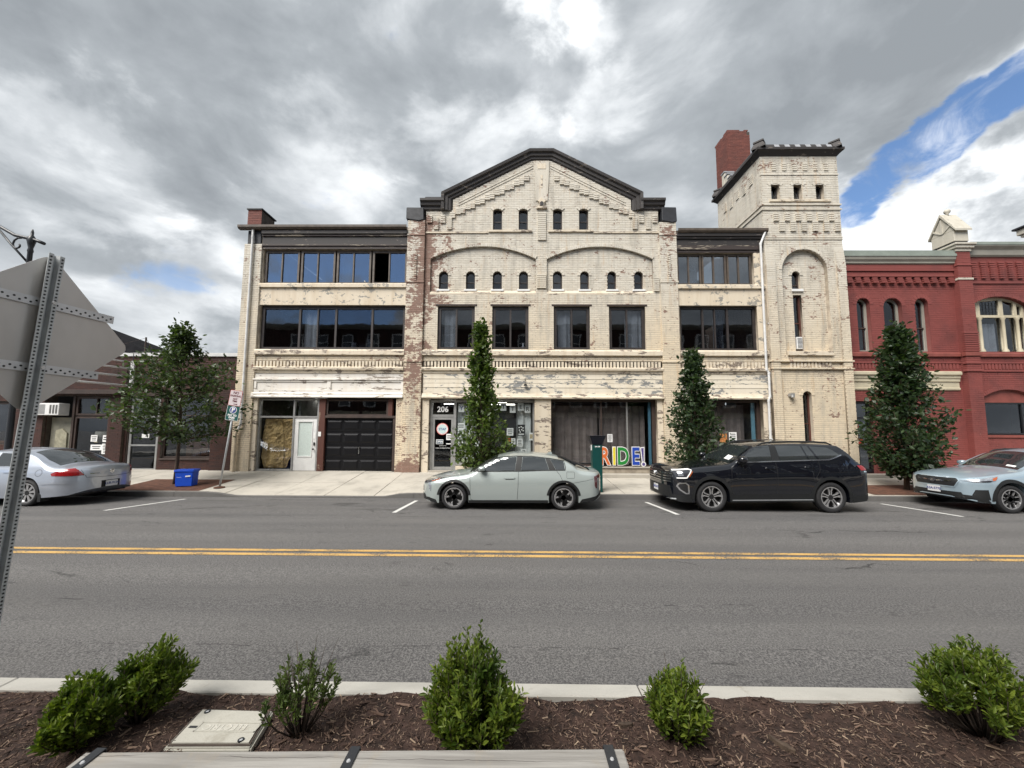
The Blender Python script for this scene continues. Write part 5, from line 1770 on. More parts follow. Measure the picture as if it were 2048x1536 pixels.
rw = [Arch(13.62, 14.15, 5.17, 7.36, .265), Arch(14.68, 15.42, 5.17, 7.36, .34), Arch(15.93, 16.46, 5.17, 7.36, .265)]
rdoor = Rect(13.2, 13.95, .40, 3.2)
bigarch = Arch(18.16, 20.40, 5.15, 7.42, .36)
garch = Arch(18.10, 20.45, 1.90, 3.68, .42)
plate('wall', [(13.02, .2), (22.5, .2), (22.5, 9.0), (13.02, 9.0)], [o.poly(.003) for o in rw + [rdoor, bigarch, garch]], YB, YB + .35, M['red_mortar'], RED)
bricks('brickwork', lambda z: [(13.02, 22.5)], .3, 9.0, rw + [rdoor, bigarch, garch], YB, M['red_brick'], RED, depth=.009)
for o in rw:
    f = arch_window(o, YB + .16, RED, M['greige'], M['glass_dark'], fw=.085, rail=6.15)
    arch_ring('window_arch', o, YB, .02, .14, M['red_brick'], RED)
    curtain(o.x0 + .1, o.x0 + (o.x1 - o.x0) * .45, o.z0 + .1, o.z0 + 1.0, YB + .36, M['curtain'], f)
    R_box('sash', o.x0 + .085, o.x1 - .085, YB + .15, YB + .2, 6.125, 6.18, M['dark_wood'], f)
# big three-light arched window
bw = plate('window', bigarch.poly(), [[(18.22, 5.20), (18.53, 5.20), (18.53, 6.60), (18.22, 6.60)], [(18.63, 5.20), (19.45, 5.20), (19.45, 6.60), (18.63, 6.60)], [(19.55, 5.20), (20.02, 5.20), (20.02, 6.60), (19.55, 6.60)], [(20.10, 5.20), (20.34, 5.20), (20.34, 6.60), (20.10, 6.60)],
      [(18.26, 6.70), (18.50, 6.70), (18.50, 7.10), (18.28, 7.02)], [(18.66, 6.70), (19.42, 6.70), (19.42, 7.32), (18.66, 7.24)], [(19.58, 6.70), (20.0, 6.70), (20.0, 7.22), (19.58, 7.32)], [(20.12, 6.70), (20.30, 6.70), (20.30, 7.05), (20.12, 7.14)]], YB + .14, YB + .22, M['beige'], RED)
p = MB(); p.box(18.2, 20.36, YB + .19, YB + .196, 5.2, 6.64); p.obj('pane', M['glass_dark'], bw)
p = MB(); p.prism([(18.2, 6.65), (20.36, 6.65), (20.36, 7.08), (19.9, 7.3), (19.3, 7.36), (18.7, 7.3), (18.2, 7.02)], YB + .19, YB + .196); p.obj('pane', M['glass_dark'], bw)
for xx in (18.58, 19.50, 20.06):
    mb = MB(); mb.lathe([(0, 5.16), (.10, 5.16), (.10, 5.24), (.055, 5.34), (.055, 6.48), (.085, 6.54), (.085, 6.62), (0, 6.62)], (xx, YB + .12, 0), 'Z', 10)
    mb.obj('colonnette', M['beige'], bw, sharp=40)
for k in range(6):
    p = MB(); p.box(18.70 + .13 * k, 18.715 + .13 * k, YB + .18, YB + .19, 6.70, 7.24); p.obj('lead_bar', M['lamp_black'], bw)
for k in range(3):
    p = MB(); p.box(18.66, 19.42, YB + .181, YB + .189, 6.82 + .14 * k, 6.832 + .14 * k); p.obj('lead_bar', M['lamp_black'], bw)
arch_ring('window_arch', bigarch, YB, .02, .14, M['red_brick'], RED)
curtain(18.66, 19.4, 5.24, 6.4, YB + .36, M['curtain'], bw)
# ground-floor window under a blind arch
plate('arch_infill', Arch(18.05, 20.5, 3.17, 3.72, .42).poly(), [], YB + .10, YB + .3, M['red_smooth'], RED)
arch_ring('window_arch', garch, YB, .02, .14, M['red_brick'], RED)
gw = window(18.10, 20.45, 1.92, 3.17, YB + .12, RED, M['lamp_black'], M['glass_dark'], fw=.06, mull=((19.9, .05),))
R_box('window_sill', 18.05, 20.5, YB - .05, YB + .2, 1.80, 1.90, M['red_smooth'])
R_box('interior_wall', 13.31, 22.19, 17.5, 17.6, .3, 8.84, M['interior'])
R_box('floor_slab', 13.2, 22, 15.6, 17.5, 4.0, 4.2, M['interior_grey'])
# bands between the floors
for (xa, xb) in ((13.05, 17.5), (18.06, 22.5)):
    mb = MB(); mb.prism_x([(YB - .09, 4.97), (YB - .09, 5.09), (YB - .05, 5.13), (YB + .1, 5.13), (YB + .1, 4.97)], xa, xb); mb.obj('sill_course', M['red_smooth'], RED)
    R_box('string_course', xa, xb, YB - .05, YB + .03, 4.70, 4.75, M['red_brick'], bevel=0)
    R_box('string_course', xa, xb, YB - .05, YB + .03, 4.38, 4.46, M['red_brick'], bevel=0)
rd_me = MB().box(-.042, .042, -.045, .02, -.10, .10).mesh('dentil'); rd_me.materials.append(M['red_brick'])
for k in range(68):
    xx = 13.12 + .137 * k
    if 17.4 < xx < 18.12: continue
    shared('dentil', rd_me, (xx, YB, 4.58), RED)
# beige shop cornice
mb = MB(); mb.prism_x([(YB - .02, 3.62), (YB - .06, 3.66), (YB - .06, 3.72), (YB - .03, 3.74), (YB - .03, 3.96), (YB - .07, 3.98), (YB - .07, 4.08), (YB - .10, 4.11), (YB - .10, 4.20), (YB - .16, 4.24), (YB - .16, 4.34), (YB - .12, 4.37), (YB + .05, 4.37), (YB + .05, 3.62)], 13.06, 17.38)
mb.obj('shop_cornice', M['beige'], RED)
# corbel table and cornice of the lower wing
cdm = MB().box(-.10, .10, -.10, .02, -.03, .03).mesh('corbel_brick'); cdm.materials.append(M['red_brick'])
for k in range(13):
    for r in range(3):
        shared('corbel_brick', cdm, (13.36 + .335 * k, YB - .02 * (2 - r) + .01, 7.97 + .085 * r), RED)
for (z0, z1, o) in ((8.20, 8.27, .10), (8.28, 8.42, .07), (8.43, 8.50, .12), (8.52, 8.70, .09)):
    R_box('brick_course', 13.04, 17.5, YB - o, YB + .02, z0, z1, M['red_brick'], bevel=0)
mb = MB(); mb.prism_x([(YB - .10, 8.71), (YB - .14, 8.74), (YB - .14, 8.80), (YB - .20, 8.88), (YB - .22, 8.99), (YB + .3, 8.99), (YB + .3, 8.71)], 13.04, 17.52); mb.obj('cornice', M['greige'], RED)
mb = MB(); mb.prism_x([(YB - .24, 8.993), (YB - .24, 9.09), (YB - .20, 9.10), (YB - .20, 9.24), (YB + .35, 9.26), (YB + .35, 8.993)], 13.04, 17.52); mb.obj('cornice_cap', M['sage'], RED)
# higher wing
R_box('attic_wall', 18.0, 22.5, YB - .02, YB + .3, 9.0, 9.1, M['red_brick'], bevel=0)
for k in range(12):
    for r in range(8):
        shared('corbel_brick', cdm, (18.36 + .36 * k, YB + .03, 8.18 + .088 * r), RED, scale=(.85 if r < 6 else 1.1, 1, 1))
R_box('string_course', 18.06, 22.5, YB - .05, YB + .02, 7.94, 8.02, M['red_brick'], bevel=0)
mb = MB(); mb.prism_x([(YB - .05, 9.04), (YB - .10, 9.10), (YB - .12, 9.30), (YB - .22, 9.42), (YB - .22, 9.46), (YB + .3, 9.46), (YB + .3, 9.04)], 18.1, 22.5); mb.obj('cornice', M['greige'], RED)
mb = MB(); mb.prism_x([(YB - .24, 9.463), (YB - .24, 9.58), (YB + .35, 9.60), (YB + .35, 9.463)], 18.1, 22.5); mb.obj('cornice_cap', M['sage'], RED)
# pilaster with a stone cap and a small gabled finial
PX0, PX1 = 17.52, 18.05
YQ = YB - .22
plate('pilaster', [(PX0, .2), (PX1, .2), (PX1, 9.2), (PX0, 9.2)], [], YQ, YB - .005, M['red_mortar'], RED)
bricks('brickwork', lambda z: [(PX0, PX1)], .3, 9.18, [], YQ, M['red_brick'], RED, depth=.005)
bricks('brickwork', lambda z: [(YQ, YB)], .3, 9.18, [], PX0, M['red_brick'], RED, axis='y', side=-1, depth=.005)
bricks('brickwork', lambda z: [(YQ, YB)], .3, 9.18, [], PX1, M['red_brick'], RED, axis='y', side=1, depth=.005)
for (za, zb, o, mt) in ((8.60, 8.66, .03, 'red_brick'), (8.02, 8.10, .03, 'stone'), (4.97, 5.12, .05, 'red_smooth'), (4.66, 4.74, .04, 'red_brick'), (4.36, 4.44, .05, 'red_brick')):
    R_box('pier_band', PX0 - o, PX1 + o, YQ - o, YQ + .1, za, zb, M[mt])
for r in range(9):
    R_box('pier_band', PX0 - .02, PX1 + .02, YQ - .028, YQ + .05, 5.16 + .087 * r, 5.22 + .087 * r, M['red_brick'], bevel=0)
for (za, zb, o) in ((9.18, 9.30, .04), (9.302, 9.42, .10), (9.422, 9.50, .15)):
    R_box('stone_cap', PX0 - o, PX1 + o, YQ - o, YB + .4, za, zb, M['stone'], bevel=.012)
gx0, gx1, gy0, gy1 = PX0 - .02, PX1 + .02, YQ + .0, YQ + .82
R_box('finial_base', gx0 + .02, gx1 - .02, gy0 + .02, gy1, 9.2, 9.62, M['tar_cap'], bevel=.01)
R_box('finial_block', gx0, gx1, gy0, gy1 + .02, 9.622, 10.08, M['stone'], bevel=.012)
mb = MB(); mb.prism_x([(gy0 - .10, 10.02), (gy0 - .10, 10.10), ((gy0 + gy1) / 2, 10.95), (gy1 + .10, 10.10), (gy1 + .10, 10.02), ((gy0 + gy1) / 2, 10.83)], gx0 - .05, gx1 + .05); mb.obj('finial_roof', M['stone'], RED)
mb = MB(); mb.prism_x([(gy0, 10.081), ((gy0 + gy1) / 2, 10.78), (gy1, 10.081)], gx0, gx1); mb.obj('finial_gable', M['stone'], RED)
for sg in (-1, 1):
    mb = MB(); ym = (gy0 + gy1) / 2
    mb.prism_x([(ym, 10.10), (ym + sg * .05, 10.10), (ym + sg * .38, 10.34), (ym + sg * .33, 10.38)], gx0 - .03, gx0 + .01); mb.obj('finial_brace', M['stone'], RED)
mb = MB(); mb.prism_x([((gy0 + gy1) / 2 - .04, 10.1), ((gy0 + gy1) / 2 + .04, 10.1), ((gy0 + gy1) / 2 + .03, 10.7), ((gy0 + gy1) / 2 - .03, 10.7)], gx0 - .032, gx0 + .01); mb.obj('finial_brace', M['stone'], RED)
mb = MB(); mb.lathe([(0, 10.90), (.05, 10.90), (.04, 10.96), (.10, 11.04), (.11, 11.10), (.06, 11.17), (0, 11.18)], (17.78, (gy0 + gy1) / 2, 0), 'Z', 10); mb.obj('finial_ball', M['stone'], RED, smooth=True)
# glazed door with its step
mb = MB()
for (xa, xb, za, zb) in ((13.2, 13.28, .42, 3.18), (13.87, 13.95, .42, 3.18)): mb.box(xa, xb, YB + .12, YB + .2, za, zb)
for (za, zb) in ((3.10, 3.18), (2.50, 2.58), (.42, .56), (1.42, 1.50)): mb.box(13.282, 13.868, YB + .123, YB + .197, za, zb)
dr = mb.obj('door', M['lamp_black'], RED)
p = MB(); p.box(13.28, 13.87, YB + .155, YB + .161, .56, 3.1); p.obj('pane', M['glass_dark'], dr)
p = MB(); p.box(13.56, 13.86, YB + .22, YB + .24, .56, 2.4); p.obj('blind', M['curtain'], dr)
text('door_number', '20', .2, (13.42, YB + .15, 2.22), M['red_ink'], dr)
sheet('red_notice', 13.36, 13.62, 1.52, 1.74, YB + .15, M['red_ink'], dr)
text('notice_text', 'Shred', .075, (13.49, YB + .144, 1.63), M['paper'], dr, extrude=.0008)
sheet('notice', 13.36, 13.43, 2.02, 2.08, YB + .15, M['paper'], dr)
R_box('step', 13.05, 17.4, 14.75, YB + .02, .1, .40, M['step'], bevel=.012)
# carcass
R_box('side_wall', 22.2, 22.5, YB + .36, 22, .2, 9.0, M['red_mortar'])
R_box('side_wall', 13.02, 13.3, YB + .36, 22, .2, 9.0, M['red_mortar'])
R_box('roof', 13.02, 22.5, YB + .36, 22, 8.85, 8.97, M['roof'])
R_box('back_wall', 13.02, 22.5, 22, 22.3, .2, 9.0, M['red_mortar'])
R_box('chimney', 24.75, 26.0, 17.4, 18.3, 9.0, 11.5, M['red_brick'])
for k, (za, zb, o) in enumerate(((11.301, 11.42, .08), (11.421, 11.70, .16), (11.701, 11.80, .26))):
    R_box('chimney_cap', 24.75 - o, 26.0 + o, 17.4 - o, 18.3 + o, za + .2, zb + .2, M['stone'] if k < 2 else M['tar_cap'], bevel=.02)

# ================================================================== low dark brick shop building on the left
LB = empty('low_brick_shop', (-15.5, 15.2, .3), 'low dark brown brick shop building with a pale parapet coping', 'building')
YA = 15.2


def L_box(name, x0, x1, y0, y1, z0, z1, mat, parent=LB, bevel=0.004):
    mb = MB(); mb.box(x0, x1, y0, y1, z0, z1)
    return mb.obj(name, mat, parent, bevel=bevel)


lo = [Rect(-14.05, -11.86, .83, 3.28), Rect(-15.45, -14.15, .28, 3.28), Rect(-18.72, -16.18, .28, 3.28), Rect(-23.5, -20.15, 1.36, 3.05)]
plate('wall', [(-25, .1), (-11.07, .1), (-11.07, 4.9), (-25, 4.9)], [o.poly(.003) for o in lo], YA, YA + .3, M['dark_mortar'], LB)
bricks('brickwork', lambda z: [(-25, -11.08)], .2, 4.88, lo, YA, M['old_brick'], LB)
L_box('parapet_coping', -25, -11.08, YA - .06, YA + .35, 4.89, 5.03, M['spout'])
for (xa, xb) in ((-12.0, -11.09), (-16.15, -15.55), (-19.6, -18.75)):
    plate('pier', [(xa, .1), (xb, .1), (xb, 4.6), (xa, 4.6)], [], YA - .10, YA, M['dark_mortar'], LB)
    bricks('brickwork', lambda z: [(xa, xb)], .2, 4.6, [], YA - .10, M['old_brick'], LB)
L_box('canopy_board', -19.2, -15.5, YA - .32, YA + .02, 3.34, 3.50, M['dark_wood'])
L_box('canopy_board', -15.5, -11.9, YA - .05, YA + .02, 3.29, 3.42, M['dark_wood'])
# shop windows and door
w1 = window(-17.68, -16.22, 2.50, 3.26, YA + .08, LB, M['dark_wood'], M['glass_dark'], fw=.08, mull=((-16.85, .05),))
w2 = window(-17.68, -16.22, .85, 2.46, YA + .08, LB, M['dark_wood'], M['glass_dark'], fw=.07)
L_box('stall_riser', -17.68, -16.2, YA + .05, YA + .3, .2, .85, M['dark_wood'])
d3 = L_box('door', -18.66, -17.78, YA + .12, YA + .17, .3, 2.42, plain('pale_olive_door', (.24, .23, .18), .6, .15, 3), bevel=.006)
d3['label'] = 'pale olive shop door below the air conditioner'
p = MB(); p.prism([(-18.4, 1.9), (-18.15, 1.98), (-17.95, 1.8), (-17.92, .7), (-18.42, .7)], YA + .07, YA + .118); p.obj('hanging_cloth', plain('hanging_cloth', (.36, .34, .25), .9, .2, 6, bmp=.5), d3)
L_box('door_post', -17.78, -17.69, YA + .04, YA + .2, .3, 3.27, M['dark_wood'])
mb = MB(); mb.box(-19.12, -17.95, YA - .28, YA + .1, 2.50, 2.97)
ac = mb.obj('air_conditioner', M['white_paint'], LB, bevel=.015)
for k in range(9):
    s = MB(); s.box(-19.05, -18.50, YA - .287, YA - .279, 2.555 + .042 * k, 2.575 + .042 * k); s.obj('grille_slat', M['interior_grey'], ac)
for k in range(3):
    s = MB(); s.box(-18.32 + .12 * k, -18.25 + .12 * k, YA - .287, YA - .279, 2.56, 2.90); s.obj('grille_slat', M['interior_grey'], ac)
mb = MB()
for (xa, xb) in ((-15.40, -15.31), (-14.31, -14.22)): mb.box(xa, xb, YA + .05, YA + .14, .28, 3.2)
for (za, zb) in ((3.12, 3.2), (2.40, 2.48), (1.30, 1.36), (.28, .42)): mb.box(-15.308, -14.312, YA + .053, YA + .137, za, zb)
d4 = mb.obj('door', M['alu'], LB); d4['label'] = 'glazed aluminium door behind the small tree'
p = MB(); p.box(-15.31, -14.31, YA + .09, YA + .096, .42, 3.12); p.obj('pane', M['glass_dark'], d4)
text('door_number', '12', .2, (-14.86, YA + .085, 2.62), M['paper'], d4)
sheet('notice', -14.92, -14.62, 1.62, 1.78, YA + .085, M['paper'], d4)
L_box('door_post', -15.55, -15.41, YA + .02, YA + .2, .25, 3.28, M['dark_wood'])
L_box('door_post', -14.21, -14.06, YA + .02, YA + .2, .25, 3.28, M['dark_wood'])
w3 = window(-14.04, -11.87, .84, 3.27, YA + .08, LB, M['dark_wood'], M['glass_dark'], fw=.06, rail=2.52)
L_box('window_sill', -14.06, -11.86, YA - .06, YA + .1, .76, .83, M['dark_wood'])
w4 = window(-23.5, -20.17, 1.38, 3.04, YA + .08, LB, M['dark_wood'], M['glass_dark'], fw=.1, mull=((-21.8, .06),))
# things in the shop windows
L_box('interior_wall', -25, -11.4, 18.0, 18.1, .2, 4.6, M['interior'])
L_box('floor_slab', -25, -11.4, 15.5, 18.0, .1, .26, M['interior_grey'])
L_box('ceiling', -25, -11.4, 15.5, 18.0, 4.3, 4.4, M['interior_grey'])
mb = MB(); mb.lathe([(.24, 1.44), (.30, 1.42), (.26, 1.86), (.22, 1.86)], (-16.8, 15.62, 0), 'Z', 20); mb.lathe([(0, .9), (.09, .9), (.10, 1.0), (.03, 1.1), (.03, 1.5), (0, 1.5)], (-16.8, 15.62, 0), 'Z', 12)
lo_ = mb.obj('table_lamp', plain('cream_lampshade', (.72, .66, .50), .8, .1), None, smooth=True); tag(lo_, 'cream drum-shade table lamp standing in the left shop window', 'lamp')
for (xa, xb, za, zb, ln) in ((-17.0, -16.74, 1.46, 1.72, 3), (-16.52, -16.27, 1.45, 1.72, 2), (-16.98, -16.52, 1.12, 1.34, 2), (-16.52, -16.27, .97, 1.38, 6)):
    sheet('notice', xa, xb, za, zb, YA + .115, M['paper'], w2, ln)
cab = empty('wooden_cabinet', (-12.85, 15.9, .3), 'brown wooden cabinet with small panelled doors inside the shop window', 'cabinet')
cw = plain('cabinet_wood', (.24, .095, .035), .45, .2, 4, stretch=(1, 1, 6))
mb = MB(); mb.box(-13.5, -12.2, 15.75, 16.2, .3, 1.46); mb.obj('carcass', cw, cab, bevel=.01)
for k in range(2):
    mb = MB(); mb.box(-13.15 + .31 * k, -12.87 + .31 * k, 15.72, 15.752, .9, 1.4); mb.obj('door', cw, cab, bevel=.008)
for xx in (-13.42, -12.48):
    for r in range(3):
        mb = MB(); mb.box(xx, xx + .21, 15.72, 15.752, .92 + .17 * r, 1.05 + .17 * r); mb.obj('drawer', cw, cab, bevel=.008)
ob = L_box('orange_box', -16.62, -16.35, YA + .5, YA + .8, .7, .95, plain('orange_card', (.55, .24, .05), .7, .1), None); tag(ob, 'small orange box in the shop window under the notices', 'box')
# projecting sign frame of white bars
SFR = empty('sign_frame', (-15.35, 15.1, 3.6), 'bare white metal frame of a removed projecting sign', 'sign frame')
e0 = Vector((-15.32, 15.08, 0)); e1 = Vector((-16.35, 12.0, 0))
for k, z in enumerate((4.62, 4.36, 4.04, 3.68)):
    mb = MB(); mb.tube([(e0.x, e0.y, z), (e1.x, e1.y, z)], .036 if k else .026, 8); mb.obj('bar', M['white_paint'], SFR, smooth=True)
for e in (e0, e1):
    mb = MB(); mb.box(e.x - .07, e.x + .07, e.y - .03, e.y + .03, 3.60, 4.68); mb.obj('upright', M['white_paint'], SFR, bevel=.005)
mb = MB(); mb.tube([(-15.9, 13.4, 3.6), (-16.05, 12.9, 3.6)], .045, 8); mb.obj('tube_lamp', M['white_paint'], SFR)
mb = MB(); mb.tube([(-15.35, 15.1, 4.68), (-15.4, 15.15, 5.0)], .015, 6); mb.tube([(e1.x, e1.y, 4.66), (-15.2, 15.15, 5.0)], .008, 6); mb.obj('stay', M['lamp_black'], SFR)
# roof seen over the parapet, pole with a wire
mb = MB(); mb.add([(-14.9, 16.5, 4.6), (-25, 16.5, 4.6), (-25, 22, 4.6), (-14.9, 22, 4.6), (-20.6, 18.5, 7.1), (-25, 18.5, 7.1)], [(0, 4, 5, 1), (0, 3, 4), (3, 2, 5, 4)]); mb.obj('roof', M['roof'], LB)
L_box('flat_roof', -25, -11.2, 15.5, 24, 4.45, 4.6, M['roof'])
L_box('back_wall', -25, -11.2, 24, 24.2, .1, 4.6, M['dark_mortar'])
mb = MB(); mb.tube([(-15.3, 15.5, 4.9), (-15.3, 15.5, 5.75)], .03, 6); mb.tube([(-15.3, 15.5, 5.72), (-14.9, 15.5, 5.05)], .006, 4); mb.tube([(-15.3, 15.5, 5.72), (-16.3, 15.6, 5.5)], .006, 4); mb.obj('roof_pole', M['dark_wood'], LB)

# ================================================================== row across the street, behind the camera: mirrored in the windows
AC = empty('facing_building', (0, -8.5, .1), 'dark brick row across the street, mirrored in the shop and upper windows', 'building')
mb = MB(); mb.box(-26, 26, -20, -8.5, .1, 12.6); mb.obj('wall', M['old_brick'], AC)
mb = MB(); mb.prism_x([(-8.49, 12.3), (-8.2, 12.5), (-8.15, 12.75), (-8.6, 12.8), (-8.6, 12.3)], -26, 26); mb.obj('cornice', M['greige'], AC)
fr = MB()
for (xa, xb, za, zb) in ((-.62, -.5, 0, 1.9), (.5, .62, 0, 1.9), (-.5, .5, 1.78, 1.9), (-.5, .5, 0, .12), (-.5, .5, .9, .98)): fr.box(xa, xb, -.02, .06, za, zb)
frm = fr.mesh('window'); frm.materials.append(M['white_paint'])
pnm = MB().box(-.5, .5, -.01, .01, .1, 1.8).mesh('pane'); pnm.materials.append(M['lamp_dark'])
for zz in (4.3, 7.1, 9.9):
    for k in range(-9, 10):
        w_ = shared('window', frm, (k * 2.6 + .8, -8.47, zz), AC)
        c = bpy.data.objects.new('pane', pnm); COL.objects.link(c); c.parent = w_
for k in range(-5, 5):
    mb = MB(); mb.box(k * 5.2 + .3, k * 5.2 + 4.7, -8.5, -8.42, .6, 3.2); mb.obj('shop_window', M['lamp_dark'], AC)
    mb = MB(); mb.box(k * 5.2 + .1, k * 5.2 + 4.9, -8.5, -8.3, 3.3, 3.8); mb.obj('shop_fascia', M['beige'], AC)

# ================================================================== cars
def curve(pts):
    """smooth-ish interpolation through (u, value) points (monotone cubic)"""
    xs = np.array([p[0] for p in pts], float); ys = np.array([p[1] for p in pts], float)
    d = np.diff(ys) / np.diff(xs)
    m = np.zeros(len(xs))
    m[0], m[-1] = d[0], d[-1]
    for i in range(1, len(xs) - 1):
        if d[i - 1] * d[i] > 0:
            w1 = 2 * (xs[i + 1] - xs[i]) + (xs[i] - xs[i - 1]); w2 = (xs[i + 1] - xs[i]) + 2 * (xs[i] - xs[i - 1])
            m[i] = (w1 + w2) / (w1 / d[i - 1] + w2 / d[i])
    def f(x):
        x = min(max(x, xs[0]), xs[-1])
        i = min(max(int(np.searchsorted(xs, x) - 1), 0), len(xs) - 2)
        h = xs[i + 1] - xs[i]; t = (x - xs[i]) / h
        return (ys[i] * (1 + 2 * t) * (1 - t) ** 2 + m[i] * h * t * (1 - t) ** 2 + ys[i + 1] * t * t * (3 - 2 * t) + m[i + 1] * h * t * t * (t - 1))
    return f


def lin(pts):
    xs = [p[0] for p in pts]; ys = [p[1] for p in pts]
    return lambda x: float(np.interp(x, xs, ys))


class Car:
    """u: along the car (front at negative u), v: across (camera side negative), z: up. origin on the road below the middle of the wheelbase"""
    def __init__(s, name, loc, spec, label, paint):
        s.sp = spec
        s.root = empty(name, loc, label, 'car', 'cars parked along the far kerb')
        s.loc = Vector(loc)
        s.paint = paint
        s.body()

    def W(s, u):
        sp = s.sp
        u0, u1 = sp['ends']
        w = sp['hw']
        for d, L, n in ((u - u0, sp['nose'][0], sp['nose'][1]), (u1 - u, sp['tail'][0], sp['tail'][1])):
            if d < L:
                k = max(1 - d / L, 0)
                w *= max(1 - k ** n, 0) ** (1 / n)
        return w

    def S(s, u, z):
        """half-width of the side at height z"""
        sp = s.sp
        w = s.W(u)
        zb = sp['belt'](u)
        f = sp['sect']
        if z <= zb:
            w *= f(z / zb)
        else:
            w = w * f(1.0) - (z - zb) * sp['tumble'] - (z - zb) ** 2 * sp.get('tumble2', .12)
        # flares over the wheels
        for wu in sp['wheels']:
            d2 = ((u - wu) / .52) ** 2 + ((z - sp['wr'] * 1.25) / .42) ** 2
            w += sp.get('flare', 0) * math.exp(-d2 * 1.6)
        return max(w, 0.0)

    def zlow(s, u):
        sp = s.sp
        z = sp['low'](u)
        for wu in sp['wheels']:
            r = sp['ar']
            if abs(u - wu) < r:
                z = max(z, sp['wr'] + math.sqrt(r * r - (u - wu) ** 2) - .0)
        return z

    def ring(s, u, off=0.0):
        sp = s.sp
        zl, zt, zc = s.zlow(u), sp['edge'](u), sp['top'](u)
        zt = max(zt, zl + .03); zc = max(zc, zt)
        r = min(sp.get('fil', .07), (zt - zl) * .6)
        r += (min(r, .05) - r) * sm(.02, .16, zt - sp['belt'](u))
        pts = []
        zs = [zl + (zt - r - zl) * k / 12 for k in range(13)] + [zt - r + r * math.sin(math.pi / 2 * k / 10) for k in range(1, 11)]
        for z in zs:
            y = s.S(u, z)
            if z > zt - r:
                q = (z - (zt - r)) / r
                y -= min(r, y * .8) * (1 - math.sqrt(max(1 - q * q, 0)))
            pts.append((y, z))
        y0 = pts[-1][0]
        nt = 10
        for k in range(1, nt + 1):
            q = 1 - k / nt
            pts.append((y0 * q, zt + (zc - zt) * (1 - q ** 2.2)))
        return pts

    def stations(s):
        sp = s.sp
        u0, u1 = sp['ends']
        us = set(np.round(np.linspace(u0 + .03, u1 - .03, 110), 4))
        for k in range(1, 16):
            a = (k / 16) ** 2.4 * .4
            us.add(round(u0 + a + .0005, 4)); us.add(round(u1 - a - .0005, 4))
        for wu in sp['wheels']:
            for k in range(33):
                us.add(round(wu - sp['ar'] * math.cos(math.pi * k / 32), 4))
            us.add(round(wu - sp['ar'] - .002, 4)); us.add(round(wu + sp['ar'] + .002, 4))
        us = sorted(us)
        out = [us[0]]
        for q in us[1:]:
            if q - out[-1] > .0018: out.append(q)
        return out

    def body(s):
        us = s.stations()
        V, F = [], []
        rows = [s.ring(u) for u in us]
        m = len(rows[0])
        cols = 2 * m - 1
        for u, r in zip(us, rows):
            V += [(u, -y, z) for y, z in r] + [(u, y, z) for y, z in r[-2::-1]]
        for i in range(len(us) - 1):
            for j in range(cols - 1):
                a = i * cols + j
                F.append((a, a + 1, a + cols + 1, a + cols))
            F.append((i * cols + cols - 1, i * cols, (i + 1) * cols, (i + 1) * cols + cols - 1))   # underside
        F.append(tuple(range(cols))); F.append(tuple((len(us) - 1) * cols + k for k in range(cols - 1, -1, -1)))
        me = bpy.data.meshes.new('body')
        me.from_pydata(V, [], F); me.update()
        bm = bmesh.new(); bm.from_mesh(me)
        bmesh.ops.remove_doubles(bm, verts=bm.verts, dist=.0004)
        bmesh.ops.recalc_face_normals(bm, faces=list(bm.faces))
        bm.to_mesh(me); bm.free()
        me.materials.append(s.paint)
        me.shade_smooth(); me.set_sharp_from_angle(angle=R(38))
        s.bodyo = bpy.data.objects.new('body', me); COL.objects.link(s.bodyo); s.bodyo.parent = s.root
        s.bvh = BVHTree.FromPolygons([tuple(v.co) for v in me.vertices], [tuple(p.vertices) for p in me.polygons])

    # ---- details projected onto the body
    def cast(s, a, b, axis):
        if axis == 'y':
            o, d = Vector((a, -3, b)), Vector((0, 1, 0))
        elif axis == 'front':
            o, d = Vector((-6, a, b)), Vector((1, 0, 0))
        elif axis == 'rear':
            o, d = Vector((6, a, b)), Vector((-1, 0, 0))
        else:
            o, d = Vector((a, b, 4)), Vector((0, 0, -1))
        h, n, i, dist = s.bvh.ray_cast(o, d)
        if h is None:
            h, n, i, dist = s.bvh.find_nearest(Vector((a, -s.sp['hw'], b)) if axis == 'y' else (Vector((-2.3, a, b)) if axis == 'front' else (Vector((2.4, a, b)) if axis == 'rear' else Vector((a, b, 1)))))
            n = -d
        if n.dot(d) > 0: n = -n
        return h, n

    def put(s, name, mb_v, mb_f, mat, parent, smooth=True, mirror=True):
        V = [tuple(v) for v in mb_v]; F = [tuple(f) for f in mb_f]
        obs = []
        for sg in ((1, -1) if mirror else (1,)):
            me = bpy.data.meshes.new(name)
            me.from_pydata([(x, y * sg, z) for x, y, z in V], [], [f if sg > 0 else f[::-1] for f in F]); me.update()
            me.materials.append(mat)
            if smooth:
                me.shade_smooth()
            o = bpy.data.objects.new(name, me); COL.objects.link(o); o.parent = parent or s.root
            obs.append(o)
        return obs

    def panel(s, name, poly, mat, axis='y', off=.004, parent=None, mirror=True, grid=.05, thick=.012):
        """patch of the given outline laid on the body surface"""
        pts = [Vector(p) for p in poly]
        # refine the outline
        out = []
        n = len(pts)
        for i in range(n):
            a, b = pts[i], pts[(i + 1) % n]
            k = max(int((b - a).length / grid), 1)
            out += [a + (b - a) * (j / k) for j in range(k)]
        m = len(out)
        xs = [p.x for p in out]; ys = [p.y for p in out]
        inner = []
        def inside(x, y):
            c = False; j = m - 1
            for i in range(m):
                if (out[i].y > y) != (out[j].y > y) and x < (out[j].x - out[i].x) * (y - out[i].y) / (out[j].y - out[i].y) + out[i].x: c = not c
                j = i
            return c
        gx = min(xs) + grid / 2
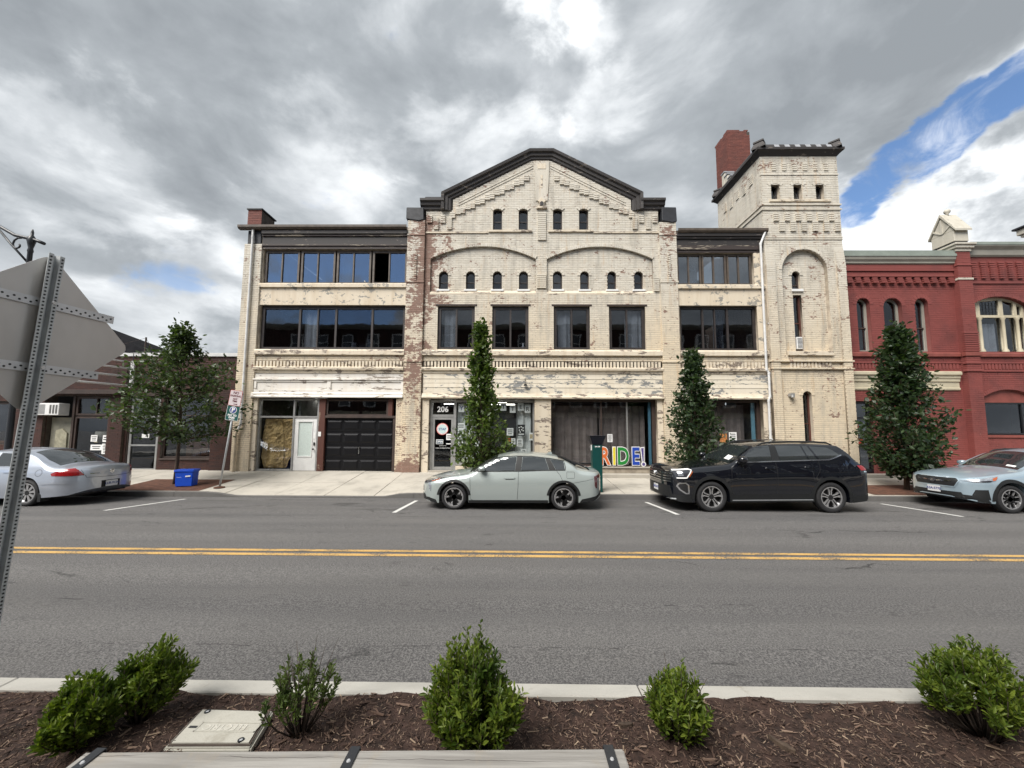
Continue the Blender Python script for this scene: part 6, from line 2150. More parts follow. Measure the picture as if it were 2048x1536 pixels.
        while gx < max(xs):
            gy = min(ys) + grid / 2
            while gy < max(ys):
                if inside(gx, gy) and min((Vector((gx, gy)) - q).length for q in out) > grid * .45:
                    inner.append(Vector((gx, gy)))
                gy += grid
            gx += grid
        vv, ee, ff, *_ = delaunay_2d_cdt(out + inner, [(i, (i + 1) % m) for i in range(m)], [list(range(m))], 1, 1e-5)
        P = []
        for p in vv:
            h, nn = s.cast(p.x, p.y, axis)
            P.append(h + nn * off)
        F = [tuple(f) for f in ff]
        # thin rim so that the piece has depth
        N = len(P)
        dr = {'y': Vector((0, 1, 0)), 'front': Vector((1, 0, 0)), 'rear': Vector((-1, 0, 0)), 'top': Vector((0, 0, -1))}[axis]
        cnt = {}
        for f in F:
            for a, b in zip(f, f[1:] + f[:1]):
                cnt[(a, b)] = 1
        rim = [(a, b) for (a, b) in cnt if (b, a) not in cnt]
        back = {}
        for a, b in rim:
            for q in (a, b):
                if q not in back:
                    back[q] = len(P); P.append(P[q] + dr * thick)
            F.append((b, a, back[a], back[b]))
        me = s.put(name, P, F, mat, parent, True, mirror)
        for o in me:
            o.data.set_sharp_from_angle(angle=R(45))
        return me

    def line(s, name, pts, w, mat, axis='y', off=.0025, parent=None, mirror=True):
        """narrow strip along a polyline on the body"""
        q = []
        for a, b in zip(pts, pts[1:]):
            a, b = Vector(a), Vector(b)
            k = max(int((b - a).length / .04), 1)
            q += [a + (b - a) * (j / k) for j in range(k)]
        q.append(Vector(pts[-1]))
        P, F = [], []
        for i, p in enumerate(q):
            t = (q[min(i + 1, len(q) - 1)] - q[max(i - 1, 0)]).normalized()
            nn = Vector((-t.y, t.x)) * w / 2
            for sg in (-1, 1):
                h, n = s.cast(p.x + nn.x * sg, p.y + nn.y * sg, axis)
                P.append(h + n * off)
        for i in range(len(q) - 1):
            F.append((2 * i, 2 * i + 1, 2 * i + 3, 2 * i + 2))
        return s.put(name, P, F, mat, parent, True, mirror)

    def arch_trim(s, r0, r1, mat, a0=-8, a1=188, off=.006, thick=.03, name='wheel_arch'):
        for wu in s.sp['wheels']:
            n = 26
            poly = [(wu + r1 * math.cos(R(a0 + (a1 - a0) * k / n)), s.sp['wr'] + r1 * math.sin(R(a0 + (a1 - a0) * k / n))) for k in range(n + 1)]
            poly += [(wu + r0 * math.cos(R(a1 - (a1 - a0) * k / n)), s.sp['wr'] + r0 * math.sin(R(a1 - (a1 - a0) * k / n))) for k in range(n + 1)]
            s.panel(name, poly, mat, off=off, grid=.07, thick=thick)

    def wheels(s, rim_fn, rr, tw=.225):
        sp = s.sp
        r = sp['wr']
        for wu in sp['wheels']:
            for sg in (-1, 1):
                cv = sg * (sp['hw'] - tw / 2 - sp.get('inset', .015))
                mb = MB()
                h = tw / 2
                prof = [(rr - .01, -h * .75), (rr + .01, -h * .92), (r - .05, -h), (r - .015, -h * .86), (r, -h * .55), (r, h * .55), (r - .015, h * .86), (r - .05, h), (rr + .01, h * .92), (rr - .01, h * .75)]
                mb.lathe(prof, (wu, cv, r), 'Y', 40, closed=True)
                tyre = s.bare(mb, 'wheel', M['tyre'], s.root, smooth=True)
                mb = MB()
                o = cv + sg * h * .35
                mb.lathe([(0, 0), (rr * .98, 0), (rr * .98, -sg * .1), (0, -sg * .1)], (wu, o - sg * .06, r), 'Y', 32)
                s.bare(mb, 'hub', M['rim_dark'], tyre)
                mb = MB()
                mb.lathe([(rr, -.012), (rr, .012), (rr - .022, .012), (rr - .022, -.012)], (wu, cv + sg * h * .78, r), 'Y', 36, closed=True)
                s.bare(mb, 'rim_lip', M['rim_silver'], tyre, smooth=True)
                rim_fn(s, wu, cv + sg * h * .62, r, rr, sg, tyre)

    def bare(s, mb, name, mat, parent, smooth=False):
        me = mb.mesh(name); me.materials.append(mat)
        if smooth:
            me.shade_smooth(); me.set_sharp_from_angle(angle=R(40))
        o = bpy.data.objects.new(name, me); COL.objects.link(o); o.parent = parent
        return o

    def glass_top(s, name, ua, ub, q0, mat, off=.004, du_edge=0.0, fade=0.0):
        """windscreen or back window: the top surface between two stations"""
        n, m = 16, 16
        P, F = [], []
        for i in range(n + 1):
            u = ua + (ub - ua) * i / n
            rg = s.ring(u)
            y0, zt = rg[22]
            zc = rg[-1][1]
            for j in range(m + 1):
                q = q0 * (1 - 2 * j / m)
                uu = u
                z = zt + (zc - zt) * (1 - abs(q) ** 2.2)
                P.append(Vector((uu, -y0 * q, z)))
        for i in range(n):
            for j in range(m):
                a = i * (m + 1) + j
                F.append((a, a + 1, a + m + 2, a + m + 1))
        # push outwards along the surface normal
        N = [Vector() for _ in P]
        for f in F:
            nn = (P[f[1]] - P[f[0]]).cross(P[f[3]] - P[f[0]])
            for k in f: N[k] += nn
        P = [p + (nn.normalized() if nn.z > 0 else -nn.normalized()) * off for p, nn in zip(P, N)]
        return s.put(name, P, F, mat, None, True, False)[0]

    def mirrors(s, u, z, mat, size=(.12, .20, .13), yb=None):
        for sg in (-1, 1):
            y = sg * ((yb or s.sp['hw']) + size[1] * .35)
            mb = MB()
            n, m = 8, 12
            for i in range(n + 1):
                a = math.pi * i / n
                rr = max(math.sin(a), .02) ** .6
                for j in range(m):
                    b = 2 * math.pi * j / m
                    cb, sb = math.cos(b), math.sin(b)
                    mb.v.append((u + size[0] / 2 * rr * (abs(cb) ** .7) * (1 if cb > 0 else -1) * (1.0 if cb > 0 else 1.5), y + size[1] / 2 * math.cos(a) * 1.0, z + size[2] / 2 * rr * (abs(sb) ** .7) * (1 if sb > 0 else -1)))
            for i in range(n):
                for j in range(m):
                    mb.f.append((i * m + j, i * m + (j + 1) % m, (i + 1) * m + (j + 1) % m, (i + 1) * m + j))
            o = s.bare(mb, 'mirror', mat, s.root, True)
            mb = MB(); mb.hexa([(u - .03, y - sg * .05, z - size[2] * .55), (u + .05, y - sg * .05, z - size[2] * .55), (u + .05, y - sg * .20, z - size[2] * .75), (u - .05, y - sg * .20, z - size[2] * .75),
                                (u - .03, y - sg * .05, z - size[2] * .35), (u + .05, y - sg * .05, z - size[2] * .35), (u + .05, y - sg * .20, z - size[2] * .55), (u - .05, y - sg * .20, z - size[2] * .55)])
            s.bare(mb, 'mirror_stalk', M['black_plastic'], o)

    def under(s, z=.2):
        u0, u1 = s.sp['ends']
        mb = MB(); mb.box(u0 + .35, u1 - .35, -s.sp['hw'] * .82, s.sp['hw'] * .82, z, z + .25)
        s.bare(mb, 'underbody', M['rim_dark'], s.root)

    def plate_(s, u, v, z, side, txt, w=.31, h=.155):
        sg = -1 if side == 'front' else 1
        mb = MB(); mb.box(u - .006, u + .006, v - w / 2, v + w / 2, z - h / 2, z + h / 2)
        o = s.bare(mb, 'number_plate', M['plate'], s.root)
        me = text_mesh(txt, .085, .001, .002); me.materials.append(M['blue_ink'])
        t = bpy.data.objects.new('plate_text', me); COL.objects.link(t); t.parent = o
        t.location = (u + sg * .008, v, z); t.rotation_euler = (R(90), 0, R(-90) if sg < 0 else R(90))
        return o


def spokes_poly(s, wu, y, r, rr, sg, tyre, polys, mat, thick=.03, n=5, ph=0.0, name='spoke'):
    """each spoke: polygon in (radius, tangent) repeated n times round the hub"""
    for k in range(n):
        a = ph + 2 * math.pi * k / n
        for poly in polys:
            mb = MB()
            pp = [(wu + q[0] * rr * math.cos(a) - q[1] * rr * math.sin(a), r + q[0] * rr * math.sin(a) + q[1] * rr * math.cos(a)) for q in poly]
            mb.prism(pp, min(y, y - sg * thick), max(y, y - sg * thick))
            s.bare(mb, name, mat, tyre)
    mb = MB(); mb.lathe([(0, sg * .004), (.06, sg * .004), (.075, -sg * .02), (0, -sg * .02)], (wu, y, r), 'Y', 16); s.bare(mb, 'hub_cap', M['rim_dark'], tyre)


def rim_swirl(s, wu, y, r, rr, sg, tyre):
    spokes_poly(s, wu, y, r, rr, sg, tyre, [[(.18, -.08), (.18, .08), (.55, .16), (.60, .02)], ], M['rim_dark'], n=5, ph=.3)
    spokes_poly(s, wu, y, r, rr, sg, tyre, [[(.50, .00), (.42, .14), (.72, .34), (.78, .50), (.86, .42), (.90, -.10), (.78, -.16), (.80, .22), (.66, .10)]], M['rim_silver'], n=5, ph=.3)


def rim_ten(s, wu, y, r, rr, sg, tyre):
    spokes_poly(s, wu, y, r, rr, sg, tyre, [[(.14, .03), (.14, .12), (.62, .16), (.90, .34), (.96, .22), (.96, .10), (.62, .06)], [(.14, -.03), (.14, -.12), (.62, -.16), (.90, -.34), (.96, -.22), (.96, -.10), (.62, -.06)]], M['rim_silver'], n=5, ph=R(90))


def rim_multi(s, wu, y, r, rr, sg, tyre):
    spokes_poly(s, wu, y, r, rr, sg, tyre, [[(.16, -.07), (.16, .07), (.96, .15), (.98, -.15)]], M['rim_silver'], n=9, ph=.2)


def rim_y(s, wu, y, r, rr, sg, tyre):
    spokes_poly(s, wu, y, r, rr, sg, tyre, [[(.2, -.09), (.2, .09), (.55, .10), (.55, -.10)]], M['rim_dark'], n=5, ph=.6)
    spokes_poly(s, wu, y, r, rr, sg, tyre, [[(.50, .05), (.48, .12), (.84, .36), (.90, .30)], [(.50, -.05), (.48, -.12), (.84, -.36), (.90, -.30)], [(.86, -.38), (.97, -.30), (.99, .0), (.97, .30), (.86, .38), (.92, .0)]], M['rim_silver'], n=5, ph=.6)


sect = lin([(0, .93), (.18, .965), (.42, .995), (.60, 1.0), (.74, .995), (.84, .968), (1.0, .918)])

# ---------------------------------------------------------------- pale sage fastback sedan
KX = -0.175
sedan = dict(ends=(-2.30, 2.42), hw=.925, nose=(.62, 2.3), tail=(.40, 2.6), wheels=(-1.38, 1.38), wr=.315, ar=.375, fil=.11, flare=.012, tumble=.36, tumble2=.16,
    belt=lin([(-2.4, .80), (-1.0, .93), (0, .95), (1.4, .99), (2.5, .97)]), sect=sect,
    low=lin([(-2.3, .24), (-1.85, .17), (-1.75, .17), (1.75, .19), (2.15, .24), (2.42, .36)]),
    edge=curve([(-2.30, .58), (-2.22, .66), (-2.0, .73), (-1.5, .83), (-1.02, .90), (-.60, 1.13), (-.25, 1.28), (.2, 1.345), (.6, 1.34), (1.0, 1.295), (1.42, 1.215), (1.62, 1.11), (1.80, 1.0), (2.1, .955), (2.36, .91), (2.42, .80)]),
    top=curve([(-2.30, .60), (-2.22, .69), (-2.0, .765), (-1.5, .88), (-1.02, .955), (-.60, 1.18), (-.28, 1.335), (.2, 1.415), (.6, 1.41), (1.0, 1.38), (1.42, 1.30), (1.80, 1.15), (2.1, 1.03), (2.36, .95), (2.42, .84)]))
k4 = Car('parked_sedan', (KX, 10.75, 0.0), sedan, 'pale sage green fastback sedan parked in front of the glass shop door', M['paint_sage'])
k4.wheels(rim_swirl, .235, .225)
k4.under(.19)
k4.glass_top('windscreen', -1.0, -.30, .93, M['car_glass'])
k4.glass_top('rear_window', 1.28, 2.08, .90, M['car_glass'])
k4.panel('side_window', [(-.86, .955), (-.70, 1.07), (-.45, 1.205), (-.18, 1.285), (.20, 1.31), (.15, .962)], M['car_glass'], off=.004)
k4.panel('side_window', [(.36, 1.312), (.70, 1.305), (.93, 1.275), (1.02, .995), (.31, .968)], M['car_glass'], off=.004)
k4.panel('side_window', [(1.06, 1.258), (1.40, 1.205), (1.42, 1.0), (1.20, .998)], M['car_glass'], off=.004)
k4.panel('window_pillar', [(.205, 1.315), (.355, 1.316), (.305, .964), (.155, .962)], M['black_plastic'], off=.005)
k4.panel('window_pillar', [(.935, 1.276), (1.055, 1.26), (1.195, .998), (1.025, .995)], M['black_plastic'], off=.005)
k4.panel('mirror_base', [(-.92, .945), (-.86, .955), (-.70, 1.06), (-.66, .955)], M['black_plastic'], off=.006)
k4.line('window_line', [(-.92, .945), (-.5, .952), (.3, .960), (.9, .985), (1.43, .993)], .022, M['black_plastic'], off=.006)
k4.line('window_line', [(1.43, .993), (1.44, 1.06), (1.41, 1.215), (1.06, 1.272), (.6, 1.322), (.2, 1.328), (-.2, 1.298), (-.48, 1.22), (-.75, 1.06), (-.92, .945)], .016, M['black_plastic'], off=.006)
for pts in ([(-.99, .90), (-.97, .6), (-.97, .28), (-.9, .24)], [(.245, .955), (.235, .6), (.215, .26)], [(1.20, .99), (1.30, .86), (1.36, .72)], [(-.9, .24), (.2, .245), (.97, .25)]):
    k4.line('door_seam', pts, .008, M['seam'])
k4.line('bonnet_seam', [(-2.05, .70), (-1.5, .815), (-1.02, .885)], .007, M['seam'])
k4.line('fuel_flap', [(1.47, .95), (1.64, .95), (1.66, .93), (1.66, .81), (1.63, .79), (1.48, .79), (1.46, .81), (1.47, .95)], .006, M['seam'])
k4.line('boot_seam', [(1.62, .68), (1.95, .74), (2.2, .80)], .006, M['seam'])
for hu in (.02, ):
    k4.panel('door_handle', [(hu - .14, .79), (hu - .11, .815), (hu + .12, .815), (hu + .14, .79), (hu + .10, .775), (hu - .10, .772)], M['paint_sage'], off=.022, thick=.03, grid=.03)
    k4.line('handle_shadow', [(hu - .1, .765), (hu + .1, .768)], .02, M['seam'])
k4.panel('sill_trim', [(-1.0, .245), (.99, .25), (.99, .16), (-1.0, .155)], M['black_plastic'], off=.008)
k4.arch_trim(.372, .43, M['black_plastic'], 8, 172)
k4.panel('headlamp', [(-2.21, .655), (-2.12, .70), (-1.78, .785), (-1.62, .795), (-1.72, .755), (-2.02, .665), (-2.15, .625)], M['lamp_dark'], off=.006, grid=.03)
k4.panel('headlamp', [(-2.06, .66), (-2.0, .665), (-1.96, .60), (-1.97, .44), (-2.02, .50)], M['lamp_clear'], off=.005, grid=.03)
k4.line('amber_strip', [(-1.96, .695), (-1.74, .755)], .014, M['amber'], off=.009)
k4.panel('grille', [(-.55, .42), (.55, .42), (.50, .56), (-.50, .56)], M['black_plastic'], axis='front', off=.005, mirror=False)
k4.panel('lower_grille', [(-.78, .20), (.78, .20), (.66, .36), (-.66, .36)], M['black_plastic'], axis='front', off=.007, mirror=False)
k4.panel('front_lip', [(-2.24, .29), (-2.02, .30), (-1.84, .255), (-1.79, .17), (-2.0, .17), (-2.25, .23)], M['black_plastic'], off=.006)
k4.panel('tail_lamp', [(2.15, .84), (2.36, .905), (2.38, .865), (2.235, .80), (2.225, .56), (2.19, .55), (2.16, .62)], M['tail_dark'], off=.006, grid=.03)
k4.panel('rear_lamp_bar', [(-.78, .80), (.78, .80), (.78, .85), (-.78, .85)], M['tail_dark'], axis='rear', off=.006, mirror=False)
k4.panel('rear_bumper_trim', [(1.78, .20), (2.14, .235), (2.38, .40), (2.40, .50), (2.20, .36), (1.84, .28)], M['black_plastic'], off=.008)
k4.panel('rear_bumper_trim', [(-.8, .36), (.8, .36), (.7, .48), (-.7, .48)], M['black_plastic'], axis='rear', off=.006, mirror=False)
k4.mirrors(-.66, 1.03, M['paint_sage'], (.15, .19, .125), .90)
mb = MB(); mb.prism([(1.02, 1.375), (1.18, 1.345), (1.17, 1.40), (1.14, 1.415)], -.02, .02); k4.bare(mb, 'roof_fin', M['paint_sage'], k4.root)

# ---------------------------------------------------------------- black three-row SUV
SXU = 6.34
suvd = dict(ends=(-2.50, 2.58), hw=.985, nose=(.55, 3.0), tail=(.42, 3.0), wheels=(-1.47, 1.47), wr=.375, ar=.435, fil=.11, flare=.02, tumble=.30, tumble2=.10,
    belt=lin([(-2.5, 1.05), (-1.0, 1.18), (0, 1.235), (1.4, 1.28), (2.6, 1.31)]), sect=lin([(0, .93), (.2, .965), (.42, .995), (.62, 1.0), (.76, .998), (.86, .975), (1.0, .915)]),
    low=lin([(-2.5, .32), (-2.25, .24), (-1.95, .235), (-1.0, .25), (1.0, .27), (1.95, .25), (2.4, .30), (2.58, .42)]),
    edge=curve([(-2.50, .90), (-2.44, 1.0), (-2.1, 1.06), (-1.5, 1.13), (-.95, 1.19), (-.55, 1.44), (-.25, 1.61), (.2, 1.665), (.9, 1.685), (1.5, 1.67), (1.80, 1.645), (1.95, 1.54), (2.18, 1.30), (2.34, 1.17), (2.5, 1.10), (2.58, .95)]),
    top=curve([(-2.50, .93), (-2.44, 1.05), (-2.1, 1.12), (-1.5, 1.19), (-.98, 1.235), (-.58, 1.50), (-.30, 1.67), (.2, 1.74), (.9, 1.755), (1.5, 1.74), (1.85, 1.72), (2.08, 1.66), (2.22, 1.52), (2.42, 1.24), (2.52, 1.14), (2.58, .98)]))
sv = Car('parked_suv', (SXU, 10.72, 0.0), suvd, 'large black SUV with roof rails parked before the tower', M['paint_black'])
sv.wheels(rim_ten, .262, .25)
sv.under(.25)
sv.glass_top('windscreen', -.95, -.32, .93, M['car_glass'])
sv.glass_top('rear_window', 2.12, 2.40, .88, M['car_glass'])
sv.panel('side_window', [(-.66, 1.235), (-.55, 1.38), (-.40, 1.52), (-.24, 1.60), (.10, 1.632), (.08, 1.245)], M['car_glass'])
sv.panel('side_window', [(.26, 1.635), (.88, 1.635), (.985, 1.285), (.29, 1.262)], M['car_glass'])
sv.panel('side_window', [(.92, 1.633), (1.05, 1.63), (1.22, 1.30), (1.02, 1.288)], M['car_glass'])
sv.panel('side_window', [(1.10, 1.625), (1.52, 1.60), (1.66, 1.53), (1.82, 1.40), (1.52, 1.305), (1.27, 1.30)], M['car_glass'])
sv.panel('window_pillar', [(.105, 1.638), (.255, 1.638), (.285, 1.258), (.085, 1.245)], M['black_plastic'], off=.005)
sv.line('chrome_strip', [(-.80, 1.215), (-.3, 1.232), (.4, 1.258), (1.0, 1.28), (1.48, 1.295), (1.60, 1.325), (1.84, 1.415)], .026, M['chrome'], off=.010)
for pts in ([(-.95, 1.18), (-.98, .8), (-1.0, .46), (-.95, .36)], [(.165, 1.24), (.15, .7), (.10, .34)], [(1.24, 1.28), (1.22, 1.05), (1.06, .80)], [(1.98, 1.50), (2.20, 1.27)]):
    sv.line('door_seam', pts, .008, M['seam'])
for hu, hz in ((0.0, 1.085), (.97, 1.115)):
    sv.panel('door_handle', [(hu - .12, hz - .012), (hu - .10, hz + .015), (hu + .10, hz + .018), (hu + .12, hz - .01), (hu + .08, hz - .02), (hu - .08, hz - .022)], M['paint_black'], off=.026, thick=.03, grid=.03)
sv.panel('sill_trim', [(-1.02, .44), (1.03, .47), (1.03, .27), (-1.02, .25)], M['black_plastic'], off=.012, thick=.03)
sv.line('sill_highlight', [(-.98, .30), (1.0, .325)], .015, M['galv'], off=.015)
sv.arch_trim(.432, .515, M['black_plastic'], -6, 186)
sv.panel('bumper_trim', [(-2.44, .40), (-2.02, .42), (-1.96, .24), (-2.2, .24), (-2.42, .30)], M['black_plastic'], off=.008)
sv.panel('bumper_trim', [(1.96, .42), (2.54, .46), (2.52, .40), (2.4, .30), (2.0, .25)], M['black_plastic'], off=.008)
sv.panel('grille', [(-.74, .70), (.74, .70), (.80, .93), (.74, .985), (-.74, .985), (-.80, .93)], M['black_plastic'], axis='front', off=.006, mirror=False)
for z in (.72, .785, .85, .915, .975):
    sv.line('grille_bar', [(-.78, z - .0), (-.4, z), (.4, z), (.78, z)], .014, M['chrome'], axis='front', off=.016, mirror=False)
sv.panel('lower_grille', [(-.80, .34), (.80, .34), (.72, .62), (-.72, .62)], M['black_plastic'], axis='front', off=.006, mirror=False)
sv.line('skid_strip', [(-.86, .31), (-.5, .285), (.5, .285), (.86, .31)], .03, M['galv'], axis='front', off=.012, mirror=False)
mb = MB(); mb.lathe([(.078, 0), (.078, -.012), (.064, -.012), (.064, 0)], (-2.525, 0, .855), 'X', 24, closed=True)
for sg in (-1, 1):
    mb.hexa([(-2.54, sg * .005, .865), (-2.54, sg * .022, .865), (-2.53, sg * .022, .865), (-2.53, sg * .005, .865), (-2.54, sg * .030, .92), (-2.54, sg * .045, .91), (-2.53, sg * .045, .91), (-2.53, sg * .030, .92)])
    mb.hexa([(-2.54, sg * .018, .795), (-2.54, sg * .030, .795), (-2.53, sg * .030, .795), (-2.53, sg * .018, .795), (-2.54, sg * .052, .885), (-2.54, sg * .064, .875), (-2.53, sg * .064, .875), (-2.53, sg * .052, .885)])
    mb.hexa([(-2.54, sg * .018, .795), (-2.54, sg * .030, .795), (-2.53, sg * .030, .795), (-2.53, sg * .018, .795), (-2.54, sg * .000, .845), (-2.54, sg * .010, .855), (-2.53, sg * .010, .855), (-2.53, sg * .000, .845)])
sv.bare(mb, 'front_emblem', M['chrome'], sv.root)
sv.panel('headlamp', [(-2.36, .99), (-2.0, 1.03), (-1.94, 1.005), (-2.08, .83), (-2.32, .815)], M['lamp_dark'], off=.008, grid=.03)
sv.line('daytime_strip', [(-2.36, 1.005), (-2.02, 1.04), (-1.95, 1.015), (-2.09, .835), (-2.30, .825)], .026, M['paper'], off=.014)
sv.panel('headlamp_reflector', [(-2.27, .87), (-2.27, .965), (-2.17, .97), (-2.15, .88)], M['lamp_clear'], off=.013, grid=.03)
sv.line('amber_strip', [(-1.93, .99), (-2.03, .86)], .018, M['amber'], off=.014)
sv.line('fog_surround', [(-2.26, .70), (-2.12, .71), (-2.06, .66), (-2.05, .46), (-2.12, .455), (-2.24, .54), (-2.30, .63), (-2.26, .70)], .036, M['chrome'], off=.012)
sv.panel('fog_recess', [(-2.24, .68), (-2.12, .69), (-2.08, .64), (-2.07, .48), (-2.12, .48), (-2.22, .56), (-2.27, .63)], M['rim_dark'], off=.006, grid=.03)
sv.panel('tail_lamp', [(2.14, 1.165), (2.52, 1.16), (2.56, 1.06), (2.22, 1.045)], M['tail_red'], off=.008, grid=.03)
sv.panel('tail_lamp', [(-.85, 1.06), (.85, 1.06), (.85, 1.14), (-.85, 1.14)], M['tail_red'], axis='rear', off=.008, mirror=False)
sv.line('lamp_base', [(2.28, 1.015), (2.54, 1.02)], .02, M['chrome'], off=.008)
sv.mirrors(-.72, 1.30, M['paint_black'], (.17, .24, .16), .97)
for sg in (-1, 1):
    mb = MB()
    pts = [(-.36, 1.66), (-.22, 1.725), (.1, 1.765), (.7, 1.78), (1.3, 1.765), (1.75, 1.73), (1.92, 1.68)]
    mb.tube([(a, sg * .70, sv.cast(a, -.70, 'top')[0].z + h) for a, h in zip((-.16, -.02, .2, .7, 1.3, 1.62, 1.75), (.0, .045, .055, .055, .055, .045, .0))], [.014, .022, .024, .024, .024, .022, .014], 8)
    sv.bare(mb, 'roof_rail', M['black_plastic'], sv.root, True)
sv.plate_(-2.50, 0, .50, 'front', 'LNR-4471')
sv.panel('windscreen_paper', [(-.84, -.62), (-.72, -.62), (-.72, -.40), (-.84, -.40)], M['paper'], axis='top', off=.012, mirror=False)

# ---------------------------------------------------------------- silver sedan at the left edge
sil = dict(ends=(-3.85, 1.24), hw=.93, nose=(.8, 2.3), tail=(.62, 2.5), wheels=(-2.83, 0.0), wr=.335, ar=.40, fil=.12, flare=.015, tumble=.42, tumble2=.20,
    belt=lin([(-4, .85), (-2.5, .95), (0, .99), (1.3, .98)]), sect=lin([(0, .92), (.2, .97), (.45, 1.0), (.62, .995), (.85, .965), (1.0, .92)]),
    low=lin([(-3.85, .30), (-3.3, .20), (-.5, .20), (.45, .22), (1.0, .27), (1.24, .40)]),
    edge=curve([(-3.85, .62), (-3.6, .72), (-3.0, .85), (-2.35, .93), (-1.9, 1.17), (-1.5, 1.33), (-1.0, 1.38), (-.5, 1.36), (-.1, 1.27), (.3, 1.08), (.55, .985), (.9, .96), (1.14, .93), (1.24, .82)]),
    top=curve([(-3.85, .66), (-3.6, .78), (-3.0, .92), (-2.35, 1.0), (-1.9, 1.24), (-1.5, 1.41), (-1.0, 1.465), (-.5, 1.45), (-.1, 1.37), (.3, 1.19), (.58, 1.05), (.9, 1.02), (1.14, .985), (1.24, .86)]))
sc_ = Car('parked_sedan', (-12.52, 10.78, 0.0), sil, 'silver blue four-door sedan seen from behind at the left edge', M['paint_silver'])
sc_.wheels(rim_multi, .245, .225)
sc_.under(.22)
sc_.glass_top('rear_window', -.28, .52, .86, M['car_glass'])
sc_.glass_top('windscreen', -2.3, -1.55, .92, M['car_glass'])
sc_.panel('side_window', [(-2.05, 1.0), (-1.85, 1.14), (-1.5, 1.29), (-1.1, 1.335), (-1.08, 1.0)], M['car_glass'])
sc_.panel('side_window', [(-1.0, 1.0), (-1.0, 1.335), (-.6, 1.325), (-.38, 1.22), (-.28, 1.10), (-.34, 1.01)], M['car_glass'])
sc_.line('window_line', [(-2.1, .985), (-.6, .99), (-.30, 1.02), (-.22, 1.10), (-.34, 1.24), (-.55, 1.34), (-1.1, 1.36), (-1.5, 1.315)], .014, M['chrome'], off=.006)
for pts in ([(-.36, .97), (-.38, .80), (-.46, .60), (-.42, .5)], [(-1.05, .98), (-1.05, .28)], [(-2.1, .95), (-2.15, .3)]):
    sc_.line('door_seam', pts, .008, M['seam'])
sc_.panel('door_handle', [(-.66, .86), (-.64, .885), (-.46, .885), (-.44, .86), (-.46, .845), (-.64, .845)], M['paint_silver'], off=.024, thick=.03, grid=.03)
sc_.line('fuel_flap', [(.28 + .085 * math.cos(R(a)), .84 + .085 * math.sin(R(a))) for a in range(0, 361, 30)], .007, M['seam'])
sc_.panel('tail_lamp', [(.60, .82), (.72, .885), (.86, .935), (.98, .945), (1.06, .90), (1.12, .79), (1.10, .755), (.64, .765)], M['tail_red'], off=.008, grid=.03)
sc_.panel('tail_lamp', [(-.74, .757), (-.60, .760), (-.655, .86), (-.72, .915)], M['tail_red'], axis='rear', off=.009, mirror=True)
sc_.line('boot_seam', [(-.58, .76), (-.56, .70), (0, .68), (.56, .70), (.58, .76)], .010, M['seam'], axis='rear', mirror=False)
sc_.line('boot_seam', [(-.60, .76), (-.64, .90), (-.66, .95)], .008, M['seam'], axis='rear', mirror=True)
sc_.line('boot_crease', [(-.56, .86), (0, .87), (.56, .86)], .012, M['paint_silver'], axis='rear', off=.010, mirror=False)
sc_.line('bumper_crease', [(.42, .56), (.8, .575), (1.1, .575)], .022, M['paint_silver'], off=.012)
sc_.panel('plate_recess', [(-.24, .40), (.24, .40), (.24, .58), (-.24, .58)], M['seam'], axis='rear', off=.004, mirror=False)
sc_.plate_(1.262, 0, .49, 'rear', 'LUR-9124')
mb = MB(); mb.lathe([(.058, 0), (.058, .014), (.044, .014), (.044, 0)], (1.235, 0, .825), 'X', 20, closed=True)
for k in (-1, 0, 1):
    mb.box(1.240, 1.252, k * .028 - .010, k * .028 + .010, .800, .850)
sc_.bare(mb, 'rear_emblem', M['chrome'], sc_.root)
sc_.line('boot_script', [(-.50, .79), (-.30, .79)], .016, M['chrome'], axis='rear', off=.006, mirror=False)
mb = MB(); mb.box(.34, .42, -.92, -.72, .12, .34); sc_.bare(mb, 'mud_flap', M['black_plastic'], sc_.root)
sc_.mirrors(-2.0, 1.02, M['paint_silver'], (.15, .2, .13), .91)

# ---------------------------------------------------------------- ice-blue crossover at the right edge
blu = dict(ends=(-.96, 3.50), hw=.90, nose=(.60, 2.5), tail=(.4, 3.0), wheels=(0.0, 2.66), wr=.345, ar=.41, fil=.11, flare=.018, tumble=.34, tumble2=.12,
    belt=lin([(-1, .90), (.6, 1.03), (2, 1.08), (3.5, 1.14)]), sect=lin([(0, .93), (.2, .965), (.42, .995), (.62, 1.0), (.76, .995), (.86, .968), (1.0, .912)]),
    low=lin([(-.96, .34), (-.7, .26), (-.45, .235), (.45, .25), (2.2, .26), (3.1, .27), (3.5, .45)]),
    edge=curve([(-.96, .72), (-.90, .80), (-.6, .88), (-.1, .95), (.48, 1.03), (.9, 1.24), (1.3, 1.42), (1.8, 1.48), (2.5, 1.475), (3.0, 1.40), (3.3, 1.2), (3.5, .95)]),
    top=curve([(-.96, .75), (-.90, .84), (-.6, .94), (-.1, 1.02), (.46, 1.085), (.9, 1.32), (1.28, 1.50), (1.8, 1.57), (2.5, 1.565), (3.0, 1.50), (3.3, 1.28), (3.5, 1.0)]))
bl = Car('parked_crossover', (12.30, 10.72, 0.0), blu, 'ice blue crossover with black wheel arch cladding at the right edge', M['paint_ice'])
bl.wheels(rim_y, .245, .225)
bl.under(.26)
bl.glass_top('windscreen', .50, 1.24, .90, M['car_glass'])
bl.panel('side_window', [(.98, 1.07), (1.15, 1.24), (1.45, 1.40), (1.75, 1.43), (1.72, 1.085)], M['car_glass'])
bl.panel('side_window', [(1.82, 1.09), (1.84, 1.435), (2.45, 1.43), (2.75, 1.15)], M['car_glass'])
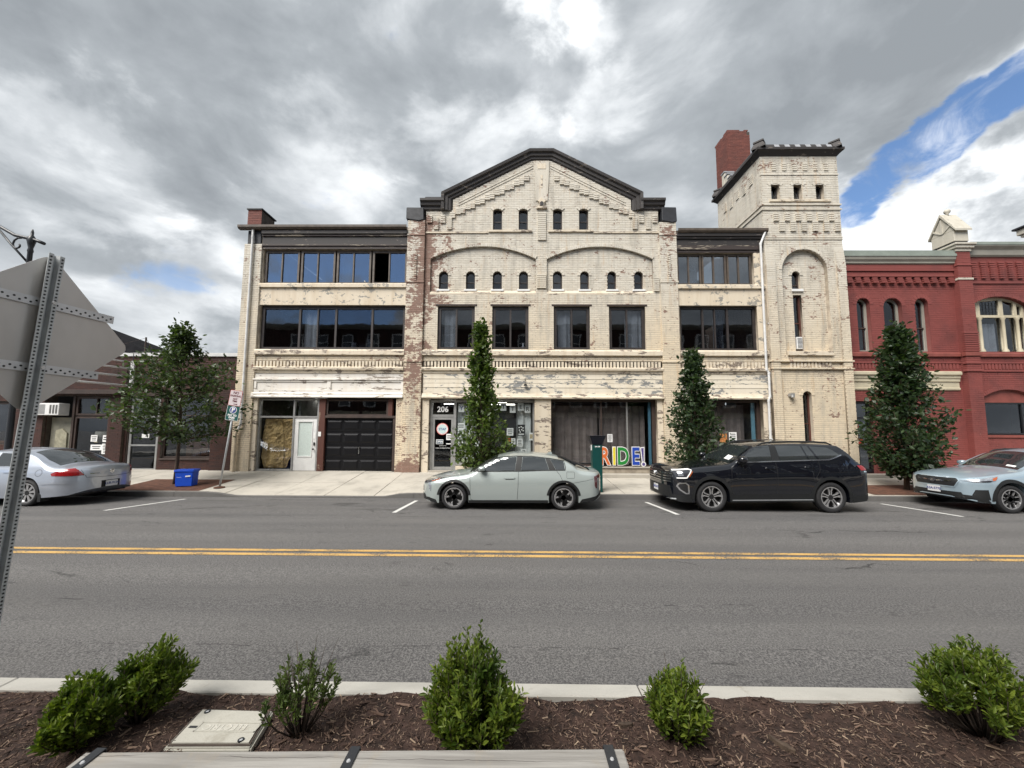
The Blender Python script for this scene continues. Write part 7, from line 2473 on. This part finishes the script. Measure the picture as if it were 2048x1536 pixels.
bl.panel('side_window', [(.74, 1.055), (.92, 1.06), (1.05, 1.18)], M['car_glass'])
bl.line('door_seam', [(.62, 1.02), (.60, .7), (.55, .4)], .008, M['seam'])
bl.arch_trim(.405, .49, M['black_plastic'], -6, 186, off=.010)
bl.panel('sill_trim', [(.42, .40), (2.25, .42), (2.25, .26), (.42, .25)], M['black_plastic'], off=.010)
bl.panel('grille', [(-.46, .60), (.46, .60), (.53, .76), (.48, .81), (-.48, .81), (-.53, .76)], M['black_plastic'], axis='front', off=.010, mirror=False)
bl.line('grille_surround', [(-.46, .595), (.46, .595), (.54, .76), (.485, .815), (-.485, .815), (-.54, .76), (-.46, .595)], .022, M['paint_ice'], axis='front', off=.018, mirror=False)
bl.line('grille_wing', [(-.40, .735), (-.1, .72), (.1, .72), (.40, .735)], .022, M['chrome'], axis='front', off=.020, mirror=False)
mb = MB(); mb.lathe([(0, -.02), (.055, -.02), (.055, 0), (0, 0)], (-.972, 0, .725), 'X', 20)
e_ = bl.bare(mb, 'front_emblem', M['lamp_dark'], bl.root); e_.scale = (1, 1.25, 1)
for (a, b, r_) in ((-.022, .012, .010), (.010, .018, .006), (.022, .004, .006), (.030, -.012, .006), (.008, -.012, .006)):
    mb = MB(); mb.lathe([(0, -.004), (r_, -.004), (r_, 0), (0, 0)], (-.994, a, .725 + b), 'X', 8); bl.bare(mb, 'emblem_star', M['chrome'], bl.root)
bl.panel('lower_grille', [(-.64, .30), (.64, .30), (.56, .47), (-.56, .47)], M['black_plastic'], axis='front', off=.010, mirror=False)
bl.panel('bumper_trim', [(-.90, .42), (-.62, .40), (-.50, .25), (-.7, .25), (-.9, .33)], M['black_plastic'], off=.010)
bl.panel('fog_recess', [(-.74, .56), (-.56, .57), (-.54, .42), (-.52, .33), (-.70, .33), (-.78, .42)], M['black_plastic'], off=.012, grid=.03)
mb = MB(); mb.lathe([(0, -.01), (.045, -.01), (.045, .01), (0, .01)], (-.78, -.60, .45), 'X', 14); bl.bare(mb, 'fog_lamp', M['lamp_clear'], bl.root)
bl.panel('headlamp', [(-.86, .765), (-.70, .815), (-.40, .87), (-.22, .895), (-.38, .79), (-.56, .755), (-.74, .74)], M['lamp_clear'], off=.010, grid=.03)
bl.panel('headlamp_bezel', [(-.66, .775), (-.50, .80), (-.44, .79), (-.50, .765), (-.62, .755)], M['lamp_dark'], off=.016, grid=.03)
bl.panel('headlamp_bezel', [(-.40, .845), (-.26, .88), (-.37, .80), (-.43, .79)], M['amber'], off=.016, grid=.03)
bl.plate_(-.985, -.02, .50, 'front', 'KSA-5770')
for sg in (-1, 1):
    mb = MB(); mb.tube([(a, sg * .62, bl.cast(a, -.62, 'top')[0].z + h) for a, h in ((1.36, .0), (1.48, .04), (1.8, .05), (2.5, .05), (2.72, .04), (2.84, .0))], [.012, .02, .022, .022, .02, .012], 8); bl.bare(mb, 'roof_rail', M['black_plastic'], bl.root, True)
bl.mirrors(.95, 1.12, M['paint_ice'], (.15, .2, .13), .89)
bl.panel('windscreen_paper', [(.60, -.52), (.65, -.52), (.65, -.34), (.60, -.34)], M['paper'], axis='top', off=.012, mirror=False)

# ================================================================== trees and shrubs
def leaves(name, P, D, L, Wd, mat, parent, curl=0.25):
    """P base points, D unit directions, L lengths, Wd widths -> folded leaves of six vertices"""
    n = len(P)
    D = D / np.linalg.norm(D, axis=1, keepdims=True)
    ref = RNG.normal(size=(n, 3)); ref[:, 2] += 0.8
    S = np.cross(D, ref); S /= np.maximum(np.linalg.norm(S, axis=1, keepdims=True), 1e-6)
    N = np.cross(S, D)
    N[N[:, 2] < 0] *= -1
    L = L[:, None]; Wd = Wd[:, None]
    V = np.empty((n, 6, 3))
    V[:, 0] = P
    V[:, 1] = P + D * L * .38 + S * Wd * .5 + N * L * .05 * curl
    V[:, 2] = P + D * L * .75 + S * Wd * .38
    V[:, 3] = P + D * L - N * L * .20 * curl
    V[:, 4] = P + D * L * .75 - S * Wd * .38
    V[:, 5] = P + D * L * .38 - S * Wd * .5 + N * L * .05 * curl
    o = quads(name, V, mat, parent, faces=[(0, 1, 2, 3), (0, 3, 4, 5)])
    if parent is not None:
        base = Vector((0, 0, 0)); q = parent
        while q is not None:
            base += q.location; q = q.parent
        o.location = -base
    o['kind'] = 'stuff'
    return o


def street_tree(loc, label, H, trunk_h, prof, n_br, per, leaf, lmat, bmat, up=0.9, trunk_r=.05, bend=0.0, clump=.10, seed=1, name='street_tree', group='street trees along the far kerb', lean=(0, 0), wild=()):
    """tapered trunk, limbs that leave it at an angle, leaves gathered along limbs and twigs"""
    rng = np.random.default_rng(seed)
    t = empty(name, loc, label, 'tree', group)
    x0, y0, z0 = loc
    rp = curve(prof)
    mb = MB()
    tr = []
    for k in range(9):
        q = k / 8
        tr.append((x0 + lean[0] * q + bend * math.sin(q * 4), y0 + lean[1] * q + bend * math.cos(q * 3), z0 + H * .95 * q))
    mb.tube(tr, [trunk_r * (1 - .88 * k / 8) + .006 for k in range(9)], 8)
    mb.obj('trunk', bmat, t, smooth=True)
    def axis(q):
        q = min(max(q, 0), 1) * 8
        i = min(int(q), 7); f = q - i
        return Vector(tr[i]) * (1 - f) + Vector(tr[i + 1]) * f
    br = MB()
    P, D = [], []
    for k in range(n_br):
        zz = trunk_h + (H - trunk_h) * ((k + rng.uniform(0, 1)) / n_br) ** .92
        a = k * 2.39996 + rng.normal(0, .35)
        rmax = rp(zz / H) * rng.uniform(.58, 1.16)
        if k in wild: rmax *= 1.5
        o = axis(max(zz - rmax * up * .9, trunk_h * .85) / (H * .95))
        tip = Vector((axis(zz / (H * .95)).x + rmax * math.cos(a), axis(zz / (H * .95)).y + rmax * math.sin(a), z0 + zz + rng.uniform(-.1, .1)))
        mid = (o + tip) / 2 + Vector((math.cos(a), math.sin(a), 0)) * rmax * .12
        pts = [o, mid, tip]
        br.tube(pts, [.022, .014, .005], 5)
        for j in range(per):
            f = rng.uniform(.12, 1.03) ** .75
            c = (o * (1 - f) + mid * f) * (1 - f) + (mid * (1 - f) + tip * f) * f
            c = c + Vector(rng.normal(0, clump, 3))
            P.append(c)
            d = (tip - o).normalized() * .6 + Vector((math.cos(a), math.sin(a), 0)) * .3 + Vector(rng.normal(0, .75, 3)) + Vector((0, 0, -.15))
            D.append(d)
    br.obj('branches', bmat, t, smooth=True)['kind'] = 'stuff'
    P = np.array(P); D = np.array(D)
    n = len(P)
    L = leaf * rng.uniform(.5, 1.35, n)
    leaves('crown', P, D, L, L * rng.uniform(.42, .62, n), lmat, t)
    return t


street_tree((-11.27, 12.75, .16), 'small spreading street tree with loose crown beside the blue bin', 5.2, 1.65,
            [(0, .3), (.30, .5), (.36, 1.25), (.46, 1.95), (.58, 1.6), (.68, 1.45), (.78, 1.25), (.84, .6), (.90, .28), (1, .10)], 85, 80, .135, M['leaf_left'], M['bark'], up=.45, trunk_r=.055, bend=.06, clump=.13, seed=3, wild=(50, 55, 30))
street_tree((-1.17, 12.7, .10), 'tall slim columnar tree with bright green leaves before the letters window', 5.42, .75,
            [(0, .2), (.12, .30), (.16, .82), (.28, 1.02), (.40, .82), (.50, .56), (.62, .38), (.80, .25), (1, .05)], 130, 52, .14, M['leaf_oak'], M['bark'], up=1.5, trunk_r=.05, bend=.03, clump=.075, seed=5)
street_tree((5.85, 12.7, .10), 'dark green cone-shaped tree behind the bonnet of the black SUV', 4.5, .75,
            [(0, .3), (.12, .45), (.22, .90), (.36, .98), (.55, .66), (.75, .44), (.9, .20), (1, .05)], 115, 54, .135, M['leaf_dark'], M['bark'], up=1.2, trunk_r=.05, bend=.03, clump=.085, seed=8, wild=(12, 20))
street_tree((12.62, 12.7, .12), 'broad dense dark green tree before the red building', 5.3, .55,
            [(0, .2), (.10, .35), (.18, .80), (.32, 1.14), (.46, 1.02), (.60, .70), (.76, .48), (.90, .28), (1, .06)], 165, 66, .145, M['leaf_dark'], M['bark'], up=1.0, trunk_r=.07, bend=.05, clump=.10, seed=13)


def shrub(loc, label, H, Rx, n_sh, lmat, seed, base_r=.05, leaf=.048, sparse=0.0, dead=0, lean=(0, 0), top_only=0.0, flat=1.0):
    """many upright shoots from a few stems, each carrying small leaves in a spiral"""
    rng = np.random.default_rng(seed)
    t = empty('shrub', loc, label, 'shrub', 'shrubs in the planting bed')
    x0, y0, z0 = loc
    st = MB()
    P, D, LL = [], [], []
    for k in range(n_sh):
        a = k * 2.39996 + rng.normal(0, .3)
        f = math.sqrt((k + .5) / n_sh)
        rad = Rx * f * rng.uniform(.72, 1.15) * (1 + .16 * math.sin(2 * a + seed * 1.7))
        dome = H * (1 - .42 * f ** 2.2 * flat) * rng.uniform(.68, 1.10) * (1 + .10 * math.sin(3 * a + seed) * f)
        top = Vector((x0 + lean[0] + rad * math.cos(a), y0 + lean[1] + rad * math.sin(a) * .85, z0 + dome))
        root = Vector((x0 + base_r * math.cos(a) * f, y0 + base_r * math.sin(a) * f, z0 + .01))
        mid = root * .45 + top * .55 + Vector((math.cos(a), math.sin(a), 0)) * rad * .30 - Vector((0, 0, H * .06))
        def bz(q): return (root * (1 - q) + mid * q) * (1 - q) + (mid * (1 - q) + top * q) * q
        st.tube([bz(q) for q in (0, .3, .6, .85, 1.0)], [.006, .005, .0035, .0022, .001], 4)
        q0 = top_only + (0.12 if f > .6 else .35)
        q0 = min(q0, .8)
        nl = int((16 + 26 * (1 - q0)) * (1 - sparse * rng.uniform(.3, 1)))
        for j in range(nl):
            q = q0 + (1.02 - q0) * (j + rng.uniform(0, .6)) / nl
            c = bz(min(q, 1.0)); d = (bz(min(q + .05, 1.02)) - bz(q - .05)).normalized()
            b = j * 2.4 + rng.normal(0, .4)
            e1 = d.orthogonal().normalized(); e2 = d.cross(e1)
            side = e1 * math.cos(b) + e2 * math.sin(b)
            P.append(c + side * .002 + Vector(rng.normal(0, .006, 3)))
            D.append(d * rng.uniform(.7, 1.3) + side * .75 + Vector((0, 0, .25)))
            LL.append(leaf * rng.uniform(.7, 1.2) * (1.05 if q < .9 else .8))
        # a side shoot
        for sdk in range(2):
            q = rng.uniform(.45, .85); c = bz(q); b = rng.uniform(0, 6.28)
            dd = Vector((math.cos(b) * .7, math.sin(b) * .7, .8)).normalized(); ln = rng.uniform(.05, .11) * (H / .6)
            st.tube([c, c + dd * ln], [.002, .001], 3)
            if rng.uniform() < sparse * .7: continue
            for j in range(12):
                g = .15 + .85 * j / 12
                bb = j * 2.4; e1 = dd.orthogonal().normalized(); e2 = dd.cross(e1); side = e1 * math.cos(bb) + e2 * math.sin(bb)
                P.append(c + dd * ln * g + Vector(rng.normal(0, .003, 3))); D.append(dd * .8 + side * .85); LL.append(leaf * rng.uniform(.7, 1.1))
    for k in range(dead):
        a = rng.uniform(0, 6.28); r_ = Rx * rng.uniform(.2, .9)
        st.tube([(x0, y0, z0), (x0 + r_ * .5 * math.cos(a), y0 + r_ * .5 * math.sin(a), z0 + H * .55), (x0 + r_ * math.cos(a), y0 + r_ * math.sin(a), z0 + H * rng.uniform(.9, 1.12))], [.005, .003, .0012], 4)
    st.obj('stems', M['twig'], t, smooth=True)['kind'] = 'stuff'
    P = np.array([tuple(p) for p in P]); D = np.array([tuple(p) for p in D]); LL = np.array(LL)
    leaves('foliage', P, D, LL, LL * rng.uniform(.30, .40, len(LL)), lmat, t, curl=.6)
    return t


def bz0(i):
    return (SHRUBS_XY[i][0], SHRUBS_XY[i][1], float(bed_z(np.float64(SHRUBS_XY[i][0]), np.float64(SHRUBS_XY[i][1]))) - .01)


shrub(bz0(0), 'bushy bright green shrub at the left edge, the nearer of two touching', .39, .185, 74, M['leaf_shrub'], 21)
shrub(bz0(1), 'bright green shrub leaning right behind its twin at the left edge', .50, .17, 56, M['leaf_shrub'], 22, lean=(.06, 0), top_only=.1)
shrub(bz0(2), 'thin half-bare shrub with twiggy stems beside the electric box', .50, .23, 26, M['leaf_shrub_dk'], 23, sparse=.12, dead=10, top_only=.34, leaf=.038)
shrub(bz0(3), 'tall dense bright green shrub in the middle behind the bench', .65, .27, 130, M['leaf_shrub'], 24, leaf=.048, flat=1.35)
shrub(bz0(4), 'low round green shrub right of the bench', .40, .20, 70, M['leaf_shrub'], 25, dead=5, leaf=.046)
shrub(bz0(5), 'spreading bright green shrub with bare stems at the right edge', .54, .29, 80, M['leaf_shrub'], 26, top_only=.38, leaf=.048, base_r=.07, flat=.8, lean=(-.04, 0))

# ================================================================== street furniture and small things
# near left: back of a diamond warning sign on a punched steel post
SGN = empty('road_sign', (-3.16, 2.5, .08), 'bare metal back of a diamond road sign on a punched steel post', 'road sign')
px, py = -3.16, 2.50
mb = MB()
prof = [(-.041, .0), (-.016, .0), (-.011, -.036), (.011, -.036), (.016, .0), (.041, .0), (.041, -.005), (.021, -.005), (.016, -.042), (-.016, -.042), (-.021, -.005), (-.041, -.005)]
ang = R(8)                      # the sign faces along the street to the left


def sxy(a, b):
    """a along the sign face (towards the far kerb), b out of its back (to the right)"""
    return (px + a * math.sin(ang) + b * math.cos(ang), py + a * math.cos(ang) - b * math.sin(ang))


n = len(prof)
vs = []
for z in (.05, 3.18):
    for a, b in prof:
        x_, y_ = sxy(a, -b * 0 + (.0 - b) * 1.0 if False else (.042 + b))
        vs.append((x_, y_, z))
mb.add(vs, [(i, (i + 1) % n, (i + 1) % n + n, i + n) for i in range(n)] + [tuple(range(n - 1, -1, -1)), tuple(range(n, 2 * n))])
post = mb.obj('post', M['galv'], SGN)
hm = MB(); hm.lathe([(0, 0), (.006, 0), (.006, .002), (0, .002)], (0, 0, 0), 'X', 8)
hme = hm.mesh('punched_hole'); hme.materials.append(M['hole'])
for side in (.029, -.029):
    for k in range(118):
        x_, y_ = sxy(side, .0423)
        shared('punched_hole', hme, (x_, y_, .35 + .024 * k), post, rot=(0, 0, -ang))
# diamond sheet with rounded corners
zc, hd, rc = 2.64, .545, .06
sq = []
for k in range(4):
    c = [(0, -1), (1, 0), (0, 1), (-1, 0)][k]
    cx, cz = c[0] * (hd - rc * 1.414), c[1] * (hd - rc * 1.414)
    a0 = math.atan2(c[1], c[0])
    for j in range(7):
        a = a0 - R(45) + R(90) * j / 6
        sq.append((cx + rc * math.cos(a), cz + rc * math.sin(a)))
m_ = len(sq)
vs = []
for b in (-.014, -.011):
    for a, z in sq:
        x_, y_ = sxy(a, b)
        vs.append((x_, y_, zc + z))
mb = MB(); mb.add(vs, [tuple(range(m_)), tuple(range(2 * m_ - 1, m_ - 1, -1))] + [(i, i + m_, (i + 1) % m_ + m_, (i + 1) % m_) for i in range(m_)])
mb.obj('sign_sheet', M['alu_back'], SGN)
for (z, a0, a1) in ((2.86, -.40, .40), (2.42, -.40, .36)):
    for part in (0, 1):
        mb = MB()
        (b0, b1, z0_, z1_) = ((.0, .004, z - .045, z + .012) if part == 0 else (-.009, .0, z + .008, z + .012))
        c = []
        for zz in (z0_, z1_):
            for (aa, bb) in ((a0, b0), (a1, b0), (a1, b1), (a0, b1)):
                x_, y_ = sxy(aa, bb); c.append((x_, y_, zz))
        mb.hexa(c)
        st = mb.obj('strap', M['zinc'], SGN)
        if part == 0:
            for k in range(30):
                aa = a0 + .02 + (a1 - a0 - .04) * k / 29
                x_, y_ = sxy(aa, .0035)
                shared('punched_hole', hme, (x_, y_, z - .028 + (.016 if k % 2 else 0)), st, rot=(0, 0, -ang), scale=(1, 1.1, 1.1))
    x_, y_ = sxy(.0, .075)
    mb = MB(); mb.lathe([(0, .075), (.012, .075), (.012, .066), (0, .066)], (px, py, z - .01), 'X', 6); mb.obj('bolt', M['zinc'], SGN)

SGN.rotation_euler = (0, R(4.0), 0)
SGN.location.x -= 3.1 * math.tan(R(4.0))
# bench: grey planks held by three black straps
BN = empty('bench', (-.69, 1.6, .12), 'weathered grey wooden bench with black metal straps', 'bench')
rz = math.atan2(.055, 2.28)
bx0, bx1 = -1.86, .48
for k, (ya, yb) in enumerate(((1.665, 1.805), (1.515, 1.655), (1.365, 1.505))):
    mb = MB()
    for a, b in ((bx0, bx1),):
        s = lambda x: (x + .69) * math.tan(rz)
        mb.hexa([(a, ya + s(a), .545), (b, ya + s(b), .545), (b, yb + s(b), .545), (a, yb + s(a), .545), (a, ya + s(a), .60), (b, ya + s(b), .60), (b, yb + s(b), .60), (a, yb + s(a), .60)])
    mb.obj('plank', M['bench'], BN, bevel=.006, segs=2)
for xs in (-1.805, -.70, .415):
    s = (xs + .69) * math.tan(rz)
    mb = MB(); mb.box(xs - .022, xs + .022, 1.355 + s, 1.818 + s, .6005, .607); mb.box(xs - .022, xs + .022, 1.812 + s, 1.820 + s, .50, .60); mb.obj('strap', M['bench_metal'], BN, bevel=.002)
    for yy in (1.74, 1.585, 1.435):
        mb = MB(); mb.lathe([(0, .6115), (.006, .6115), (.009, .607), (0, .607)], (xs, yy + s, 0), 'Z', 8); mb.obj('bolt', M['zinc'], BN)
    mb = MB(); mb.box(xs - .025, xs + .025, 1.40 + s, 1.78 + s, .50, .543); mb.box(xs - .025, xs + .025, 1.72 + s, 1.77 + s, .05, .50); mb.box(xs - .025, xs + .025, 1.41 + s, 1.46 + s, .05, .50); mb.obj('leg', M['bench_metal'], BN)

# electric service box lid
EB = empty('service_box', (-1.87, 2.6, .08), 'pale concrete service box lid lettered ELECTRIC', 'service box')
def lid(z0, z1, g):
    c = [(-2.09 + g, 2.43 + g), (-1.57 - g, 2.44 + g), (-1.63 - g * .8, 2.755 - g), (-2.13 + g * 1.1, 2.765 - g)]
    mb = MB(); mb.prism_z(c, z0, z1); return mb
lid(-.04, .106, 0).obj('box_rim', M['box_lid'], EB, bevel=.01, segs=2)
lid(.105, .112, .016).obj('lid_joint', M['dark_mortar'], EB)
lid(.08, .118, .022).obj('lid', M['box_lid'], EB, bevel=.008, segs=2)
text('lid_text', 'ELECTRIC', .062, (-1.83, 2.585, .1185), concrete('lid_letter', (.60, .58, .52), .2, .2), EB, rot=(0, 0, R(181)), extrude=.002, offset=.001)
mb = MB(); mb.box(-1.885 - .12, -1.78 + .16, 2.545, 2.552, .118, .1205); mb.box(-2.005, -1.62, 2.618, 2.625, .118, .1205); mb.box(-2.005, -1.998, 2.545, 2.625, .118, .1205); mb.box(-1.627, -1.62, 2.545, 2.625, .118, .1205)
mb.obj('text_frame', M['box_lid'], EB)
for (xx, yy) in ((-2.05, 2.715), (-1.66, 2.485)):
    mb = MB(); mb.lathe([(.018, .116), (.018, .123), (.010, .123), (.010, .116)], (xx, yy, 0), 'Z', 16, closed=True); mb.obj('lid_bolt', M['lamp_black'], EB)
    mb = MB(); mb.lathe([(0, .121), (.010, .121), (.010, .116), (0, .116)], (xx, yy, 0), 'Z', 12); mb.obj('lid_bolt', M['zinc'], EB)
mb = MB(); mb.box(-2.09 + .03, -2.01, 2.575, 2.592, .1175, .1198); mb.obj('lift_slot', M['hole'], EB)

# blue recycling bin beside the tree
BIN = empty('recycling_bin', (-10.66, 12.55, .17), 'bright blue plastic recycling bin at the foot of the tree', 'bin')
mb = MB()
zb = walk_z(-10.66, 12.5) + .01
a_ = R(14)
def brot(x, y): return (-10.66 + x * math.cos(a_) - y * math.sin(a_), 12.55 + x * math.sin(a_) + y * math.cos(a_))
def tub(w0, d0, w1, d1, z0, z1):
    c = [brot(*q) for q in ((-w0, -d0), (w0, -d0), (w0, d0), (-w0, d0))] ; e = [brot(*q) for q in ((-w1, -d1), (w1, -d1), (w1, d1), (-w1, d1))]
    m2 = MB(); m2.hexa([(x, y, z0) for x, y in c] + [(x, y, z1) for x, y in e]); return m2
tub(.235, .16, .255, .18, zb, zb + .50).obj('tub', M['bin_blue'], BIN, bevel=.02, segs=2)
tub(.275, .20, .275, .20, zb + .46, zb + .535).obj('rim', M['bin_blue'], BIN, bevel=.012)
p_ = brot(-.06, -.176)
text('bin_print', 'Please\nrecycle', .05, (p_[0] - .08, p_[1] - .012, zb + .33), M['paper'], BIN, rot=(R(84), 0, a_), extrude=.001)
p_ = brot(.12, -.176)
mb = MB(); mb.box(-.07, .07, -.002, 0, -.02, .02); o = mb.obj('bin_label', M['paper'], BIN); o.location = Vector((p_[0], p_[1] - .012, zb + .33)) - BIN.location; o.rotation_euler = (R(-6), R(-4), a_)

# leaning parking sign
PS = empty('parking_sign', (-9.42, 12.35, .1), 'leaning post with no-parking and pay-to-park signs', 'street sign')
b0 = Vector((-9.42, 12.35, walk_z(-9.42, 12.35))); b1 = Vector((-9.01, 12.28, 3.15))
mb = MB(); mb.tube([b0, b1], .028, 8); mb.obj('post', M['galv'], PS, smooth=True)
mb = MB(); mb.lathe([(.16, 0), (.15, .03), (.05, .05), (0, .05)], tuple(b0), 'Z', 12); mb.obj('base_plate', M['pit'], PS)
tilt = math.atan2(b1.x - b0.x, b1.z - b0.z)
def sign_plate(zmid, w, h, mat, border, bm, name):
    f = (zmid - b0.z) / (b1.z - b0.z)
    c = b0 + (b1 - b0) * f + Vector((0.02, -.045, 0))
    e = bpy.data.objects.new(name, rounded(w, h, .03, .006)); e.data.materials.append(bm); COL.objects.link(e); e.parent = PS; e.location = c - PS.location; e.rotation_euler = (0, tilt, 0)
    q = bpy.data.objects.new('sign_face', rounded(w - border, h - border, .024, .006)); q.data.materials.append(mat); COL.objects.link(q); q.parent = e; q.location = (0, -.003, 0)
    return e
def rounded(w, h, r, t):
    pts = []
    for k, (sx, sz) in enumerate(((1, 1), (-1, 1), (-1, -1), (1, -1))):
        for j in range(5):
            a = R(90) * k + R(90) * j / 4
            pts.append((sx * (w / 2 - r) + r * math.cos(a), sz * (h / 2 - r) + r * math.sin(a)))
    mb = MB(); mb.prism(pts, -t / 2, t / 2); return mb.mesh('sign_plate')
def on_sign(e, body, size, z, mat, x=0.0, off=.003, sx=1.0):
    me = text_mesh(body, size, .001, off); me.materials.append(mat)
    t = bpy.data.objects.new('sign_text', me); COL.objects.link(t); t.parent = e; t.location = (x, -.0085, z); t.rotation_euler = (R(90), 0, 0); t.scale = (sx, 1, 1)
s1 = sign_plate(2.98, .40, .50, plain('pale_pink_sign', (.60, .53, .54), .5, .06), .02, M['red_ink'], 'sign_plate')
dk = plain('dark_red_ink', (.12, .02, .03), .6, .05)
on_sign(s1, 'NO', .115, .165, dk); on_sign(s1, 'PARKING', .088, .065, dk, off=.002, sx=.95); on_sign(s1, 'ANY', .07, -.03, dk); on_sign(s1, 'TIME', .07, -.105, dk)
mb = MB(); mb.prism([(-.02, -.185), (.07, -.185), (.07, -.17), (.11, -.195), (.07, -.22), (.07, -.205), (-.02, -.205)], -.0095, -.008); o = mb.obj('arrow', dk); o.parent = s1
s2 = sign_plate(2.50, .42, .48, M['sign_green'], .022, M['paper'], 'sign_plate')
mb = MB(); mb.lathe([(0, -.0095), (.115, -.0095), (.115, -.008), (0, -.008)], (0, 0, .10), 'Y', 24); o = mb.obj('ring', M['paper']); o.parent = s2
mb = MB(); mb.lathe([(0, -.011), (.10, -.011), (.10, -.009), (0, -.009)], (0, 0, .10), 'Y', 24); o = mb.obj('disc', M['blue_ink']); o.parent = s2
me = text_mesh('P', .19, .001, .006); me.materials.append(M['paper']); t_ = bpy.data.objects.new('sign_text', me); COL.objects.link(t_); t_.parent = s2; t_.location = (0, -.0125, .10); t_.rotation_euler = (R(90), 0, 0)
on_sign(s2, 'PAY TO', .082, -.075, M['paper'], off=.004); on_sign(s2, 'PARK', .082, -.15, M['paper'], off=.004)
mb = MB(); mb.prism([(-.08, -.21), (-.04, -.192), (-.04, -.203), (.08, -.203), (.08, -.217), (-.04, -.217), (-.04, -.228)], -.0095, -.008); o = mb.obj('arrow', M['paper']); o.parent = s2

# dark green pay station with a flared black hood
PM = empty('pay_station', (2.53, 12.25, .12), 'dark green parking pay station with a flared black hood', 'pay station')
mb = MB(); mb.box(2.385, 2.69, 12.1, 12.4, .1, 1.56); mb.obj('cabinet', M['teal'], PM, bevel=.012, segs=2)
mb = MB(); mb.hexa([(2.385, 12.1, 1.56), (2.69, 12.1, 1.56), (2.69, 12.4, 1.56), (2.385, 12.4, 1.56), (2.30, 12.0, 1.80), (2.775, 12.0, 1.80), (2.775, 12.46, 1.80), (2.30, 12.46, 1.80)])
mb.hexa([(2.30, 12.0, 1.801), (2.775, 12.0, 1.801), (2.775, 12.46, 1.801), (2.30, 12.46, 1.801), (2.27, 11.97, 1.845), (2.80, 11.97, 1.845), (2.80, 12.49, 1.845), (2.27, 12.49, 1.845)]); mb.obj('hood', M['dk_cap'], PM, bevel=.006)
text('station_text', '206-208', .05, (2.54, 12.094, 1.50), M['paper'], PM, extrude=.001, offset=.002)
mb = MB(); mb.box(2.372, 2.386, 12.2, 12.3, 1.38, 1.55); mb.obj('side_label', M['paper'], PM)

# ornamental street lamp behind the road sign, far side
LP = empty('street_lamp', (-16.7, 12.55, .1), 'black cast-iron street lamp bracket rising behind the road sign', 'street lamp')
lx, ly = -16.72, 12.6
mb = MB(); mb.lathe([(0, 0), (.22, 0), (.22, .25), (.14, .5), (.10, .9), (.085, 1.0), (.075, 4), (.065, 7.9), (.08, 7.95), (.06, 8.05), (.09, 8.2), (.115, 8.32), (.09, 8.44), (.04, 8.52), (.04, 8.62), (.02, 8.72), (0, 8.74)], (lx, ly, .1), 'Z', 14); mb.obj('post', M['lamp_black'], LP, smooth=True)
mb = MB()
mb.tube([(lx + .45, ly, 8.32), (lx + .2, ly, 8.42), (lx, ly, 8.48), (lx - .6, ly, 8.62), (lx - 1.2, ly, 8.95), (lx - 1.8, ly, 9.25), (lx - 2.4, ly, 9.3)], .055, 8)
mb.tube([(lx, ly, 7.6), (lx - .7, ly, 8.3), (lx - 1.3, ly, 8.95)], .034, 6)
mb.obj('arm', M['lamp_black'], LP, smooth=True)
mb = MB(); mb.tube([(lx - .45 + (.26 - .022 * k) * math.cos(.55 * k + 1.2), ly, 8.28 + (.26 - .022 * k) * math.sin(.55 * k + 1.2)) for k in range(11)], .028, 6); mb.obj('scroll', M['lamp_black'], LP, smooth=True)
mb = MB(); mb.lathe([(0, 9.25), (.06, 9.2), (.10, 9.0), (.26, 8.86), (.28, 8.80), (0, 8.80)], (lx - 2.4, ly, 0), 'Z', 16); mb.obj('lamp_shade', M['lamp_black'], LP, smooth=True)
mb = MB(); mb.lathe([(.22, 8.80), (.20, 8.62), (.10, 8.5), (0, 8.48)], (lx - 2.4, ly, 0), 'Z', 16); mb.obj('globe', M['paper'], LP, smooth=True)
